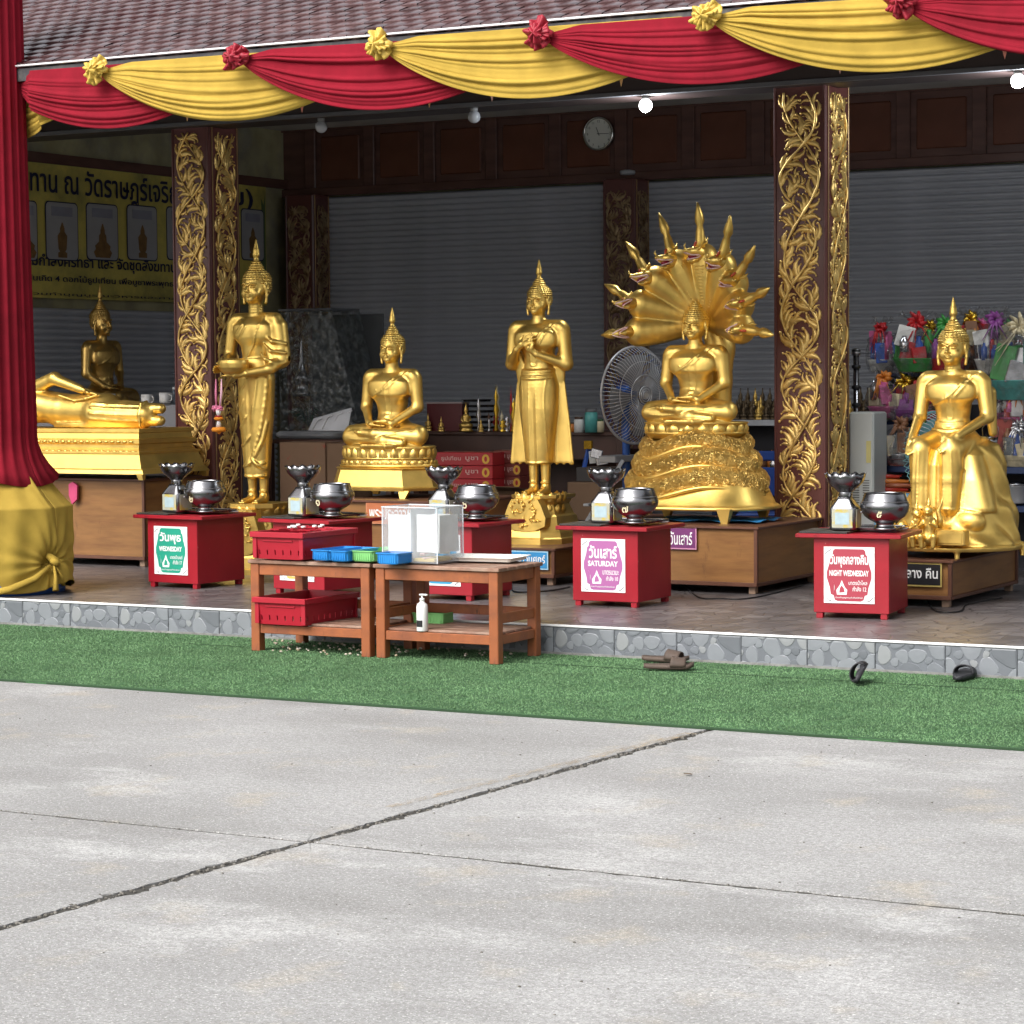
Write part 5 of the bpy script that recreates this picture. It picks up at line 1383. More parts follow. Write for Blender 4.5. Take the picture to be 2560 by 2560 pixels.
def standing_pedestal(parent, w_, d_, h, M=GOLD, top=0.):
    """tapering block with a carved drop panel on the front and lotus carving behind it"""
    mb = MB()
    S_ = [(0, 1.0), (.04, 1.0), (.05, .96), (.24*h, .93), (.40*h, .80), (.56*h, .76), (.60*h, .70), (.80*h, .60), (.90*h, .66), (.94*h, .74), (h, .74)]
    loft(mb, [[(x*k*w_/2, y*k*d_/2, z) for x, y in ((-1, -.55), (-.55, -1), (.55, -1), (1, -.55), (1, 1), (-1, 1))] for z, k in S_])
    mb.build('pedestal_block', M, parent)
    mb = MB(); pw_ = w_*.30
    prof_ = [(-pw_*.72, h*.93), (-pw_*.9, h*.80), (-pw_*1.15, h*.55), (-pw_*1.1, h*.38), (-pw_*.6, h*.29), (0, h*.26), (pw_*.6, h*.29), (pw_*1.1, h*.38), (pw_*1.15, h*.55), (pw_*.9, h*.80), (pw_*.72, h*.93)]
    mb.prism(prof_[::-1][::-1], -d_/2*.86-.02, -d_/2*.60)
    mb.build('drop_panel', M, parent)
    r_ = random.Random(3); mb = MB()
    for i in range(26):
        z = h*r_.uniform(.36, .86); x = r_.uniform(-pw_*.72, pw_*.72)
        hook(mb, (x, z), r_.uniform(0, 6.3), r_.uniform(.03, .06), .0055, r_.choice((-1, 1))*1.8, n=6)
    o = mb.build('panel_carving', M, parent); o.location = (0, -d_/2*.86-.020, 0)
    mb = MB()
    for zz, k, n in ((h*.62, .66, 14), (h*.86, .70, 16)): petals(mb, (w_/2*k, d_/2*k), zz, .07, n, .022, 1)
    mb.build('petal_row', M, parent)

# ---------------------------------------------------------------- place the statues
def statue(label, loc, rz=0., name='gold_statue'): return thing(name, label, 'statue', loc, rz, 'gold painted statues on the platform')
YB = 2.55
pB = at(640, 1257, Y=YB)
B1 = statue('tall standing gold statue holding an alms bowl with a pink garland', (pB[0]+.01, YB+.03, PZ))
hB = pB[2]-PZ
standing_pedestal(B1, .56, .60, hB)
fB = bowl_figure(B1); fB.location = (0, -.02, hB-.004); fB.scale = (1.03, 1.03, 1.045)
pS = at(983, 1243, Y=2.62)
T_ = statue('gold statue seated in meditation on a footed lotus base between two standing ones', (pS[0]-.13, 2.78, .78))
lotus_pedestal(T_, .45, .29, .385); fS = seated_figure(T_); fS.location = (.02, .01, .378); fS.scale = (1.05, 1.05, 1.08)
pC = at(1347, 1236, Y=2.90)
C1 = statue('standing gold statue with hands crossed on its chest and a spread robe', (pC[0], 2.93, .455))
hC = pC[2]-.455
standing_pedestal(C1, .50, .54, hC); fC = crossed_figure(C1); fC.location = (0, -.02, hC-.004); fC.scale = (1.03, 1.03, 1.03)
pR = at(2398, 1385, Y=2.35)
K1 = statue('gold statue seated with legs down on a rock with small animals at its feet', (pR[0]-.09, 2.48, .489))
fK = rock_figure(K1)
# reclining statue on its long base, seen from the hips down
zW = .885
pW = at(372, 1197, Y=2.62)
RC = statue('gold reclining statue whose legs and bent arm show beside the red drape', (pW[0]-.02, 2.78, zW))
hb_ = .40
mb = MB(); Lb = 1.95
def rect(x0, x1, y, z): return [(x0, -y, z), (x1, -y, z), (x1, y, z), (x0, y, z)]
for lay in ([(0.045, 0.075, .30), (.075, .055, .29), (.082, .052, .285), (.085, .035, .282), (.20, .0, .265), (.205, .012, .275), (.222, .012, .275)],):
    loft(mb, [rect(-Lb, ex, y, z) for z, ex, y in lay])

for sx_ in (-Lb+.1, .035):
    for sy_ in (-1, 1): loft(mb, [[(sx_-.012, sy_*.285-.01, 0), (sx_+.03, sy_*.285-.01, 0), (sx_+.03, sy_*.285+.01, 0), (sx_-.012, sy_*.285+.01, 0)], [(sx_-.03, sy_*.285-.015, .05), (sx_+.03, sy_*.285-.015, .05), (sx_+.03, sy_*.285+.015, .05), (sx_-.03, sy_*.285+.015, .05)]])
mb.build('footed_base', GOLD, RC)
mb = MB(); loft(mb, [rect(-Lb, x, y, z) for z, x, y in ((.222, -.02, .25), (.24, -.02, .25), (.245, -.03, .24), (.275, -.03, .24), (.285, -.01, .255), (.315, -.01, .255), (.322, -.03, .24), (.365, -.035, .235), (.372, -.02, .245), (.40, -.02, .245))])
for i in range(30):
    x = -Lb+.06+i*.062
    mb.ball((x, -.252, .298), .024, 8, 5, (1.3, .5, .6)); mb.ball((x+.03, -.262, .222), .020, 8, 5, (1.4, .45, .5))
mb.build('moulded_band', GOLD, RC)
for _c in list(RC.children): _c.scale = (1, 1.48, 1)
RC.location.y += .14
fR = reclining_figure(RC); fR.location = (-.26, -.12, .398)
# darker seated statue behind it, turned to the right
pD = at(233, 1010, Y=4.7)
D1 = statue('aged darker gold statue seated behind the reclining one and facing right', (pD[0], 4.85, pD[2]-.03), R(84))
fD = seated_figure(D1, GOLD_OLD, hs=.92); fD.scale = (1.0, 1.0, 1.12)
MB().box((0, 0, -.20), (.8, .6, .40), b=.02).build('seat_block', mat('pale_grey_cloth', (.30, .30, .32), .8), D1)
# garland hanging from the bowl
GS_ = 1.45
ga = thing('flower_garland', 'pink ribbon garland with orange and white flowers hanging from the bowl', 'garland', (B1.location[0]-.155, B1.location[1]-.30, PZ+hB+.93))
PK = mat('pink_ribbon', (.72, .22, .36), .55, 0, .1, 10)
MB().tube([(-.014, 0, .02), (-.016, 0, -.08), (-.014, 0, -.175)], [.007, .012, .010], 8, flat=.5).build('ribbon', PK, ga)
MB().tube([(.022, .0, .02), (.020, 0, -.08), (.010, 0, -.175)], [.007, .014, .010], 8, flat=.5).build('ribbon', mat('pale_pink_ribbon', (.80, .48, .58), .5), ga)
bwm = MB()
for k in range(7): a = 2*PI*k/7; bwm.tube([(0, 0, -.185), (.028*math.cos(a), -.01, -.185+.018*math.sin(a)), (.040*math.cos(a+.5), -.005, -.195+.022*math.sin(a+.5))], [.010, .012, .004], 6, flat=.5)
bwm.build('bow', PK, ga)
OR_ = mat('marigold_orange', (.72, .25, .015), .7, 0, .2, 60)
MB().tube([(0, 0, -.20), (0, 0, -.245)], [.016, .009], 8).build('white_buds', WHITE, ga)
MB().lathe([(.004, -.278), (.022, -.272), (.026, -.262), (.020, -.252), (.004, -.248)], 14).build('marigold', OR_, ga)
MB().tube([(0, 0, -.243), (0, 0, -.252)], [.018, .020], 8).build('red_rose', mat('rose_red', (.35, .01, .01), .7), ga)
MB().tube([(0, 0, -.275), (0, 0, -.325)], [.008, .015], 8).build('white_buds', WHITE, ga)
MB().lathe([(.004, -.362), (.034, -.356), (.040, -.340), (.032, -.326), (.004, -.322)], 16).build('marigold', OR_, ga)
MB().tube([(0, 0, -.36), (.004, 0, -.375)], [.012, .004], 6).build('marigold_tip', OR_, ga)

ga.scale = (1.45, 1.45, 1.06)
# ---------------------------------------------------------------- serpent statue
pN = at(1742, 1316, Y=2.62)
NG = statue('gold seated statue on coiled serpent under a fan of nine serpent heads', (pN[0]-.13, 2.90, .648)); NG.scale = (1.05, 1.05, 1.16)
mb = MB()
rg = lambda a, b_, z: [(x, y, z) for x, y in [(a*math.copysign(abs(math.cos(t))**.75, math.cos(t)), b_*math.copysign(abs(math.sin(t))**.75, math.sin(t))) for t in [2*PI*k/56 for k in range(56)]]]
loft(mb, [rg(.565, .39, .075), rg(.575, .40, .088), rg(.560, .385, .098), rg(.535, .365, .11), rg(.47, .32, .235), rg(.44, .30, .27)], True)
for sx_, sy_ in ((-.36, -.34), (.36, -.34), (.36, .3), (-.36, .3)):
    loft(mb, [[(sx_-.022, sy_-.012, 0), (sx_+.022, sy_-.012, 0), (sx_+.022, sy_+.02, 0), (sx_-.022, sy_+.02, 0)], [(sx_-.05, sy_-.03, .09), (sx_+.05, sy_-.03, .09), (sx_+.05, sy_+.03, .09), (sx_-.05, sy_+.03, .09)]])
mb.build('footed_base', GOLD, NG)
def coil(i, zc, a, b_, rt, ph):
    n, m_ = 220, 22; P = []
    for k in range(n):
        t = 2*PI*k/n; front = max(0, -math.sin(t))
        dz = .034*math.sin(2.6*t+ph)*(.4+front)
        cx, cy = a*math.cos(t), b_*math.sin(t)
        for j in range(m_):
            q = 2*PI*j/m_; rr = rt*(1+.0*math.sin(q))
            on = max(0, math.cos(q*1.0))           # outward side
            sc_ = .0060*math.sin(k*.98+((j % 2)*PI))*math.sin(q*7+1.5*math.sin(k*.35))*on**.5 if .15 < on else 0
            rad = rr*(1.0+.10*(on))+sc_
            P.append((cx*(1+rad*math.cos(q)/a), cy*(1+rad*math.cos(q)/b_), zc+dz+rr*1.12*math.sin(q)))
    Fc = [(k*m_+j, ((k+1) % n)*m_+j, ((k+1) % n)*m_+(j+1) % m_, k*m_+(j+1) % m_) for k in range(n) for j in range(m_)]
    mb = MB().raw(P, Fc, True); o = mb.build('serpent_coil', GOLDSC, NG)
    lp = [(a*(1+rt*.92/a)*math.cos(t), b_*(1+rt*.92/b_)*math.sin(t), zc+.034*math.sin(2.6*t+ph)*(.4+max(0, -math.sin(t)))-rt*.80) for t in [2*PI*k/120 for k in range(121)]]
    MB().tube(lp, .013, 8, cap=False).build('coil_edge', GOLD, NG)
def scales_gold():
    M = mat('scaled_gold_paint', (.70, .47, .14), .32, 1., .12, 9).copy(); n = M.node_tree; L = n.links; b = n.nodes['Principled BSDF']
    tc = n.nodes.new('ShaderNodeTexCoord'); mp = n.nodes.new('ShaderNodeMapping'); mp.inputs['Scale'].default_value = (1, 1, 1.5); L.new(tc.outputs['Object'], mp.inputs[0])
    no = n.nodes.new('ShaderNodeTexNoise'); no.inputs['Scale'].default_value = 17; no.inputs['Detail'].default_value = 1.5; no.inputs['Distortion'].default_value = 2.2; L.new(mp.outputs[0], no.inputs['Vector'])
    wv = n.nodes.new('ShaderNodeMath'); wv.operation = 'SINE'; mu_ = n.nodes.new('ShaderNodeMath'); mu_.operation = 'MULTIPLY'; mu_.inputs[1].default_value = 42
    L.new(no.outputs['Fac'], mu_.inputs[0]); L.new(mu_.outputs[0], wv.inputs[0])
    bu = n.nodes.new('ShaderNodeBump'); bu.inputs['Distance'].default_value = .0045; bu.inputs['Strength'].default_value = 1; L.new(wv.outputs[0], bu.inputs['Height']); L.new(bu.outputs[0], b.inputs['Normal'])
    return M
GOLDSC = scales_gold()
coil(0, .232, .430, .290, .074, .4); coil(1, .352, .388, .260, .066, .7); coil(2, .460, .342, .230, .058, 1.0)
mb = MB(); O = lambda q, zz, dx=0: [(x, y, zz) for x, y in ring_pts('oval', .36*q, .26*q, 56)]
loft(mb, [O(.9, .50), O(1.0, .530), O(1.04, .538), O(.98, .545), O(.93, .56), O(1.0, .592), O(1.03, .600), O(.96, .605)], True)
petals(mb, (.36*.97, .26*.97), .538, .058, 20, .020, 1)
mb.build('lotus_band', GOLD, NG)
fN = seated_figure(NG, flame=False, hs=.88); fN.location = (0, -.02, .600); fN.scale = (1.0, 1.0, .87)
# hood: neck rising behind the figure, nine ribbed sectors, nine heads with long crests
HCZ = 1.20
def hood():
    S = SDF((-.66, -.16, .50), (.66, .38, 1.82), .0095)
    S.path([(.05, .27, .60), (.06, .26, .85), (.07, .25, 1.05), (.02, .25, 1.22)], [.085, .080, .095, .10], k=.03)
    dirs = []
    def yh(a, t): return .17-(.03+.17*abs(math.cos(a))**1.5)*t**2
    for i in range(9):
        a = R(-6+(192/8.)*i); dx, dz = math.cos(a), math.sin(a)*.96; L_ = .42 if math.cos(a) < .05 else .42-.07*math.cos(a)
        dirs.append((a, dx, dz, L_))
        for j in range(9):
            t0_, t1_ = j/9, (j+1)/9
            w0_, w1_ = .034+.080*math.sin(PI*.5*t0_)**1.2, .034+.080*math.sin(PI*.5*t1_)**1.2
            S.cap((dx*L_*t0_, yh(a, t0_), HCZ+dz*L_*t0_), (dx*L_*t1_, yh(a, t1_), HCZ+dz*L_*t1_), w0_*.82, w1_*.82, k=.010)
        S.cap((dx*L_, yh(a, 1), HCZ+dz*L_), (dx*(L_+.05), yh(a, 1.1)-.02, HCZ+dz*(L_+.05)), .060, .038, k=.03)
    RB = MB()
    for a, dx, dz, L_ in dirs:
        px_, pz_ = -dz, dx
        def fy(t_): return yh(a, t_)-(.034+.080*math.sin(PI*.5*t_)**1.2)*.82
        for s in (-1, 1):
            S.path([(dx*L_*t_+px_*s*(.016+.030*t_), fy(t_)+.006, HCZ+dz*L_*t_+pz_*s*(.016+.030*t_)) for t_ in (.28, .5, .72, .92)], .007, k=.004)
        for j in range(13):
            t_ = .30+.048*j; wv_ = .014+.030*t_
            RB.tube([(dx*L_*t_-px_*wv_, fy(t_)+.008, HCZ+dz*L_*t_-pz_*wv_), (dx*L_*t_, fy(t_)-.003, HCZ+dz*L_*t_), (dx*L_*t_+px_*wv_, fy(t_)+.008, HCZ+dz*L_*t_+pz_*wv_)], .0065, 6)
        for s in (-1, 1): RB.tube([(dx*L_*t_+px_*s*(.018+.032*t_), fy(t_)+.008, HCZ+dz*L_*t_+pz_*s*(.018+.032*t_)) for t_ in (.28, .5, .72, .92)], .006, 6)
    RB.build('belly_bands', GOLD, NG)
    p, f = S.mesh(); return link('serpent_hood', np_mesh('serpent_hood', [(p, f)], GOLD), NG), dirs
hd_, dirs = hood()
def serpent_head_parts():
    """head looking towards -Y, crest rising along +Z"""
    S = SDF((-.05, -.16, -.07), (.05, .07, .13), .0042)
    S.ell((0, .0, .0), (.036, .050, .042), k=.01)
    S.path([(0, -.03, .012), (0, -.085, .014), (0, -.125, .026)], [.028, .020, .010], k=.012)      # upper jaw, tip turned up
    S.path([(0, -.02, -.030), (0, -.070, -.040), (0, -.098, -.036)], [.018, .013, .008], k=.01)      # lower jaw
    for s in (-1, 1): S.ell((s*.024, -.028, .030), (.010, .013, .010), k=.004); S.path([(s*.02, -.01, .04), (s*.034, .03, .06), (s*.03, .05, .085)], [.010, .008, .003], k=.006)
    S.path([(0, -.115, .03), (0, -.125, .052), (0, -.112, .068)], [.007, .005, .002], k=.004)
    p, f = S.mesh(); me_h = np_mesh('serpent_head', [(p, f)], GOLD)
    cr_ = MB(); cr_.tube([(0, .0, .03), (0, .008, .07), (0, .012, .12), (0, .012, .155), (0, .012, .180), (0, .010, .215), (0, .006, .25), (0, .0, .285)], [.034, .030, .027, .020, .031, .027, .016, .005], 12)
    cr_.tube([(0, .03, .04), (0, .05, .07), (0, .045, .10)], [.012, .009, .003], 8)
    me_c = cr_.mesh('crest', GOLD)
    mo = MB(); mo.tube([(0, -.025, -.010), (0, -.060, -.014), (0, -.092, -.008)], [.021, .017, .009], 10)
    me_m = mo.mesh('mouth', mat('mouth_red', (.22, .008, .03), .4))
    li = MB()
    for s in (-1, 1):
        li.tube([(s*.004, -.128, .016), (s*.020, -.085, -.002), (s*.029, -.035, -.006), (s*.030, -.018, -.014)], [.0028, .0045, .0045, .003], 6)
        li.tube([(s*.003, -.104, -.026), (s*.015, -.075, -.024), (s*.024, -.035, -.020), (s*.029, -.018, -.014)], [.0028, .004, .004, .003], 6)
    me_l = li.mesh('lips', mat('pinkish_white_lips', (.72, .50, .48), .5))
    re = MB(); re.tube([(0, -.045, .040), (0, -.03, .062), (0, -.012, .072)], [.006, .008, .003], 6)
    return me_h, me_c, me_m, me_l, re.mesh('red_plume', mat('orange_red_plume', (.50, .08, .03), .45))
SH = serpent_head_parts()
for i, (a, dx, dz, L_) in enumerate(dirs):
    h_ = link('serpent_head', SH[0], NG)
    fw = Vector((-.45, -1, -.12)).normalized(); upv = Vector((dx, -.12, dz)); upv = (upv-fw*upv.dot(fw)).normalized(); rt_ = (-fw).cross(upv)*-1
    rt_ = upv.cross(-fw)*-1
    rt_ = (-fw).cross(upv)*-1
    M3 = Matrix((upv.cross(-fw)*-1, -fw, upv)).transposed()
    if M3.determinant() < 0: M3 = Matrix((upv.cross(-fw), -fw, upv)).transposed()
    h_.matrix_local = Matrix.Translation((dx*(L_+.03), .17-(.03+.17*abs(math.cos(a))**1.5)-.075, HCZ+dz*(L_+.03))) @ (M3.to_4x4() @ Matrix.Scale(1.08, 4))
    for nm, me_ in zip(('crest', 'mouth', 'lips', 'red_plume'), SH[1:]):
        link(nm, me_, h_)
# ---------------------------------------------------------------- small animals at the rock
def small(fn, lo, hi, h, name, label, loc, rz=0.):
    S = SDF(lo, hi, h); fn(S); p, f = S.mesh()
    o = link(name, np_mesh(name, [(p, f)], GOLD), K1, loc, rz); o['label'] = label; return o
def elephant(S):
    S.ell((0, .02, .10), (.055, .085, .055), k=.01); S.ell((0, -.075, .125), (.040, .040, .045), k=.015)
    S.path([(0, -.105, .12), (0, -.135, .07), (0, -.14, .03), (.0, -.155, .015)], [.020, .014, .010, .007], k=.008)
    for s in (-1, 1):
        S.ell((s*.050, -.06, .120), (.010, .030, .036), k=.008); S.path([(s*.018, -.10, .095), (s*.02, -.14, .085)], [.006, .003], k=.003)
        S.cap((s*.035, -.035, .08), (s*.036, -.045, .0), .022, .019, k=.01); S.cap((s*.035, .075, .08), (s*.036, .07, .0), .022, .019, k=.01)
def monkey(S):
    S.path([(0, .0, .04), (0, .005, .10), (0, -.005, .15)], [.034, .030, .026], k=.012); S.ell((0, -.015, .19), (.028, .028, .028), k=.01); S.ell((0, -.042, .180), (.014, .014, .012), k=.006)
    S.path([(0, .0, .21), (0, .0, .235), (0, .0, .262)], [.014, .009, .002], k=.006)
    for s in (-1, 1):
        S.path([(s*.028, .0, .14), (s*.042, -.03, .105), (s*.015, -.065, .125)], [.012, .010, .008], k=.006); S.path([(s*.02, .0, .03), (s*.035, -.055, .055), (s*.03, -.055, .0)], [.020, .016, .012], k=.008)
        S.ell((s*.028, -.005, .195), (.006, .008, .010), k=.003)
small(monkey, (-.07, -.10, -.02), (.07, .06, .28), .0045, 'monkey', 'small kneeling monkey figure offering honeycomb', (-.085, -.45, .085), R(30)).scale = (1.15, 1.15, 1.1)
small(monkey, (-.07, -.10, -.02), (.07, .06, .28), .0045, 'attendant', 'small kneeling attendant figure with pointed headdress', (-.0, -.46, .085), R(10)).scale = (1.2, 1.2, 1.2)
small(elephant, (-.08, -.18, -.02), (.08, .13, .20), .0055, 'elephant', 'small kneeling elephant figure at the edge of the rock', (-.19, -.43, .08), R(20))
pl_ = MB(); pl_.box((0, 0, .06), (.19, .10, .10), b=.008); pl_.box((0, -.052, .06), (.16, .006, .07), b=.003)
pl_.build('plaque_block', GOLD, K1, (.145, -.42, .08))
fl_ = MB(); fl_.tube([(0, 0, 0), (.01, 0, .06), (-.005, 0, .11), (.02, 0, .16), (.028, -.005, .20)], [.022, .024, .016, .008, .002], 8)
fl_.build('flame_finial', GOLD, K1, (.045, -.40, .20))
# small steel cup hanging at the right of the rock statue
pcup = at(2476, 1105, Y=2.60)
cu_ = thing('hanging_cup', 'small steel cup hanging on a wire handle right of the rock statue', 'cup', tuple(pcup))
MB().lathe([(.001, -.045), (.028, -.044), (.044, -.02), (.05, .03), (.047, .03), (.040, -.015), (.001, -.038)], 20).build('cup_body', STEEL, cu_)
MB().tube([(-.05, 0, .03), (-.055, 0, .09), (-.02, 0, .14), (.02, 0, .14), (.055, 0, .09), (.05, 0, .03)], .003, 6).build('handle', STEEL, cu_)
# ================================================================== BANNER ON THE SIDE WALL
BNY = mat('banner_yellow', (.62, .52, .12), .6, 0, .1, 3, col2=(.24, .22, .07), c2s=1.5)
BNW = mat('banner_pale_panel', (.36, .36, .38), .6, 0, .05)
BNK = mat('banner_dark_letters', (.012, .014, .05), .6, 0, 0)
bn = thing('long_banner', 'long yellow banner with dark Thai lettering and small statue pictures on the side wall', 'banner', (WX+.03, 4.4, 0), R(90))
bl_, bz0, bz1 = 4.95, 2.46, 3.745
def bpt(py, px): p = at(px, py, X=WX+.03); return p[1]-4.4, p[2]
MB().grid(lambda u, v: (bl_*u, -.01-.006*math.sin(u*23)*math.sin(v*3), bz0+(bz1-bz0)*v), 60, 8).build('banner_sheet', BNY, bn)
def btxt(txt, x0, x1, zc, h, M=BNK, bold=.014): lettering(txt, M, bn, ((x0+x1)/2, -.022, zc), x1-x0, h, bold)
x0_, z0_ = bpt(468, 50); x1_, _ = bpt(480, 433)
btxt('ฆทาน ณ วัดราษฎร์เจริญ', x0_-.05, x1_+.12, bpt(470, 250)[1], .30)
btxt('ธรรม)', x1_+.2, bpt(470, 628)[0], bpt(505, 610)[1]+.02, .24)
btxt('ทำบุญตามกำลังศรัทธา และ จัดชุดสังฆทาน', bpt(660, 62)[0]-.55, bpt(660, 500)[0]-.45, bpt(662, 250)[1], .15, bold=.02)
btxt('วันเกิด 4 ดอกไม้ธูปเทียน เพื่อบูชาพระพุทธรูป ณ วิหาร', bpt(700, 62)[0]+.02, bpt(700, 520)[0], bpt(703, 250)[1], .085)
btxt('ร่วมทำบุญบูรณะวิหารและศาลา', bpt(740, 62)[0], bpt(740, 450)[0], bpt(740, 250)[1], .04, bold=0)
for i, (pxa, pxb, kind) in enumerate(((30, 88, 's'), (108, 190, 't'), (210, 290, 's'), (312, 388, 't'), (411, 480, 's'), (598, 655, 't'))):
    xa, zt = bpt(490+i*5, pxa); xb, _ = bpt(490+i*5, pxb); zb = bpt(652, (pxa+pxb)/2)[1]; zt = bpt(500+i*4.5, (pxa+pxb)/2)[1]
    c_ = (xa+xb)/2; w_ = abs(xb-xa); h_ = zt-zb
    P_ = [(x+c_, y+(zt+zb)/2) for x, y in rounded(w_/2, h_/2, .05)]
    MB().prism(P_, -.020, -.018).build('picture_frame', BNK, bn)
    P_ = [(x+c_, y+(zt+zb)/2) for x, y in rounded(w_/2-.012, h_/2-.012, .045)]
    MB().prism(P_, -.023, -.021).build('picture_panel', BNW, bn)
    MB().prism([(c_-w_*.32, zt-.14), (c_+w_*.32, zt-.14), (c_+w_*.32, zt-.05), (c_-w_*.32, zt-.05)], -.026, -.024).build('caption_box', mat('caption_grey', (.26, .27, .33), .6), bn)
    G_ = mat('printed_brown_gold', (.20, .11, .035), .6, 0, .2, 20)
    if kind == 's': pl = [(-.10, 0), (.10, 0), (.13, .10), (.10, .16), (.11, .22), (.055, .30), (.05, .42), (.03, .46), (.03, .52), (.005, .64), (-.005, .64), (-.03, .52), (-.03, .46), (-.05, .42), (-.055, .30), (-.11, .22), (-.10, .16), (-.13, .10)]
    else: pl = [(-.06, 0), (.06, 0), (.06, .09), (.035, .11), (.055, .16), (.065, .40), (.03, .47), (.03, .53), (.005, .64), (-.005, .64), (-.03, .53), (-.03, .47), (-.065, .40), (-.055, .16), (-.035, .11), (-.06, .09)]
    MB().prism([(c_+x*1.1, zb+.03+z*(h_-.22)/.66) for x, z in pl], -.026, -.024).build('printed_statue', G_, bn)
MB().prism([(bl_-.28, 2.55), (bl_-.02, 2.55), (bl_-.02, 3.68), (bl_-.05, 3.55), (bl_-.10, 3.62), (bl_-.08, 3.3), (bl_-.2, 3.1)], -.014, -.0125).build('green_print', mat('banner_green', (.10, .15, .06), .6), bn)

# ================================================================== THINGS ON THE TABLES
def crate(label, x, y, z, rz, w_=.37, d_=.56, h=.165):
    t = thing('red_crate', label, 'crate', (x, y, z), rz, 'red plastic crates on the left table')
    mb = MB(); th = .006; k = .93
    def wall(p0, p1, q0, q1):  # bottom edge p0-p1, top edge q0-q1 with a row of slots
        p0, p1, q0, q1 = map(Vector, (p0, p1, q0, q1)); L_ = (p1-p0).length; n = max(4, int(L_/.055)); nrm = (p1-p0).cross(q0-p0).normalized()*th
        def V_(u, v): return (p0+(p1-p0)*u).lerp(q0+(q1-q0)*u, v)
        us = [0]; 
        for i in range(n): us += [(i+.42)/n, (i+.58)/n]
        us.append(1); vs2 = [0, .16, .34, 1]
        for j in range(3):
            for i in range(len(us)-1):
                if j == 1 and i % 2 == 1: continue
                a, b_, c, d = V_(us[i], vs2[j]), V_(us[i+1], vs2[j]), V_(us[i+1], vs2[j+1]), V_(us[i], vs2[j+1])
                mb.raw([a, b_, c, d, a-nrm, b_-nrm, c-nrm, d-nrm], [(0, 1, 2, 3), (7, 6, 5, 4), (0, 4, 5, 1), (1, 5, 6, 2), (2, 6, 7, 3), (3, 7, 4, 0)])
    X, Y = w_/2, d_/2; x_, y_ = X*k, Y*k
    B = [(-x_, -y_, 0), (x_, -y_, 0), (x_, y_, 0), (-x_, y_, 0)]; T = [(-X, -Y, h), (X, -Y, h), (X, Y, h), (-X, Y, h)]
    for i in range(4): wall(B[i], B[(i+1) % 4], T[i], T[(i+1) % 4])
    mb.box((0, 0, .004), (2*x_, 2*y_, .006)); mb.build('crate_body', REDPL, t)
    rm = MB()
    for s in (-1, 1): rm.box((0, s*(Y+.006), h-.016), (w_+.03, .020, .034), b=.003); rm.box((s*(X+.006), 0, h-.016), (.020, d_-.008, .034), b=.003)
    rm.build('crate_rim', REDPL, t)
    rb_ = MB()
    for s in (-1, 1):
        for t_ in (-1, 1): rb_.box((s*X*.94, t_*(Y*.97+.002), h*.42), (.030, .014, h*.78), b=.002)
        rb_.box((0, s*(Y*.975+.002), h*.68), (w_*.60, .010, .010), b=.002)
    rb_.build('crate_ribs', REDPL, t); return t
Z1 = TZ+.012
crate('upper red plastic crate standing on the left table, full of lids', -1.235, -.40, Z1-.002, R(-2))
mb = MB()
for i in range(16):
    mb.box((-1.235+rnd.uniform(-.13, .14), -.42+rnd.uniform(-.16, .20), Z1+.150+rnd.uniform(0, .03)), (rnd.uniform(.04, .09), rnd.uniform(.05, .1), .006), rz=rnd.uniform(0, 3))
tag(mb.build('plastic_scraps', REDPL), 'red plastic lids piled in the upper crate', 'lids')
mb = MB()
for i in range(15):
    mb.lathe([(.001, 0), (.014, .0), (.013, .010), (.001, .011)], 8, (-1.235+rnd.uniform(-.10, .12), -.44+rnd.uniform(-.10, .16), Z1+.178+rnd.uniform(0, .006)))
tag(mb.build('white_buttons', PAPER), 'small white caps lying on the lids in the upper crate', 'caps')
crate('lower red plastic crate on the shelf of the left table, open and empty', -1.225, -.40, .182, R(-2))
def basket(label, x, y, z, rz, M, w_=.128, d_=.34, h=.066):
    t = thing('plastic_basket', label, 'basket', (x, y, z), rz, 'small blue and green baskets on the tables')
    mb = MB(); rings = []
    for hw, hd, zz in ((w_/2*.86, d_/2*.93, 0), (w_/2*.90, d_/2*.96, .006), (w_/2, d_/2, h), (w_/2+.006, d_/2+.006, h), (w_/2+.006, d_/2+.006, h-.006), (w_/2-.002, d_/2-.002, h-.006), (w_/2*.86, d_/2*.93, .006)):
        rings.append([(a, b_, zz) for a, b_ in rounded(hw, hd, .018)])
    loft(mb, rings); mb.build('basket_shell', M, t)
    rb_ = MB()
    for i in range(9): rb_.box((-w_*.40+i*w_*.10, -d_/2*.985, h*.48), (.003, .004, h*.75))
    for i in range(22): rb_.box((w_/2*.965, -d_*.45+i*d_*.043, h*.48), (.004, .003, h*.75))
    rb_.build('basket_ribs', M, t); return t
def on1(px, py, z=Z1): p = at(px, py, z=z); return p[0], p[1]
xx, yy = on1(812, 1402); basket('left one of the two blue baskets side by side next to the red crate', xx-.02, yy+.16, Z1, R(-3), BLUEPL)
xx, yy = on1(850, 1404); basket('right one of the two blue baskets side by side next to the red crate', xx+.0, yy+.16, Z1, R(-3), BLUEPL)
xx, yy = on1(912, 1404); basket('front light green basket between the blue ones on the left table', xx+.0, yy+.15, Z1, R(-4), GREENPL, w_=.16)
xx, yy = on1(955, 1395); basket('back light green basket beside the acrylic case', xx+.02, yy+.24, Z1, R(-4), GREENPL, w_=.13, h=.06)
xx, yy = on1(966, 1411); basket('single blue basket at the gap between the two tables', xx-.0, yy+.09, Z1, R(-3), BLUEPL, w_=.155, d_=.16)
basket('light green basket on the lower shelf behind the table legs', -.44, -.20, .182, R(2), GREENPL, w_=.22, d_=.14, h=.07)
xx, yy = on1(858, 1372); yy += .1
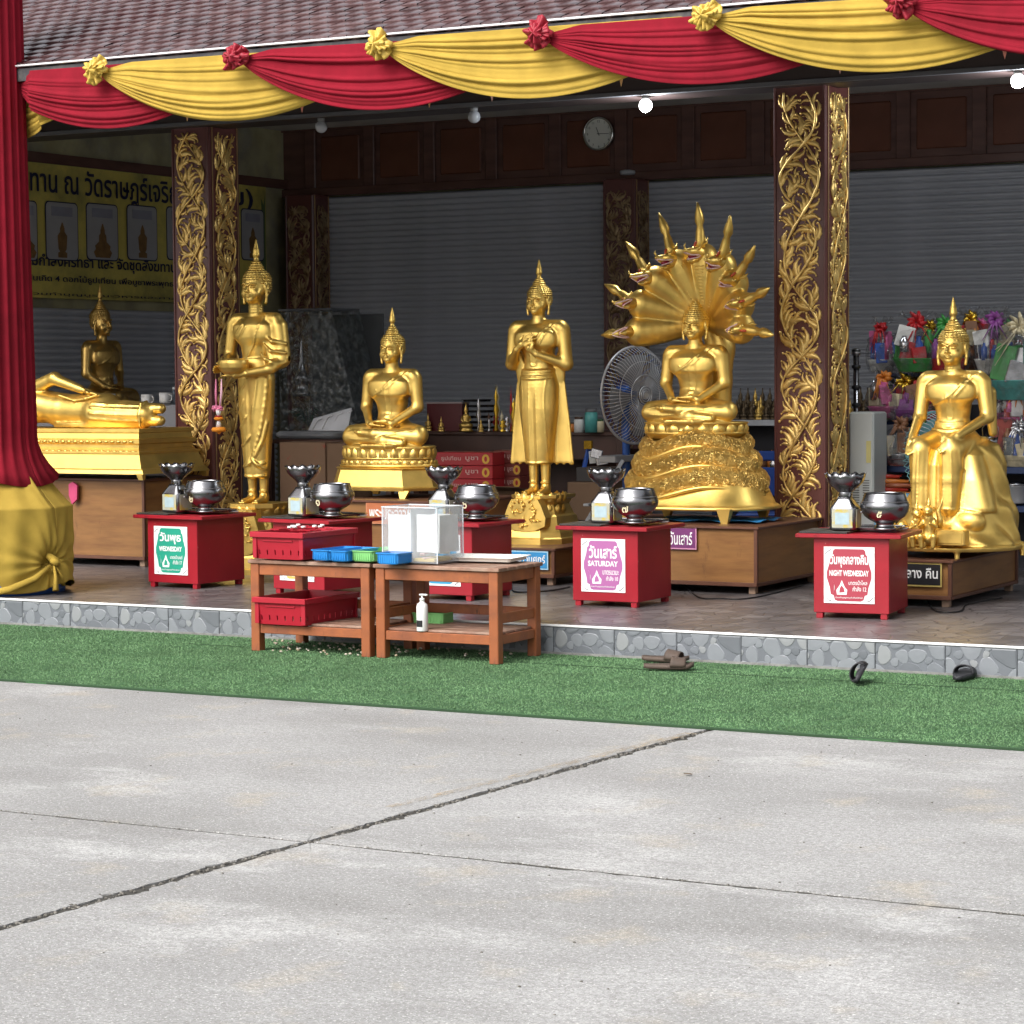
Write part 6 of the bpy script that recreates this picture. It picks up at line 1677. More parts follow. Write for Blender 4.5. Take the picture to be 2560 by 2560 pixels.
bt = thing('brown_bottle', 'small dark brown bottle with white cap behind the blue baskets', 'bottle', (xx-.02, yy+.0, Z1))
MB().lathe([(.001, 0), (.025, 0), (.027, .004), (.027, .058), (.022, .070), (.013, .078), (.013, .088)], 18).build('glass_body', mat('brown_glass', (.02, .006, .006), .1), bt)
MB().lathe([(.016, .084), (.017, .086), (.017, .106), (.015, .108), (.001, .108)], 16).build('cap', WHITE, bt)
# acrylic case
ax0, ay0 = -.530, -.62; aw, ad, ah = .385, .29, .325
ac = thing('acrylic_case', 'clear scratched acrylic donation case with papers stuck inside on the right table', 'case', (ax0+aw/2, ay0+ad/2, Z1), R(-1.5))
AC = bpy.data.materials.new('clear_acrylic'); AC.use_nodes = True; n_ = AC.node_tree; b_ = n_.nodes['Principled BSDF']; out = n_.nodes['Material Output']
b_.inputs['Base Color'].default_value = (.80, .82, .84, 1); b_.inputs['Roughness'].default_value = .18
tr_ = n_.nodes.new('ShaderNodeBsdfTransparent'); tr_.inputs[0].default_value = (.93, .94, .95, 1)
mx_ = n_.nodes.new('ShaderNodeMixShader'); mx_.inputs[0].default_value = .20; tc_ = n_.nodes.new('ShaderNodeTexCoord'); nz_ = n_.nodes.new('ShaderNodeTexNoise'); nz_.inputs['Scale'].default_value = 9
mr_ = n_.nodes.new('ShaderNodeMapRange'); mr_.inputs['To Min'].default_value = .05; mr_.inputs['To Max'].default_value = .20
n_.links.new(tc_.outputs['Object'], nz_.inputs['Vector']); n_.links.new(nz_.outputs['Fac'], mr_.inputs['Value']); n_.links.new(mr_.outputs[0], mx_.inputs[0])
n_.links.new(tr_.outputs[0], mx_.inputs[1]); n_.links.new(b_.outputs[0], mx_.inputs[2]); n_.links.new(mx_.outputs[0], out.inputs[0])
for nm, c_, d_ in (('front_pane', (0, -ad/2, ah/2), (aw, .004, ah)), ('back_pane', (0, ad/2, ah/2), (aw, .004, ah)), ('side_pane', (-aw/2+.002, 0, ah/2), (.004, ad-.006, ah)), ('side_pane', (aw/2-.002, 0, ah/2), (.004, ad-.006, ah)), ('top_pane', (0, 0, ah+.003), (aw+.008, ad+.012, .004))):
    MB().box(c_, d_).build(nm, AC, ac)
ED = mat('milky_acrylic_edge', (.62, .64, .66), .3)
for sx_ in (-1, 1):
    for sy_ in (-1, 1): MB().box((sx_*(aw/2), sy_*(ad/2), ah/2), (.005, .005, ah)).build('edge', ED, ac)
    MB().box((sx_*(aw/2+.003), 0, ah+.004), (.003, ad+.012, .007)).build('edge', ED, ac)
    MB().box((0, sx_*(ad/2+.004), ah+.004), (aw+.008, .003, .007)).build('edge', ED, ac)
MB().box((.0, 0, ah*.5), (.004, ad-.02, ah-.01)).build('divider', ED, ac)
def sheet(x, y, z, w_, h_, rz, nm='paper_sheet', M=PAPER):
    return MB().grid(lambda u, v: ((u-.5)*w_, .004*math.sin(u*5+v*3), (v-.5)*h_), 8, 8).build(nm, M, ac, (x, y, z), rz)
sheet(-.10, -.10, .165, .165, .235, 0); sheet(.10, -.10, .175, .155, .225, R(3)); sheet(.165, .03, .17, .20, .22, R(88)); sheet(-.02, .10, .16, .30, .24, 0)
MB().box((0, 0, .016), (.30, .22, .02), b=.003).build('yellow_pad', mat('dull_yellow_pad', (.52, .38, .10), .8), ac)
for i in range(5):
    MB().box((rnd.uniform(-.10, .12), -.085+rnd.uniform(-.01, .03), .03+.02*i*.3), (.05, .03, .006), rz=rnd.uniform(0, 3)).build('folded_note', mat('pinkish_note', (.62, .42, .40), .7), ac)
WT = tray_mesh(.245, .155, .026, mat('cream_enamel', (.74, .72, .66), .35, 0, .03), 'white_tray', rim=.016, r_=.02)
xx, yy = on1(1210, 1402); o = link('white_tray', WT, None, (xx-.03, yy+.06, Z1), R(6)); tag(o, 'shallow cream white tray at the right end of the right table', 'tray')
pb_ = thing('pump_bottle', 'white pump bottle standing on the lower shelf of the right table', 'bottle', (at(1056, 1578, z=.18)[0], at(1056, 1578, z=.18)[1], .181)); pb_.scale = (1, 1, .88)
WB = mat('white_bottle_plastic', (.76, .76, .75), .35, 0, .02)
MB().lathe([(.001, 0), (.032, 0), (.034, .004), (.034, .165), (.030, .182), (.014, .196), (.013, .205)], 24).build('bottle_body', WB, pb_)
MB().lathe([(.015, .203), (.015, .222), (.006, .224), (.005, .240)], 16).build('pump_collar', WB, pb_)
MB().box((.010, 0, .245), (.055, .018, .012), b=.003).build('pump_nozzle', WB, pb_)
MB().lathe([(.0345, .03), (.0345, .055), (.0345, .075)], 24, cap=False, mod=lambda a, t, z: 1 if -2.6 < (a if a < PI else a-2*PI) < -1.0 else .9).build('dark_print', INK, pb_)
mb = MB(); r_ = random.Random(9)
for i in range(160):
    p = at(r_.choice((r_.uniform(680, 935), r_.uniform(985, 1340))), 1600+r_.gauss(18, 13), z=.02)
    if p[1] > -.03 or p[1] < -.75: continue
    s_ = r_.uniform(.004, .010); mb.ball((p[0], p[1], .024+s_*.4), s_, 6, 4, (1.5, 1, .8))
tag(mb.build('scattered_shells', mat('pale_shells', (.26, .21, .13), .8, 0, .3, 90, col2=(.50, .48, .44), c2s=60)), 'pale shells and crumbs scattered on the turf under the tables', 'litter', kind='stuff')
# ================================================================== SLIPPERS
def slipper(label, M, x, y, z, rz, tilt=(0, 0), L_=.285, W_=.118):
    t = thing('slipper', label, 'slipper', (x, y, z), rz, 'slippers left on the turf before the platform')
    if tilt != (0, 0): t.rotation_euler = (tilt[0], tilt[1], rz)
    def half(v): return W_/2*(.78+.22*math.cos((v-.72)*5.2))*(1-(2*v-1)**8)**.5 if 0 < v < 1 else 0.004
    mb = MB(); n = 22; rings = []
    for i in range(n+1):
        v = i/n; h_ = max(.004, half(min(.997, max(.003, v)))); y_ = (v-.5)*L_; lift = .012*(max(0, v-.8)/.2)**2+.004*(max(0, .2-v)/.2)**2
        rings.append([(-h_*.96, y_, lift), (h_*.96, y_, lift), (h_, y_, lift+.012), (h_*.97, y_, lift+.026), (h_*.80, y_, lift+.022), (0, y_, lift+.019), (-h_*.80, y_, lift+.022), (-h_*.97, y_, lift+.026), (-h_, y_, lift+.012)])
    loft(mb, rings, True); mb.build('sole', M, t)
    def strap(u, v):
        a = PI*u; w_ = half(.54+.34*v)+.004
        return (-w_*math.cos(a), (.02+.36*v-.0)*L_*.9+.012*math.sin(a)*(1-v), .014+(.058-.016*v)*math.sin(a)**.7)
    o = MB().grid(strap, 18, 8).build('strap', M, t); o.modifiers.new('thickness', 'SOLIDIFY').thickness = .007
    return t
slipper('brown slipper lying flat in front of its twin', BRUBBER, at(1672, 1672, z=.02)[0], at(1672, 1672, z=.02)[1], .022, R(-66))
slipper('brown slipper behind its twin against the platform', BRUBBER, at(1652, 1655, z=.02)[0]+.01, at(1672, 1656, z=.02)[1]+.04, .022, R(-82))
sx2 = at(2152, 1706, z=.02); slipper('dark slipper tipped on its side left of the other dark one', RUBBER, sx2[0], sx2[1]+.02, .055, R(8), (R(8), R(-62)))
sx3 = at(2392, 1700, z=.02); slipper('dark slipper standing flat at the right with its opening to the viewer', RUBBER, sx3[0], sx3[1]+.10, .022, R(6))
# ================================================================== BEHIND THE STATUES
def crumple(name, col, f=.3):
    M = bpy.data.materials.new(name); M.use_nodes = True; n = M.node_tree; b = n.nodes['Principled BSDF']; o_ = n.nodes['Material Output']
    b.inputs['Base Color'].default_value = (*col, 1); b.inputs['Roughness'].default_value = .12; b.inputs['Specular IOR Level'].default_value = .9
    t = n.nodes.new('ShaderNodeBsdfTransparent'); t.inputs[0].default_value = (.95, .95, .95, 1); m_ = n.nodes.new('ShaderNodeMixShader')
    tc = n.nodes.new('ShaderNodeTexCoord'); nz = n.nodes.new('ShaderNodeTexNoise'); nz.inputs['Scale'].default_value = 16; nz.inputs['Detail'].default_value = 3
    mr = n.nodes.new('ShaderNodeMapRange'); mr.inputs['From Min'].default_value = .40; mr.inputs['From Max'].default_value = .66; mr.inputs['To Min'].default_value = .06; mr.inputs['To Max'].default_value = f*1.9
    bu = n.nodes.new('ShaderNodeBump'); bu.inputs['Distance'].default_value = .03
    n.links.new(tc.outputs['Object'], nz.inputs['Vector']); n.links.new(nz.outputs['Fac'], mr.inputs['Value']); n.links.new(mr.outputs[0], m_.inputs[0]); n.links.new(nz.outputs['Fac'], bu.inputs['Height']); n.links.new(bu.outputs[0], b.inputs['Normal'])
    n.links.new(t.outputs[0], m_.inputs[1]); n.links.new(b.outputs[0], m_.inputs[2]); n.links.new(m_.outputs[0], o_.inputs[0]); return M
CELL = crumple('clear_cellophane', (.10, .10, .105), .20)
PAL = {'red': (.45, .015, .02), 'green': (.04, .26, .05), 'gold': (.62, .40, .05), 'pink': (.55, .12, .28), 'white': (.66, .66, .64), 'blue': (.03, .10, .42), 'orange': (.62, .20, .03), 'silver': (.5, .5, .52), 'purple': (.24, .06, .26), 'brown': (.22, .10, .05), 'teal': (.08, .32, .30), 'cream': (.60, .52, .34)}
def cm(c): return mat('goods_'+c, PAL[c], .32 if c not in ('silver', 'gold') else .25, .9 if c in ('silver', 'gold') else 0, .12, 25)
def gift(label, px, pyb, pyt, wpx, Y, bow, cols, seed):
    p0 = at(px, pyb, Y=Y); p1 = at(px, pyt, Y=Y); h = p1[2]-p0[2]; w_ = abs(at(px+wpx*1.32, pyb, Y=Y)[0]-p0[0]); r_ = random.Random(seed)
    t = thing('gift_basket', label, 'gift basket', tuple(p0), R(r_.uniform(-10, 25)), 'cellophane wrapped offering baskets on the shelves')
    hb_ = h*.22
    MB().lathe([(w_*.30, 0), (w_*.34, .01), (w_*.44, hb_), (w_*.46, hb_+.008), (w_*.42, hb_+.008), (w_*.40, hb_*.6), (.001, hb_*.6)], 20, sy=.7).build('basket_bowl', cm(cols[0]), t)
    for i in range(14):
        c_ = cols[i % len(cols)]; bw_, bh = r_.uniform(.20, .36)*w_, r_.uniform(.25, .45)*h; a = r_.uniform(-.30, .30)*w_; b_ = r_.uniform(-.22, .15)*w_
        z_ = hb_*.6+r_.uniform(0, .30)*h
        if r_.random() < .55: MB().box((a, b_, z_+bh/2), (bw_, bw_*.5, bh), rz=r_.uniform(-.6, .6), b=.004, M=Matrix.Rotation(r_.uniform(-.3, .3), 3, 'Y')).build('packet', cm(c_), t)
        else: MB().lathe([(.001, 0), (bw_*.30, 0), (bw_*.30, bh*.7), (bw_*.14, bh*.85), (bw_*.15, bh), (.001, bh)], 12, (a, b_, z_)).build('bottle', cm(c_), t)
    n, m_ = 40, 16; ph = r_.uniform(0, 6)
    def cel(u, v):
        a = 2*PI*u; env = (.36+.14*math.sin(PI*min(1, v*1.6))) if v < .62 else .45-(v-.62)*1.55 if v < .86 else .08+(v-.86)*1.6
        r2 = w_*max(.05, env)*(1+.07*math.sin(7*a+ph+v*3)+.05*math.sin(13*a-v*5)+(.25*math.sin(9*a+ph) if v > .86 else 0))
        return (r2*math.cos(a), r2*.72*math.sin(a), h*v+(.03*math.sin(5*a) if v > .95 else 0))
    MB().grid(cel, n, m_, smooth=False).build('cellophane', CELL, t)
    zb = h*.85; mb = MB()
    for k in range(9):
        a = 2*PI*k/9+ph; l_ = w_*r_.uniform(.14, .24); mb.tube([(0, -.02, zb), (l_*.6*math.cos(a), -.05, zb+l_*.6*math.sin(a)*.9), (l_*math.cos(a+.3), -.03, zb+l_*math.sin(a+.3))], [.012, .030, .012], 6, flat=.35)
    mb.build('bow', cm(bow), t)
    mb = MB()
    for k in range(5):
        a = r_.uniform(-.9, .9); mb.tube([(0, -.02, zb), (.05*a, -.06, zb-.10*h*r_.uniform(.6, 1.4)), (.14*a*w_*3, -.07*w_*4, zb-h*r_.uniform(.25, .5))], [.006, .010, .003], 5, flat=.4)
    mb.build('ribbon_tail', cm(bow), t); return t
gs = [('gift basket with dark red bow and green packets, left end of the top row', 2290, 930, 785, 95, 4.5, 'red', ['green', 'white', 'blue', 'red', 'silver']),
      ('wrapped gift basket with dark green bow left of the rock statue head', 2368, 930, 790, 90, 4.55, 'green', ['red', 'purple', 'gold', 'brown', 'silver']),
      ('wrapped gift basket with golden bow just behind the rock statue head', 2425, 925, 775, 80, 4.8, 'gold', ['brown', 'orange', 'cream', 'red']),
      ('wrapped gift basket with purple bow right of the rock statue head', 2487, 935, 775, 85, 4.6, 'purple', ['white', 'blue', 'red', 'silver', 'cream']),
      ('large gift basket with cream bow at the right edge of the top row', 2545, 1000, 785, 120, 4.5, 'cream', ['teal', 'silver', 'gold', 'green', 'cream']),
      ('small wrapped basket with pale wrapping at the left end of the middle row', 2212, 1045, 925, 70, 4.45, 'orange', ['pink', 'silver', 'brown', 'cream']),
      ('wrapped basket with golden bow above the silver one in the middle row', 2262, 1050, 935, 80, 4.5, 'gold', ['purple', 'cream', 'red', 'pink']),
      ('wrapped basket with red packets left of the rock statue arm', 2318, 1055, 930, 75, 4.55, 'red', ['red', 'silver', 'blue', 'brown']),
      ('tall wrapped basket with pink bottles right of the rock statue arm', 2495, 1060, 940, 60, 4.6, 'pink', ['pink', 'silver', 'purple', 'white']),
      ('wrapped basket with bright pink and orange packets at the right edge', 2548, 1070, 960, 80, 4.5, 'orange', ['pink', 'orange', 'white', 'red']),
      ('shiny silver wrapped basket low on the shelf left of the teal fan', 2252, 1165, 1040, 75, 4.35, 'brown', ['silver', 'silver', 'white', 'brown']),
      ('wrapped basket with silver and cream packets on the lower shelf at the right edge', 2552, 1168, 1045, 85, 4.4, 'silver', ['cream', 'silver', 'blue', 'brown'])]
for i, g_ in enumerate(gs): gift(g_[0], g_[1], g_[2], g_[3], g_[4], g_[5], g_[6], g_[7], 20+i)
r9 = random.Random(77); KEYS = list(PAL)
extra = [(2205, 930, 800, 60, 4.75, 'above the grey cabinet top, back layer'), (2330, 920, 800, 70, 4.85, 'between the red and the green bowed ones, back layer'), (2455, 925, 790, 70, 4.9, 'between the gold and the purple bowed ones, back layer'), (2520, 930, 800, 70, 4.9, 'right of the purple bowed one, back layer'),
         (2235, 1050, 935, 70, 4.8, 'second row, behind the two leftmost ones'), (2290, 1052, 925, 75, 4.8, 'second row, behind the golden bowed one'), (2350, 1052, 925, 80, 4.7, 'second row, just left of the rock statue chest'), (2520, 1055, 945, 70, 4.8, 'second row, right of the rock statue shoulder'),
         (2300, 1165, 1050, 70, 4.5, 'third row, right of the silver one'), (2498, 1165, 1045, 60, 4.7, 'third row, beside the dark red carton')]
for i, e_ in enumerate(extra):
    cs_ = [r9.choice(KEYS) for _ in range(5)]; bc_ = r9.choice(('red', 'gold', 'pink', 'green', 'silver'))
    gift('%s bowed gift basket, %s' % (bc_, e_[5]), e_[0], e_[1], e_[2], e_[3], e_[4], bc_, cs_, 90+i)
# blue shelving behind the rock statue
NAVY = mat('navy_blue_metal', (.012, .028, .085), .4, .2)
def at_z(px, py, Y): return at(px, py, Y=Y)
sh0 = at(2185, 1168, Y=4.3); sh1 = at(2640, 1168, Y=4.3)
shf = thing('blue_shelving', 'navy blue metal shelving carrying the wrapped gift baskets at the right', 'shelf', ((sh0[0]+sh1[0])/2, 4.3, PZ))
sw_ = sh1[0]-sh0[0]; z1_ = sh0[2]-PZ
MB().box((0, .35, z1_-.012), (sw_+.4, .70, .05), b=.005).build('shelf_board', NAVY, shf)
MB().box((0, .35, at(2500, 1268, Y=4.3)[2]-PZ-.012), (sw_+.4, .70, .05), b=.005).build('shelf_board', NAVY, shf)
zt_ = at(2300, 1052, Y=4.5)[2]-PZ; MB().box((0, .42, zt_-.02), (sw_+.4, .45, .03), b=.005).build('shelf_board', NAVY, shf)
zt2 = at(2300, 930, Y=4.5)[2]-PZ; MB().box((0, .52, zt2-.02), (sw_+.2, .30, .025), b=.004).build('shelf_board', NAVY, shf)
MB().box((0, .72, zt_*.55), (sw_+.4, .02, zt_*1.1)).build('back_panel', mat('dark_shelf_back', (.02, .02, .028), .6), shf)
for s in (-1, 1): MB().box((s*(sw_/2+.17), .02, z1_/2), (.04, .04, z1_), b=.003).build('upright', NAVY, shf)
# folded robes on the lower shelf
rr_ = thing('folded_robes', 'stack of red and orange folded monk robes in plastic on the lower shelf', 'robes', tuple(at(2235, 1232, Y=4.35)))
for i, (c_, dx, dz, l_) in enumerate((('orange', .03, .0, .36), ('red', -.03, .03, .34), ('brown', .05, .06, .33), ('orange', -.02, .09, .30), ('red', -.07, .125, .28))):
    MB().grid(lambda u, v, c_=c_: (l_*(u-.5), (v-.5)*.26-.02*math.sin(u*5), .016*math.sin(PI*v)*(1+.5*math.sin(u*9+i))), 10, 6).build('robe', mat('robe_'+c_, {'orange': (.55, .17, .03), 'red': (.42, .035, .02), 'brown': (.30, .09, .04)}[c_], .3), rr_, (dx, 0, dz), R(rnd.uniform(-6, 12)))
    MB().tube([(-l_/2, -.13, 0), (0, -.145, .003), (l_/2, -.13, 0.0)], [.014, .018, .012], 8).build('robe_fold', mat('robe_'+c_, (1, 1, 1)), rr_, (dx, 0, dz), R(rnd.uniform(-6, 12)))
pt = thing('steel_pot', 'steel pot with a shiny lid on the right lower shelf', 'pot', tuple(at(2540, 1258, Y=4.35)))
MB().lathe([(.001, 0), (.085, 0), (.09, .01), (.09, .125), (.095, .13)], 28).build('pot_body', mat('matt_aluminium', (.50, .51, .53), .45, .8), pt); MB().lathe([(.096, .13), (.09, .145), (.03, .16), (.001, .162)], 28).build('lid', STEEL, pt)
rbx = thing('red_gift_box', 'tall dark red printed carton behind the rock statue arm', 'carton', tuple(at(2508, 1165, Y=4.4)))
MB().box((0, .06, .17), (.17, .12, .34), b=.003).build('carton_body', mat('dark_red_carton', (.22, .03, .02), .5, 0, .3, 12, col2=(.40, .20, .12), c2s=14, c2t=(.58, .7)), rbx)
gbx = thing('grey_carton_pair', 'grey flat cartons standing on the shelf left of the silver basket', 'carton', tuple(at(2205, 1166, Y=4.4)))
for i, x in enumerate((-.05, .05)): MB().box((x, .06, .16), (.085, .14, .33-.03*i), b=.003).build('carton_body', mat('grey_carton', (.15, .15, .17), .5), gbx)
# grey electrical cabinet and steel candle pole by the right column
gc0 = at(2122, 1300, Y=3.95); gc1 = at(2122, 1030, Y=3.95); gw = at(2184, 1100, Y=3.95)[0]-gc0[0]
gc = thing('grey_cabinet', 'pale grey metal cabinet with vent slots and a yellow sticker beside the right column', 'cabinet', (gc0[0]+gw/2, 3.95, PZ), 0)
gh = gc1[2]-PZ; GCM = mat('pale_grey_enamel', (.42, .44, .43), .45, 0, .04)
MB().box((0, .14, gh/2), (gw, .28, gh), b=.012).build('cabinet_body', GCM, gc)
for cx in (-gw*.20, gw*.20):
    for i in range(13): MB().box((cx, -.001, gh-.50+-.0-i*.018+.0), (gw*.26, .004, .006)).build('vent_slot', mat('vent_dark', (.05, .05, .05), .7), gc)
MB().box((gw*.30, -.002, gh*.76), (.035, .003, .16)).build('sticker', mat('faded_yellow_sticker', (.52, .46, .18), .6), gc)
pz0 = at(2138, 1028, Y=4.1); pz1 = at(2138, 870, Y=4.1)
cpole = thing('steel_post', 'steel post with black rings rising behind the grey cabinet', 'post', (pz0[0], 4.12, PZ))
MB().tube([(0, 0, 0), (0, 0, pz1[2]-PZ-.04)], .022, 14).build('pole', STEEL, cpole)
for py in (878, 917, 968, 1012): MB().lathe([(.024, -.014), (.033, -.010), (.033, .010), (.024, .014)], 16, (0, 0, at(2138, py, Y=4.1)[2]-PZ)).build('ring', INK, cpole)
MB().lathe([(.03, 0), (.034, .02), (.03, .045), (.012, .055)], 16, (0, 0, pz1[2]-PZ-.055)).build('cap', STEEL_D, cpole)
# fans
def fan(label, px, py, Y, D, rz, cg, cb, blade, hubz=None, n=72, cw=None):
    p = at(px, py, Y=Y); t = thing('electric_fan', label, 'fan', (p[0], Y, PZ), rz, None); hz = p[2]-PZ; R_ = D/2
    fr = MB(); 
    fr.tube([(R_*math.cos(a), 0, hz+R_*math.sin(a)) for a in [2*PI*k/48 for k in range(49)]], .010, 8, cap=False); fr.build('guard_rim', cg, t)
    gm = MB()
    for k in range(n):
        a = 2*PI*k/n; ca, sa = math.cos(a), math.sin(a)
        gm.tube([(R_*.20*ca, -.10, hz+R_*.20*sa), (R_*.55*ca, -.115, hz+R_*.55*sa), (R_*.88*ca, -.075, hz+R_*.88*sa), (R_*ca, 0, hz+R_*sa)], .0022, 4, cap=False)
    for k in (.42, .70): gm.tube([(R_*k*math.cos(a), -.11+.02*(k > .6), hz+R_*k*math.sin(a)) for a in [2*PI*j/40 for j in range(41)]], .003, 5, cap=False)
    gm.build('guard_front', cw or cg, t)
    gb = MB()
    for k in range(36):
        a = 2*PI*k/36; ca, sa = math.cos(a), math.sin(a); gb.tube([(R_*.2*ca, .12, hz+R_*.2*sa), (R_*.8*ca, .10, hz+R_*.8*sa), (R_*ca, 0, hz+R_*sa)], .003, 4, cap=False)
    gb.build('guard_back', cb, t)
    hb_ = MB()
    for rr in (.18, .13, .08): hb_.tube([(R_*rr*math.cos(a), -.112, hz+R_*rr*math.sin(a)) for a in [2*PI*j/28 for j in range(29)]], .006, 6, cap=False)
    P_ = MB(); nn = 28; P_.raw([(R_*.06*math.cos(2*PI*k/nn), -.116, hz+R_*.06*math.sin(2*PI*k/nn)) for k in range(nn)], [tuple(range(nn))])
    hb_.build('hub_rings', cg, t); P_.build('hub_badge', mat('pale_badge', (.55, .52, .48), .5), t)
    bl2 = MB()
    for k in range(4):
        a0 = k*PI/2+.3
        def bf_(u, v): a = a0+(u-.5)*1.15*(.6+.4*v); r2 = R_*(.10+.74*v); return (r2*math.cos(a), -.02+.05*(u-.5), hz+r2*math.sin(a))
        bl2.grid(bf_, 6, 6)
    bl2.build('blades', blade, t)
    MB().lathe([(.001, -.0), (.05, 0), (.075, .03), (.075, .14), (.05, .18), (.001, .19)], 20).build('motor', cb, t).matrix_local = Matrix.Translation((0, .02, hz)) @ Matrix.Rotation(R(-90), 4, 'X')
    MB().tube([(0, .10, hz-.05), (0, .10, hz-.35), (0, .10, .03)], [.028, .030, .032], 12).build('stand_pole', cb, t)
    MB().lathe([(.001, 0), (.22, 0), (.22, .02), (.06, .05), (.03, .06)], 24, (0, .10, 0)).build('stand_base', cb, t)
    return t
FG = mat('grey_fan_wire', (.55, .55, .57), .4, .4); FB = mat('blue_fan_body', (.03, .10, .36), .4)
fan('large grey pedestal fan with blue back between the crossed-hands and serpent statues', 1588, 988, 3.95, .74, R(72), FG, FB, mat('grey_fan_blade', (.26, .27, .29), .4))
TE = mat('teal_fan_plastic', (.16, .36, .38), .4)
fan('teal plastic fan seen edge-on left of the rock statue', 2332, 1135, 3.85, .60, R(78), TE, TE, TE, n=48, cw=FG)
# white ladder leg left of the serpent statue
la = thing('folding_ladder', 'pale grey folding ladder leaning behind the Saturday box bowls', 'ladder', (0, 0, 0))
LM = mat('pale_grey_ladder', (.40, .41, .43), .45, .3)
for Yl in (3.75, 4.05):
    a_, b_ = at(1558, 1150, Y=Yl), at(1462, 1312, Y=Yl-.15); b2 = at(1432, 1380, Y=Yl-.2)
    MB().tube([tuple(a_), tuple(b_), tuple(b2)], [.040, .040, .040], 4, smooth=False, flat=.4).build('ladder_rail', LM, la)
a_, b_ = at(1545, 1142, Y=3.7), at(1545, 1142, Y=4.1)
MB().box(((a_[0]+b_[0])/2+.01, 3.9, a_[2]-.02), (.14, .42, .05), b=.004).build('ladder_top', LM, la)
for py in (1200, 1260, 1320):
    q_ = at(1552-(py-1150)*.59, py, Y=3.85); MB().box((q_[0], 3.86, q_[2]), (.05, .32, .02), b=.003).build('ladder_step', LM, la)
# long dark table with small things, cartons below
TB_Y = 5.4
t0_, t1_ = at(1040, 1078, Y=TB_Y), at(1560, 1062, Y=TB_Y)
dt = thing('dark_long_table', 'long dark brown table behind the statues carrying figurines, trays and jars', 'table', ((t0_[0]+t1_[0])/2, TB_Y+.3, PZ))
tw_ = t1_[0]-t0_[0]; tz_ = t0_[2]-PZ; DBR = mat('dark_brown_wood', (.060, .026, .018), .45, 0, .2, 4)
MB().box((0, 0, tz_-.015), (tw_, .62, .03), b=.004).build('table_top', DBR, dt)
MB().box((0, -.27, tz_-.13), (tw_-.08, .02, .20)).build('apron', DBR, dt)
for sx_ in (-1, 1):
    for sy_ in (-1, 1): MB().box((sx_*(tw_/2-.05), sy_*.26, (tz_-.03)/2), (.06, .06, tz_-.03), b=.004).build('leg', DBR, dt)
MB().box((0, .2, tz_*.45), (tw_-.1, .02, tz_*.8)).build('back_panel', DBR, dt)
def ontable(px, dy=.0): p = at(px, 1070, Y=TB_Y+dy); return p[0], TB_Y+dy, t0_[2]
def figurine_mesh(M, sd, h=.12):
    w_ = h*.5; mb = MB()
    mb.lathe([(w_*.48, 0), (w_*.50, h*.05), (w_*.40, h*.09), (w_*.42, h*.13), (w_*.46, h*.16), (w_*.50, h*.24), (w_*.30, h*.30), (w_*.20, h*.38), (w_*.26, h*.50), (w_*.22, h*.57), (w_*.09, h*.61), (w_*.13, h*.66), (w_*.14, h*.72), (w_*.10, h*.80), (w_*.05, h*.86), (.002, h)], 10, sy=.62)
    for s in (-1, 1): mb.tube([(s*w_*.25, 0, h*.53), (s*w_*.33, -.002, h*.40), (s*w_*.10, -w_*.28, h*.31)], [w_*.07, w_*.06, w_*.05], 5)
    return mb.mesh('seated_figurine', M)
BRZ = mat('dark_bronze', (.085, .060, .035), .35, .8, .3, 30); SG = mat('small_gilt', (.55, .36, .10), .35, .9, .2, 30)
fb1, fb2 = figurine_mesh(BRZ, 1), figurine_mesh(SG, 2)
def figurine(me_, label, p, s_, rz=0., grp='small seated figurines in rows on the back shelves'):
    o = link('small_figurine', me_, None, p, rz); o.scale = (s_, s_, s_); return tag(o, label, 'figurine', grp)
figurine(fb2, 'small gilt figurine near the left end of the dark table beside the maroon box', ontable(1070, .05), 1.3, R(10))
figurine(fb2, 'small gilt figurine in front of the maroon box on the dark table', ontable(1103, -.1), 1.1, R(20))
figurine(fb2, 'larger gilt figurine at the right end of the maroon box on the dark table', ontable(1165, -.05), 2.1, R(25))
figurine(fb2, 'tiny gilt figurine in front of the stacked black trays', ontable(1202, -.15), 1.0)
mbx = thing('maroon_box', 'maroon box with pale top edge behind the small gilt figurines', 'box', ontable(1120, .15)); MB().box((0, 0, .12), (.36, .12, .24), b=.004).build('box_body', mat('maroon_lacquer', (.10, .012, .014), .4), mbx); MB().box((0, 0, .245), (.37, .13, .012)).build('box_rim', mat('pale_rim', (.36, .28, .28), .4), mbx)
tg = thing('tray_stack', 'stack of black lacquer trays beside the tangle of ornaments', 'trays', ontable(1200, .12))
for i in range(6): link('black_tray', tray_mesh(.13-.004*i, .12, .02, mat('black_lacquer', (.015, .015, .017), .25), 'black_tray'), tg, (.03*math.sin(i*2.1), 0, .02+i*.047), R(8*math.sin(i*3)))
og = thing('ornament_cluster', 'cluster of silver, red and gilt ornaments on the dark table left of the spread robe', 'ornaments', ontable(1255, .0)); r_ = random.Random(5)
for i in range(16):
    c_ = ('silver', 'red', 'gold', 'cream', 'brown', 'silver')[i % 6]; x = r_.uniform(-.20, .20); h_ = r_.uniform(.10, .42); rr = r_.uniform(.012, .03)
    MB().lathe([(rr*.9, 0), (rr, .01), (rr*.4, h_*.25), (rr*1.2, h_*.45), (rr*.5, h_*.62), (rr*.9, h_*.72), (rr*.25, h_*.86), (.001, h_)], 8).build('ornament', cm(c_), og, (x, r_.uniform(-.14, .14), 0))
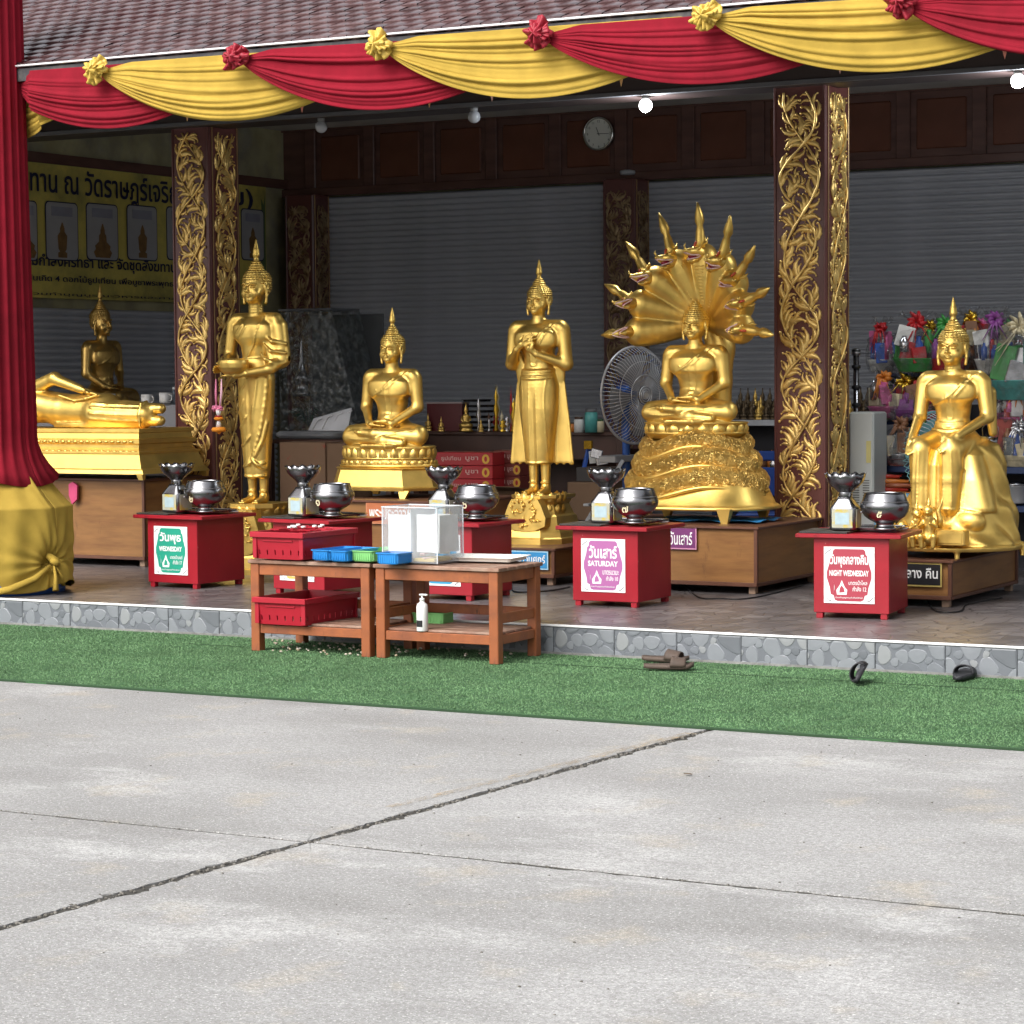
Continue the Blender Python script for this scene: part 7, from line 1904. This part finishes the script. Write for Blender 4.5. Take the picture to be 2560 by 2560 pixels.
for i, (px, r2, h_, c_, cc) in enumerate(((1447, .04, .13, 'white', 'brown'), (1478, .055, .20, 'teal', 'silver'), (1497, .045, .11, 'cream', 'green'), (1432, .03, .08, 'orange', 'brown'))):
    j_ = thing('jar', ('white jar with dark lid on the dark table left of the fan', 'tallest jar, green and pale, on the dark table left of the fan', 'short cream jar with green lid next to the fan guard', 'low orange jar nearest the spread robe')[i], 'jar', ontable(px, -.12+.05*i), 0, 'jars on the dark table beside the fan')
    MB().lathe([(.001, 0), (r2, 0), (r2, h_*.8), (r2*.8, h_*.86)], 18).build('jar_body', cm(c_), j_); MB().lathe([(r2*.85, h_*.84), (r2*.88, h_*.86), (r2*.88, h_), (.001, h_)], 18).build('lid', mat('jar_lid_'+cc, tuple(v*.25 for v in PAL[cc]), .4), j_)
# cartons
def carton(label, px0, px1, pyb, pyt, Y, M, dp=.30, rz=0., txt=None, grp=None):
    a_, b_ = at(px0, pyb, Y=Y), at(px1, pyb, Y=Y); z1_ = at(px0, pyt, Y=Y)[2]; w_ = b_[0]-a_[0]; h_ = z1_-a_[2]
    t = thing('cardboard_carton', label, 'carton', ((a_[0]+b_[0])/2, Y, a_[2]), rz, grp)
    MB().box((0, dp/2, h_/2), (w_-.004, dp, h_-.003), b=.004).build('carton_body', M, t)
    MB().box((0, dp/2, h_-.0005), (w_-.01, .04, .003)).build('packing_tape', mat('brown_tape', (.14, .08, .045), .3), t)
    if txt:
        lettering(txt, mat('pale_carton_print', (.55, .36, .32), .6), t, (-w_*.22, -.0015, h_*.5), w_*.34, h_*.42, .01)
        lettering('บูชา', mat('pale_carton_print', (1, 1, 1)), t, (w_*.14, -.0015, h_*.5), w_*.22, h_*.38, .01)
        MB().prism([(w_*.38+h_*.32*math.cos(2*PI*k/20), h_*.5+h_*.36*math.sin(2*PI*k/20)) for k in range(20)], -.002, -.0003).build('round_mark', mat('yellow_round_mark', (.62, .36, .04), .5), t)
        MB().prism([(w_*.38+h_*.12*math.cos(2*PI*k/12), h_*.5+h_*.2*math.sin(2*PI*k/12)) for k in range(12)], -.0032, -.0021).build('round_mark_centre', mat('red_carton', (1, 1, 1)), t)
    return t
RC_ = mat('red_carton', (.36, .016, .022), .45, 0, .08); RC2 = mat('dull_red_carton', (.17, .03, .024), .5, 0, .1)
for i in range(4):
    carton('red printed carton %s in the stack left of the spread robe' % ('at the bottom', 'second from the bottom', 'second from the top', 'at the top')[i], 1088, 1232, 1262-33*i, 1229-33*i, 4.5, RC_, txt='ธูปเทียน', grp='red printed cartons stacked left of the spread robe')
for i in range(3): carton('dull red carton %s beside the bright red stack' % ('at the bottom', 'in the middle', 'on top')[i], 1233, 1300, 1222-32*i, 1190-32*i, 4.7, RC2, txt='ธูป', grp='dull red cartons beside the red stack')
carton('open brown carton with a flap below the dull red cartons', 1215, 1330, 1300, 1225, 4.35, CARD, dp=.3)
MB().box((0, 0, 0), (.42, .16, .006), M=Matrix.Rotation(R(-14), 3, 'X')).build('carton_flap', CARD, bpy.data.objects['cardboard_carton.007'], (-.05, -.06, .26)) if 'cardboard_carton.007' in bpy.data.objects else None
carton('big brown carton with red print behind the bowl-holding statue', 700, 815, 1270, 1105, 4.1, mat('printed_cardboard', (.17, .10, .06), .8, 0, .1, 4, col2=(.26, .045, .03), c2s=5, c2t=(.62, .66)), dp=.4)
carton('big plain brown carton left of the seated statue base', 816, 868, 1270, 1108, 4.12, CARD, dp=.4)
carton('brown carton with a round hole right of the crossed-hands pedestal', 1418, 1500, 1300, 1205, 4.4, CARD, dp=.4)
carton('dark carton on top of the brown one right of the spread robe', 1440, 1520, 1204, 1168, 4.5, mat('dark_carton', (.05, .045, .045), .7), dp=.3)
sm = thing('small_packets', 'small pale packets and a tube lying on the dark carton left of the ladder', 'packets', tuple(at(1475, 1166, Y=4.5)))
for i, (x, z, w_, h_, c_) in enumerate(((-.04, .17, .07, .07, 'gold'), (.03, .10, .09, .07, 'silver'), (.07, .04, .09, .06, 'silver'), (-.02, .07, .05, .1, 'white'), (-.08, .06, .03, .16, 'blue'))): MB().box((x, .05+.01*i, z), (w_, .03, h_), rz=.2*i, b=.003, M=Matrix.Rotation(.25*math.sin(i*2), 3, 'Y')).build('packet', cm(c_), sm)
# glass display cabinet behind the bowl-holding statue
gp0, gp1 = at(700, 1078, Y=4.6), at(900, 1078, Y=4.6); gt_ = at(720, 778, Y=4.6)
gl = thing('display_cabinet', 'dark glass display cabinet with slanted side behind the bowl-holding statue', 'cabinet', (gp0[0], 4.6, gp0[2]))
GW, GH = gp1[0]-gp0[0], gt_[2]-gp0[2]
SMK = crumple('smoked_glass', (.10, .12, .13), .30); prin(SMK).inputs['Roughness'].default_value = .08
sw2 = GW*.66
for yy, nm in ((0, 'front_glass'), (.45, 'back_glass')):
    MB().prism([(0, 0), (GW, 0), (sw2, GH), (0, GH)], yy, yy+.006).build(nm, SMK, gl)
MB().raw([(GW, .01, 0), (GW, .44, 0), (sw2, .44, GH), (sw2, .01, GH)], [(0, 1, 2, 3)]).build('slanted_glass', SMK, gl)
MB().box((GW/2, .225, -.03), (GW+.06, .52, .06), b=.02).build('cabinet_base', mat('grey_cabinet_rim', (.30, .31, .33), .4), gl)
MB().box((sw2/2, .225, GH+.01), (sw2, .46, .02), b=.004).build('cabinet_top', mat('dark_grey_top', (.07, .075, .085), .4), gl)
MB().box((GW/2, .46, GH*.5), (GW*.9, .01, GH*.95)).build('cabinet_back', mat('near_black_back', (.035, .04, .045), .6), gl)
gi = thing('silver_stupa', 'small silver stupa model standing inside the dark display cabinet', 'ornament', (gp0[0]+.13, 4.75, gp0[2]+.30))
MB().lathe([(.07, 0), (.075, .03), (.05, .05), (.055, .12), (.07, .14), (.05, .18), (.03, .24), (.02, .30), (.008, .45), (.001, .55)], 12).build('stupa_body', cm('silver'), gi)
gr_ = MB(); r_ = random.Random(2)
for i in range(46):
    a, l_ = r_.uniform(0, 6.28), r_.uniform(.08, .2); gr_.tube([(0, 0, .02), (l_*.5*math.cos(a), l_*.5*math.sin(a), l_*.9), (l_*math.cos(a), l_*math.sin(a), l_*.7)], [.004, .012, .002], 4, flat=.3)
tag(gr_.build('green_plant', mat('dark_green_leaf', (.02, .08, .03), .4), None, (gp0[0]+.17, 4.78, gp0[2]+.02)), 'dark green leafy decoration at the bottom of the display cabinet', 'plant')
wp0 = at(795, 1075, Y=4.45)
wl = thing('ribbed_white_panel', 'pale ribbed plastic panel leaning beside the seated statue', 'panel', (wp0[0], 4.3, wp0[2]))
MB().raw([(0, 0, 0), (.42, -.04, 0), (.42, .02, .19), (.03, .04, .10)], [(0, 1, 2, 3)]).build('panel_sheet', mat('pale_plastic', (.42, .43, .46), .4), wl).modifiers.new('thickness', 'SOLIDIFY').thickness = .006
for i in range(4): MB().tube([(.05+.10*i, -.012, .01), (.09+.10*i, .012, .09+.02*i), (.14+.10*i, .0, .105+.02*i)], .004, 5).build('rib', mat('pale_rib', (.60, .60, .62), .4), wl)
st0 = at(870, 1100, Y=4.3); sdk = thing('side_counter', 'low dark counter under the display cabinet and ribbed panel', 'counter', ((gp0[0]+gp1[0])/2+.2, 4.62, PZ))
MB().box((0, .05, (gp0[2]-.062-PZ)-.02), (1.35, .56, .035), b=.004).build('counter_top', DBR, sdk)
for sx_ in (-.6, .6):
    for sy_ in (-.18, .26): MB().box((sx_, sy_, (gp0[2]-.10-PZ)/2), (.05, .05, gp0[2]-.10-PZ)).build('leg', DBR, sdk)
# figurine rows on a pale shelf between the serpent statue and the right column, and right of it
SY = 6.0
for seg, (pa_, pb_) in enumerate(((1815, 1945), (2118, 2205))):
    q0, q1 = at(pa_, 1048, Y=SY), at(pb_, 1048, Y=SY)
    sv_ = thing('pale_shelf', ('pale edged shelf of dark figurines between the serpent statue and the right column', 'pale edged shelf of dark figurines behind the grey cabinet')[seg], 'shelf', ((q0[0]+q1[0])/2, SY, PZ), 0, 'pale edged shelves with dark figurines')
    ww_ = q1[0]-q0[0]+.25; zz_ = q0[2]-PZ
    MB().box((0, .2, zz_-.03), (ww_, .42, .05), b=.004).build('shelf_board', mat('white_shelf_edge', (.42, .43, .46), .4), sv_)
    MB().box((0, .38, zz_*.5), (ww_, .03, zz_*.9)).build('back_panel', mat('dark_shelf_back', (1, 1, 1)), sv_)
    MB().box((0, .2, zz_*.45), (ww_, .40, .03)).build('lower_board', NAVY, sv_)
    for s in (-1, 1): MB().box((s*ww_/2, .05, (zz_-.06)/2), (.04, .04, zz_-.06)).build('upright', NAVY, sv_)
    nx_ = 7 if seg == 0 else 5
    for row in range(3):
        for k in range(nx_):
            x = q0[0]+(q1[0]-q0[0])*(k+.5*(row % 2)+.3)/nx_; s_ = (1.4, 1.7, 2.2)[row]
            gl_ = (k+row) % 4 == 0; ordn = ('first', 'second', 'third', 'fourth', 'fifth', 'sixth', 'seventh')[k]
            figurine(fb2 if gl_ else fb1, '%s seated figurine, %s from the left, %s row, %s' % ('gilt' if gl_ else 'dark', ordn, ('front', 'middle', 'back')[row], ('shelf right of the serpent statue', 'shelf behind the grey cabinet')[seg]),
                     (x, SY+.02+.12*row, q0[2]-.005), s_, R(rnd.uniform(0, 20)), 'rows of small seated figurines on the pale edged shelves')
cl_ = thing('lower_shelf_goods', 'dim brown and orange goods on the lower shelf right of the serpent statue', 'goods', tuple(at(1890, 1170, Y=SY)))
for i in range(8): MB().lathe([(.001, 0), (.04, 0), (.05, .04), (.02, .08), (.03, .11), (.001, .15)], 8).build('ornament', cm(('brown', 'orange', 'silver', 'gold')[i % 4]), cl_, (-.25+.07*i, .05*(i % 3), 0))
# blue plastic chair behind, right of serpent statue
bc = thing('blue_plastic_chair', 'dark blue plastic chair half hidden between the serpent statue and the right column', 'chair', (at(1905, 1290, Y=4.35)[0], 4.4, PZ), R(20))
DBL = mat('dark_blue_plastic', (.012, .05, .24), .4)
MB().box((0, 0, .42), (.42, .40, .03), b=.012).build('seat', DBL, bc); MB().box((0, .20, .86), (.40, .03, .08), b=.012).build('back_rail', DBL, bc); MB().box((0, .20, .66), (.34, .02, .22), b=.006).build('backrest', DBL, bc)
for sx_ in (-.18, .18):
    MB().tube([(sx_*1.05, .22, 0), (sx_, .20, .42), (sx_, .20, .88)], .018, 8).build('leg', DBL, bc); MB().tube([(sx_*1.08, -.20, 0), (sx_, -.18, .42)], .018, 8).build('leg', DBL, bc)
# blue stool behind the Night Wednesday bowls
sp2 = at(2228, 1236, Y=3.3)
bs = thing('blue_stool', 'round grey blue plastic stool behind the Night Wednesday alms bowl', 'stool', (sp2[0], 3.4, PZ)); BSM = mat('grey_blue_plastic', (.10, .24, .36), .45)
MB().lathe([(.001, sp2[2]-PZ), (.15, sp2[2]-PZ), (.17, sp2[2]-PZ-.02), (.17, sp2[2]-PZ-.06), (.16, sp2[2]-PZ-.06)], 30).build('seat', BSM, bs)
for k in range(4): a = PI/4+k*PI/2; MB().tube([(.13*math.cos(a), .13*math.sin(a), sp2[2]-PZ-.05), (.19*math.cos(a), .19*math.sin(a), 0)], .02, 8).build('leg', BSM, bs)
# blue sheet under the serpent statue, cups and bottle beside the dark statue
o = MB().grid(lambda u, v: (-.25+.85*u, -.20+.5*v, .004+.018*abs(math.sin(u*9+v*6))), 16, 8).build('blue_sheet', mat('bright_blue_sheet', (.03, .22, .50), .5), None, (NG.location[0], NG.location[1]-.12, .650)); tag(o, 'crumpled blue plastic sheet under the base of the serpent statue', 'sheet')
for i, (px, py) in enumerate(((274, 1010), (368, 1012), (413, 1008))):
    p = at(px, py, Y=4.2); c_ = thing('white_cup', ('white lettered cup in front of the dark seated statue', 'white cup under the knee of the dark seated statue', 'white cup at the right end near the left carved column')[i], 'cup', tuple(p), 0, 'white cups behind the reclining statue')
    MB().lathe([(.001, 0), (.034, 0), (.042, .01), (.045, .09), (.042, .09), (.038, .012), (.001, .01)], 18, power=4.).build('cup_body', WHITE, c_)
    MB().tube([(.045, 0, .02), (.07, 0, .03), (.07, 0, .065), (.045, 0, .075)], .006, 6).build('handle', WHITE, c_)
p = at(436, 1040, Y=4.3); c_ = thing('water_bottle', 'clear water bottle beside the white cups near the left carved column', 'bottle', tuple(p)); MB().lathe([(.001, 0), (.03, 0), (.032, .14), (.014, .20), (.013, .235)], 16).build('bottle_body', mat('pale_bottle', (.30, .38, .46), .1, trans=.6), c_); MB().lathe([(.015, .23), (.015, .25), (.001, .25)], 12).build('cap', WHITE, c_)
q0 = at(300, 1065, Y=4.1); gt2 = thing('grey_cloth_table', 'low table under a pale grey cloth behind the feet of the reclining statue', 'table', (q0[0], 4.3, PZ))
MB().box((-.1, .3, (at(300, 1012, Y=4.1)[2]-PZ)/2), (2.0, .8, at(300, 1012, Y=4.1)[2]-PZ), b=.02).build('cloth', mat('pale_grey_cloth', (1, 1, 1)), gt2)
# cables on the platform
def cable(label, pts):
    P_ = [at(x, y, z=PZ+.006) for x, y in pts]; Q = []
    for i in range(len(P_)-1):
        a, b_, c, d = P_[max(i-1, 0)], P_[i], P_[i+1], P_[min(i+2, len(P_)-1)]
        for t in np.linspace(0, 1, 8, endpoint=False): Q.append(.5*((2*b_)+(-a+c)*t+(2*a-5*b_+4*c-d)*t*t+(-a+3*b_-3*c+d)*t**3))
    Q.append(P_[-1]); tag(MB().tube([tuple(q) for q in Q], .005, 6).build('black_cable', INK), label, 'cable', 'black cables on the platform floor')
cable('black cable lying on the floor under the wide stand', [(1700, 1450), (1745, 1492), (1800, 1496), (1860, 1497), (1930, 1484), (2010, 1462)])
cable('black cable lying on the floor right of the Night Wednesday box', [(2318, 1500), (2330, 1520), (2352, 1530), (2400, 1528), (2415, 1512), (2450, 1504), (2505, 1494)])
cable('black cable lying on the floor under the small stand', [(1278, 1460), (1285, 1478), (1320, 1480), (1380, 1476), (1425, 1467)])

for o in COL.objects:
    if 'label' in o and not (4 <= len(o['label'].split()) <= 16): print('LABEL LENGTH', len(o['label'].split()), o['label'])
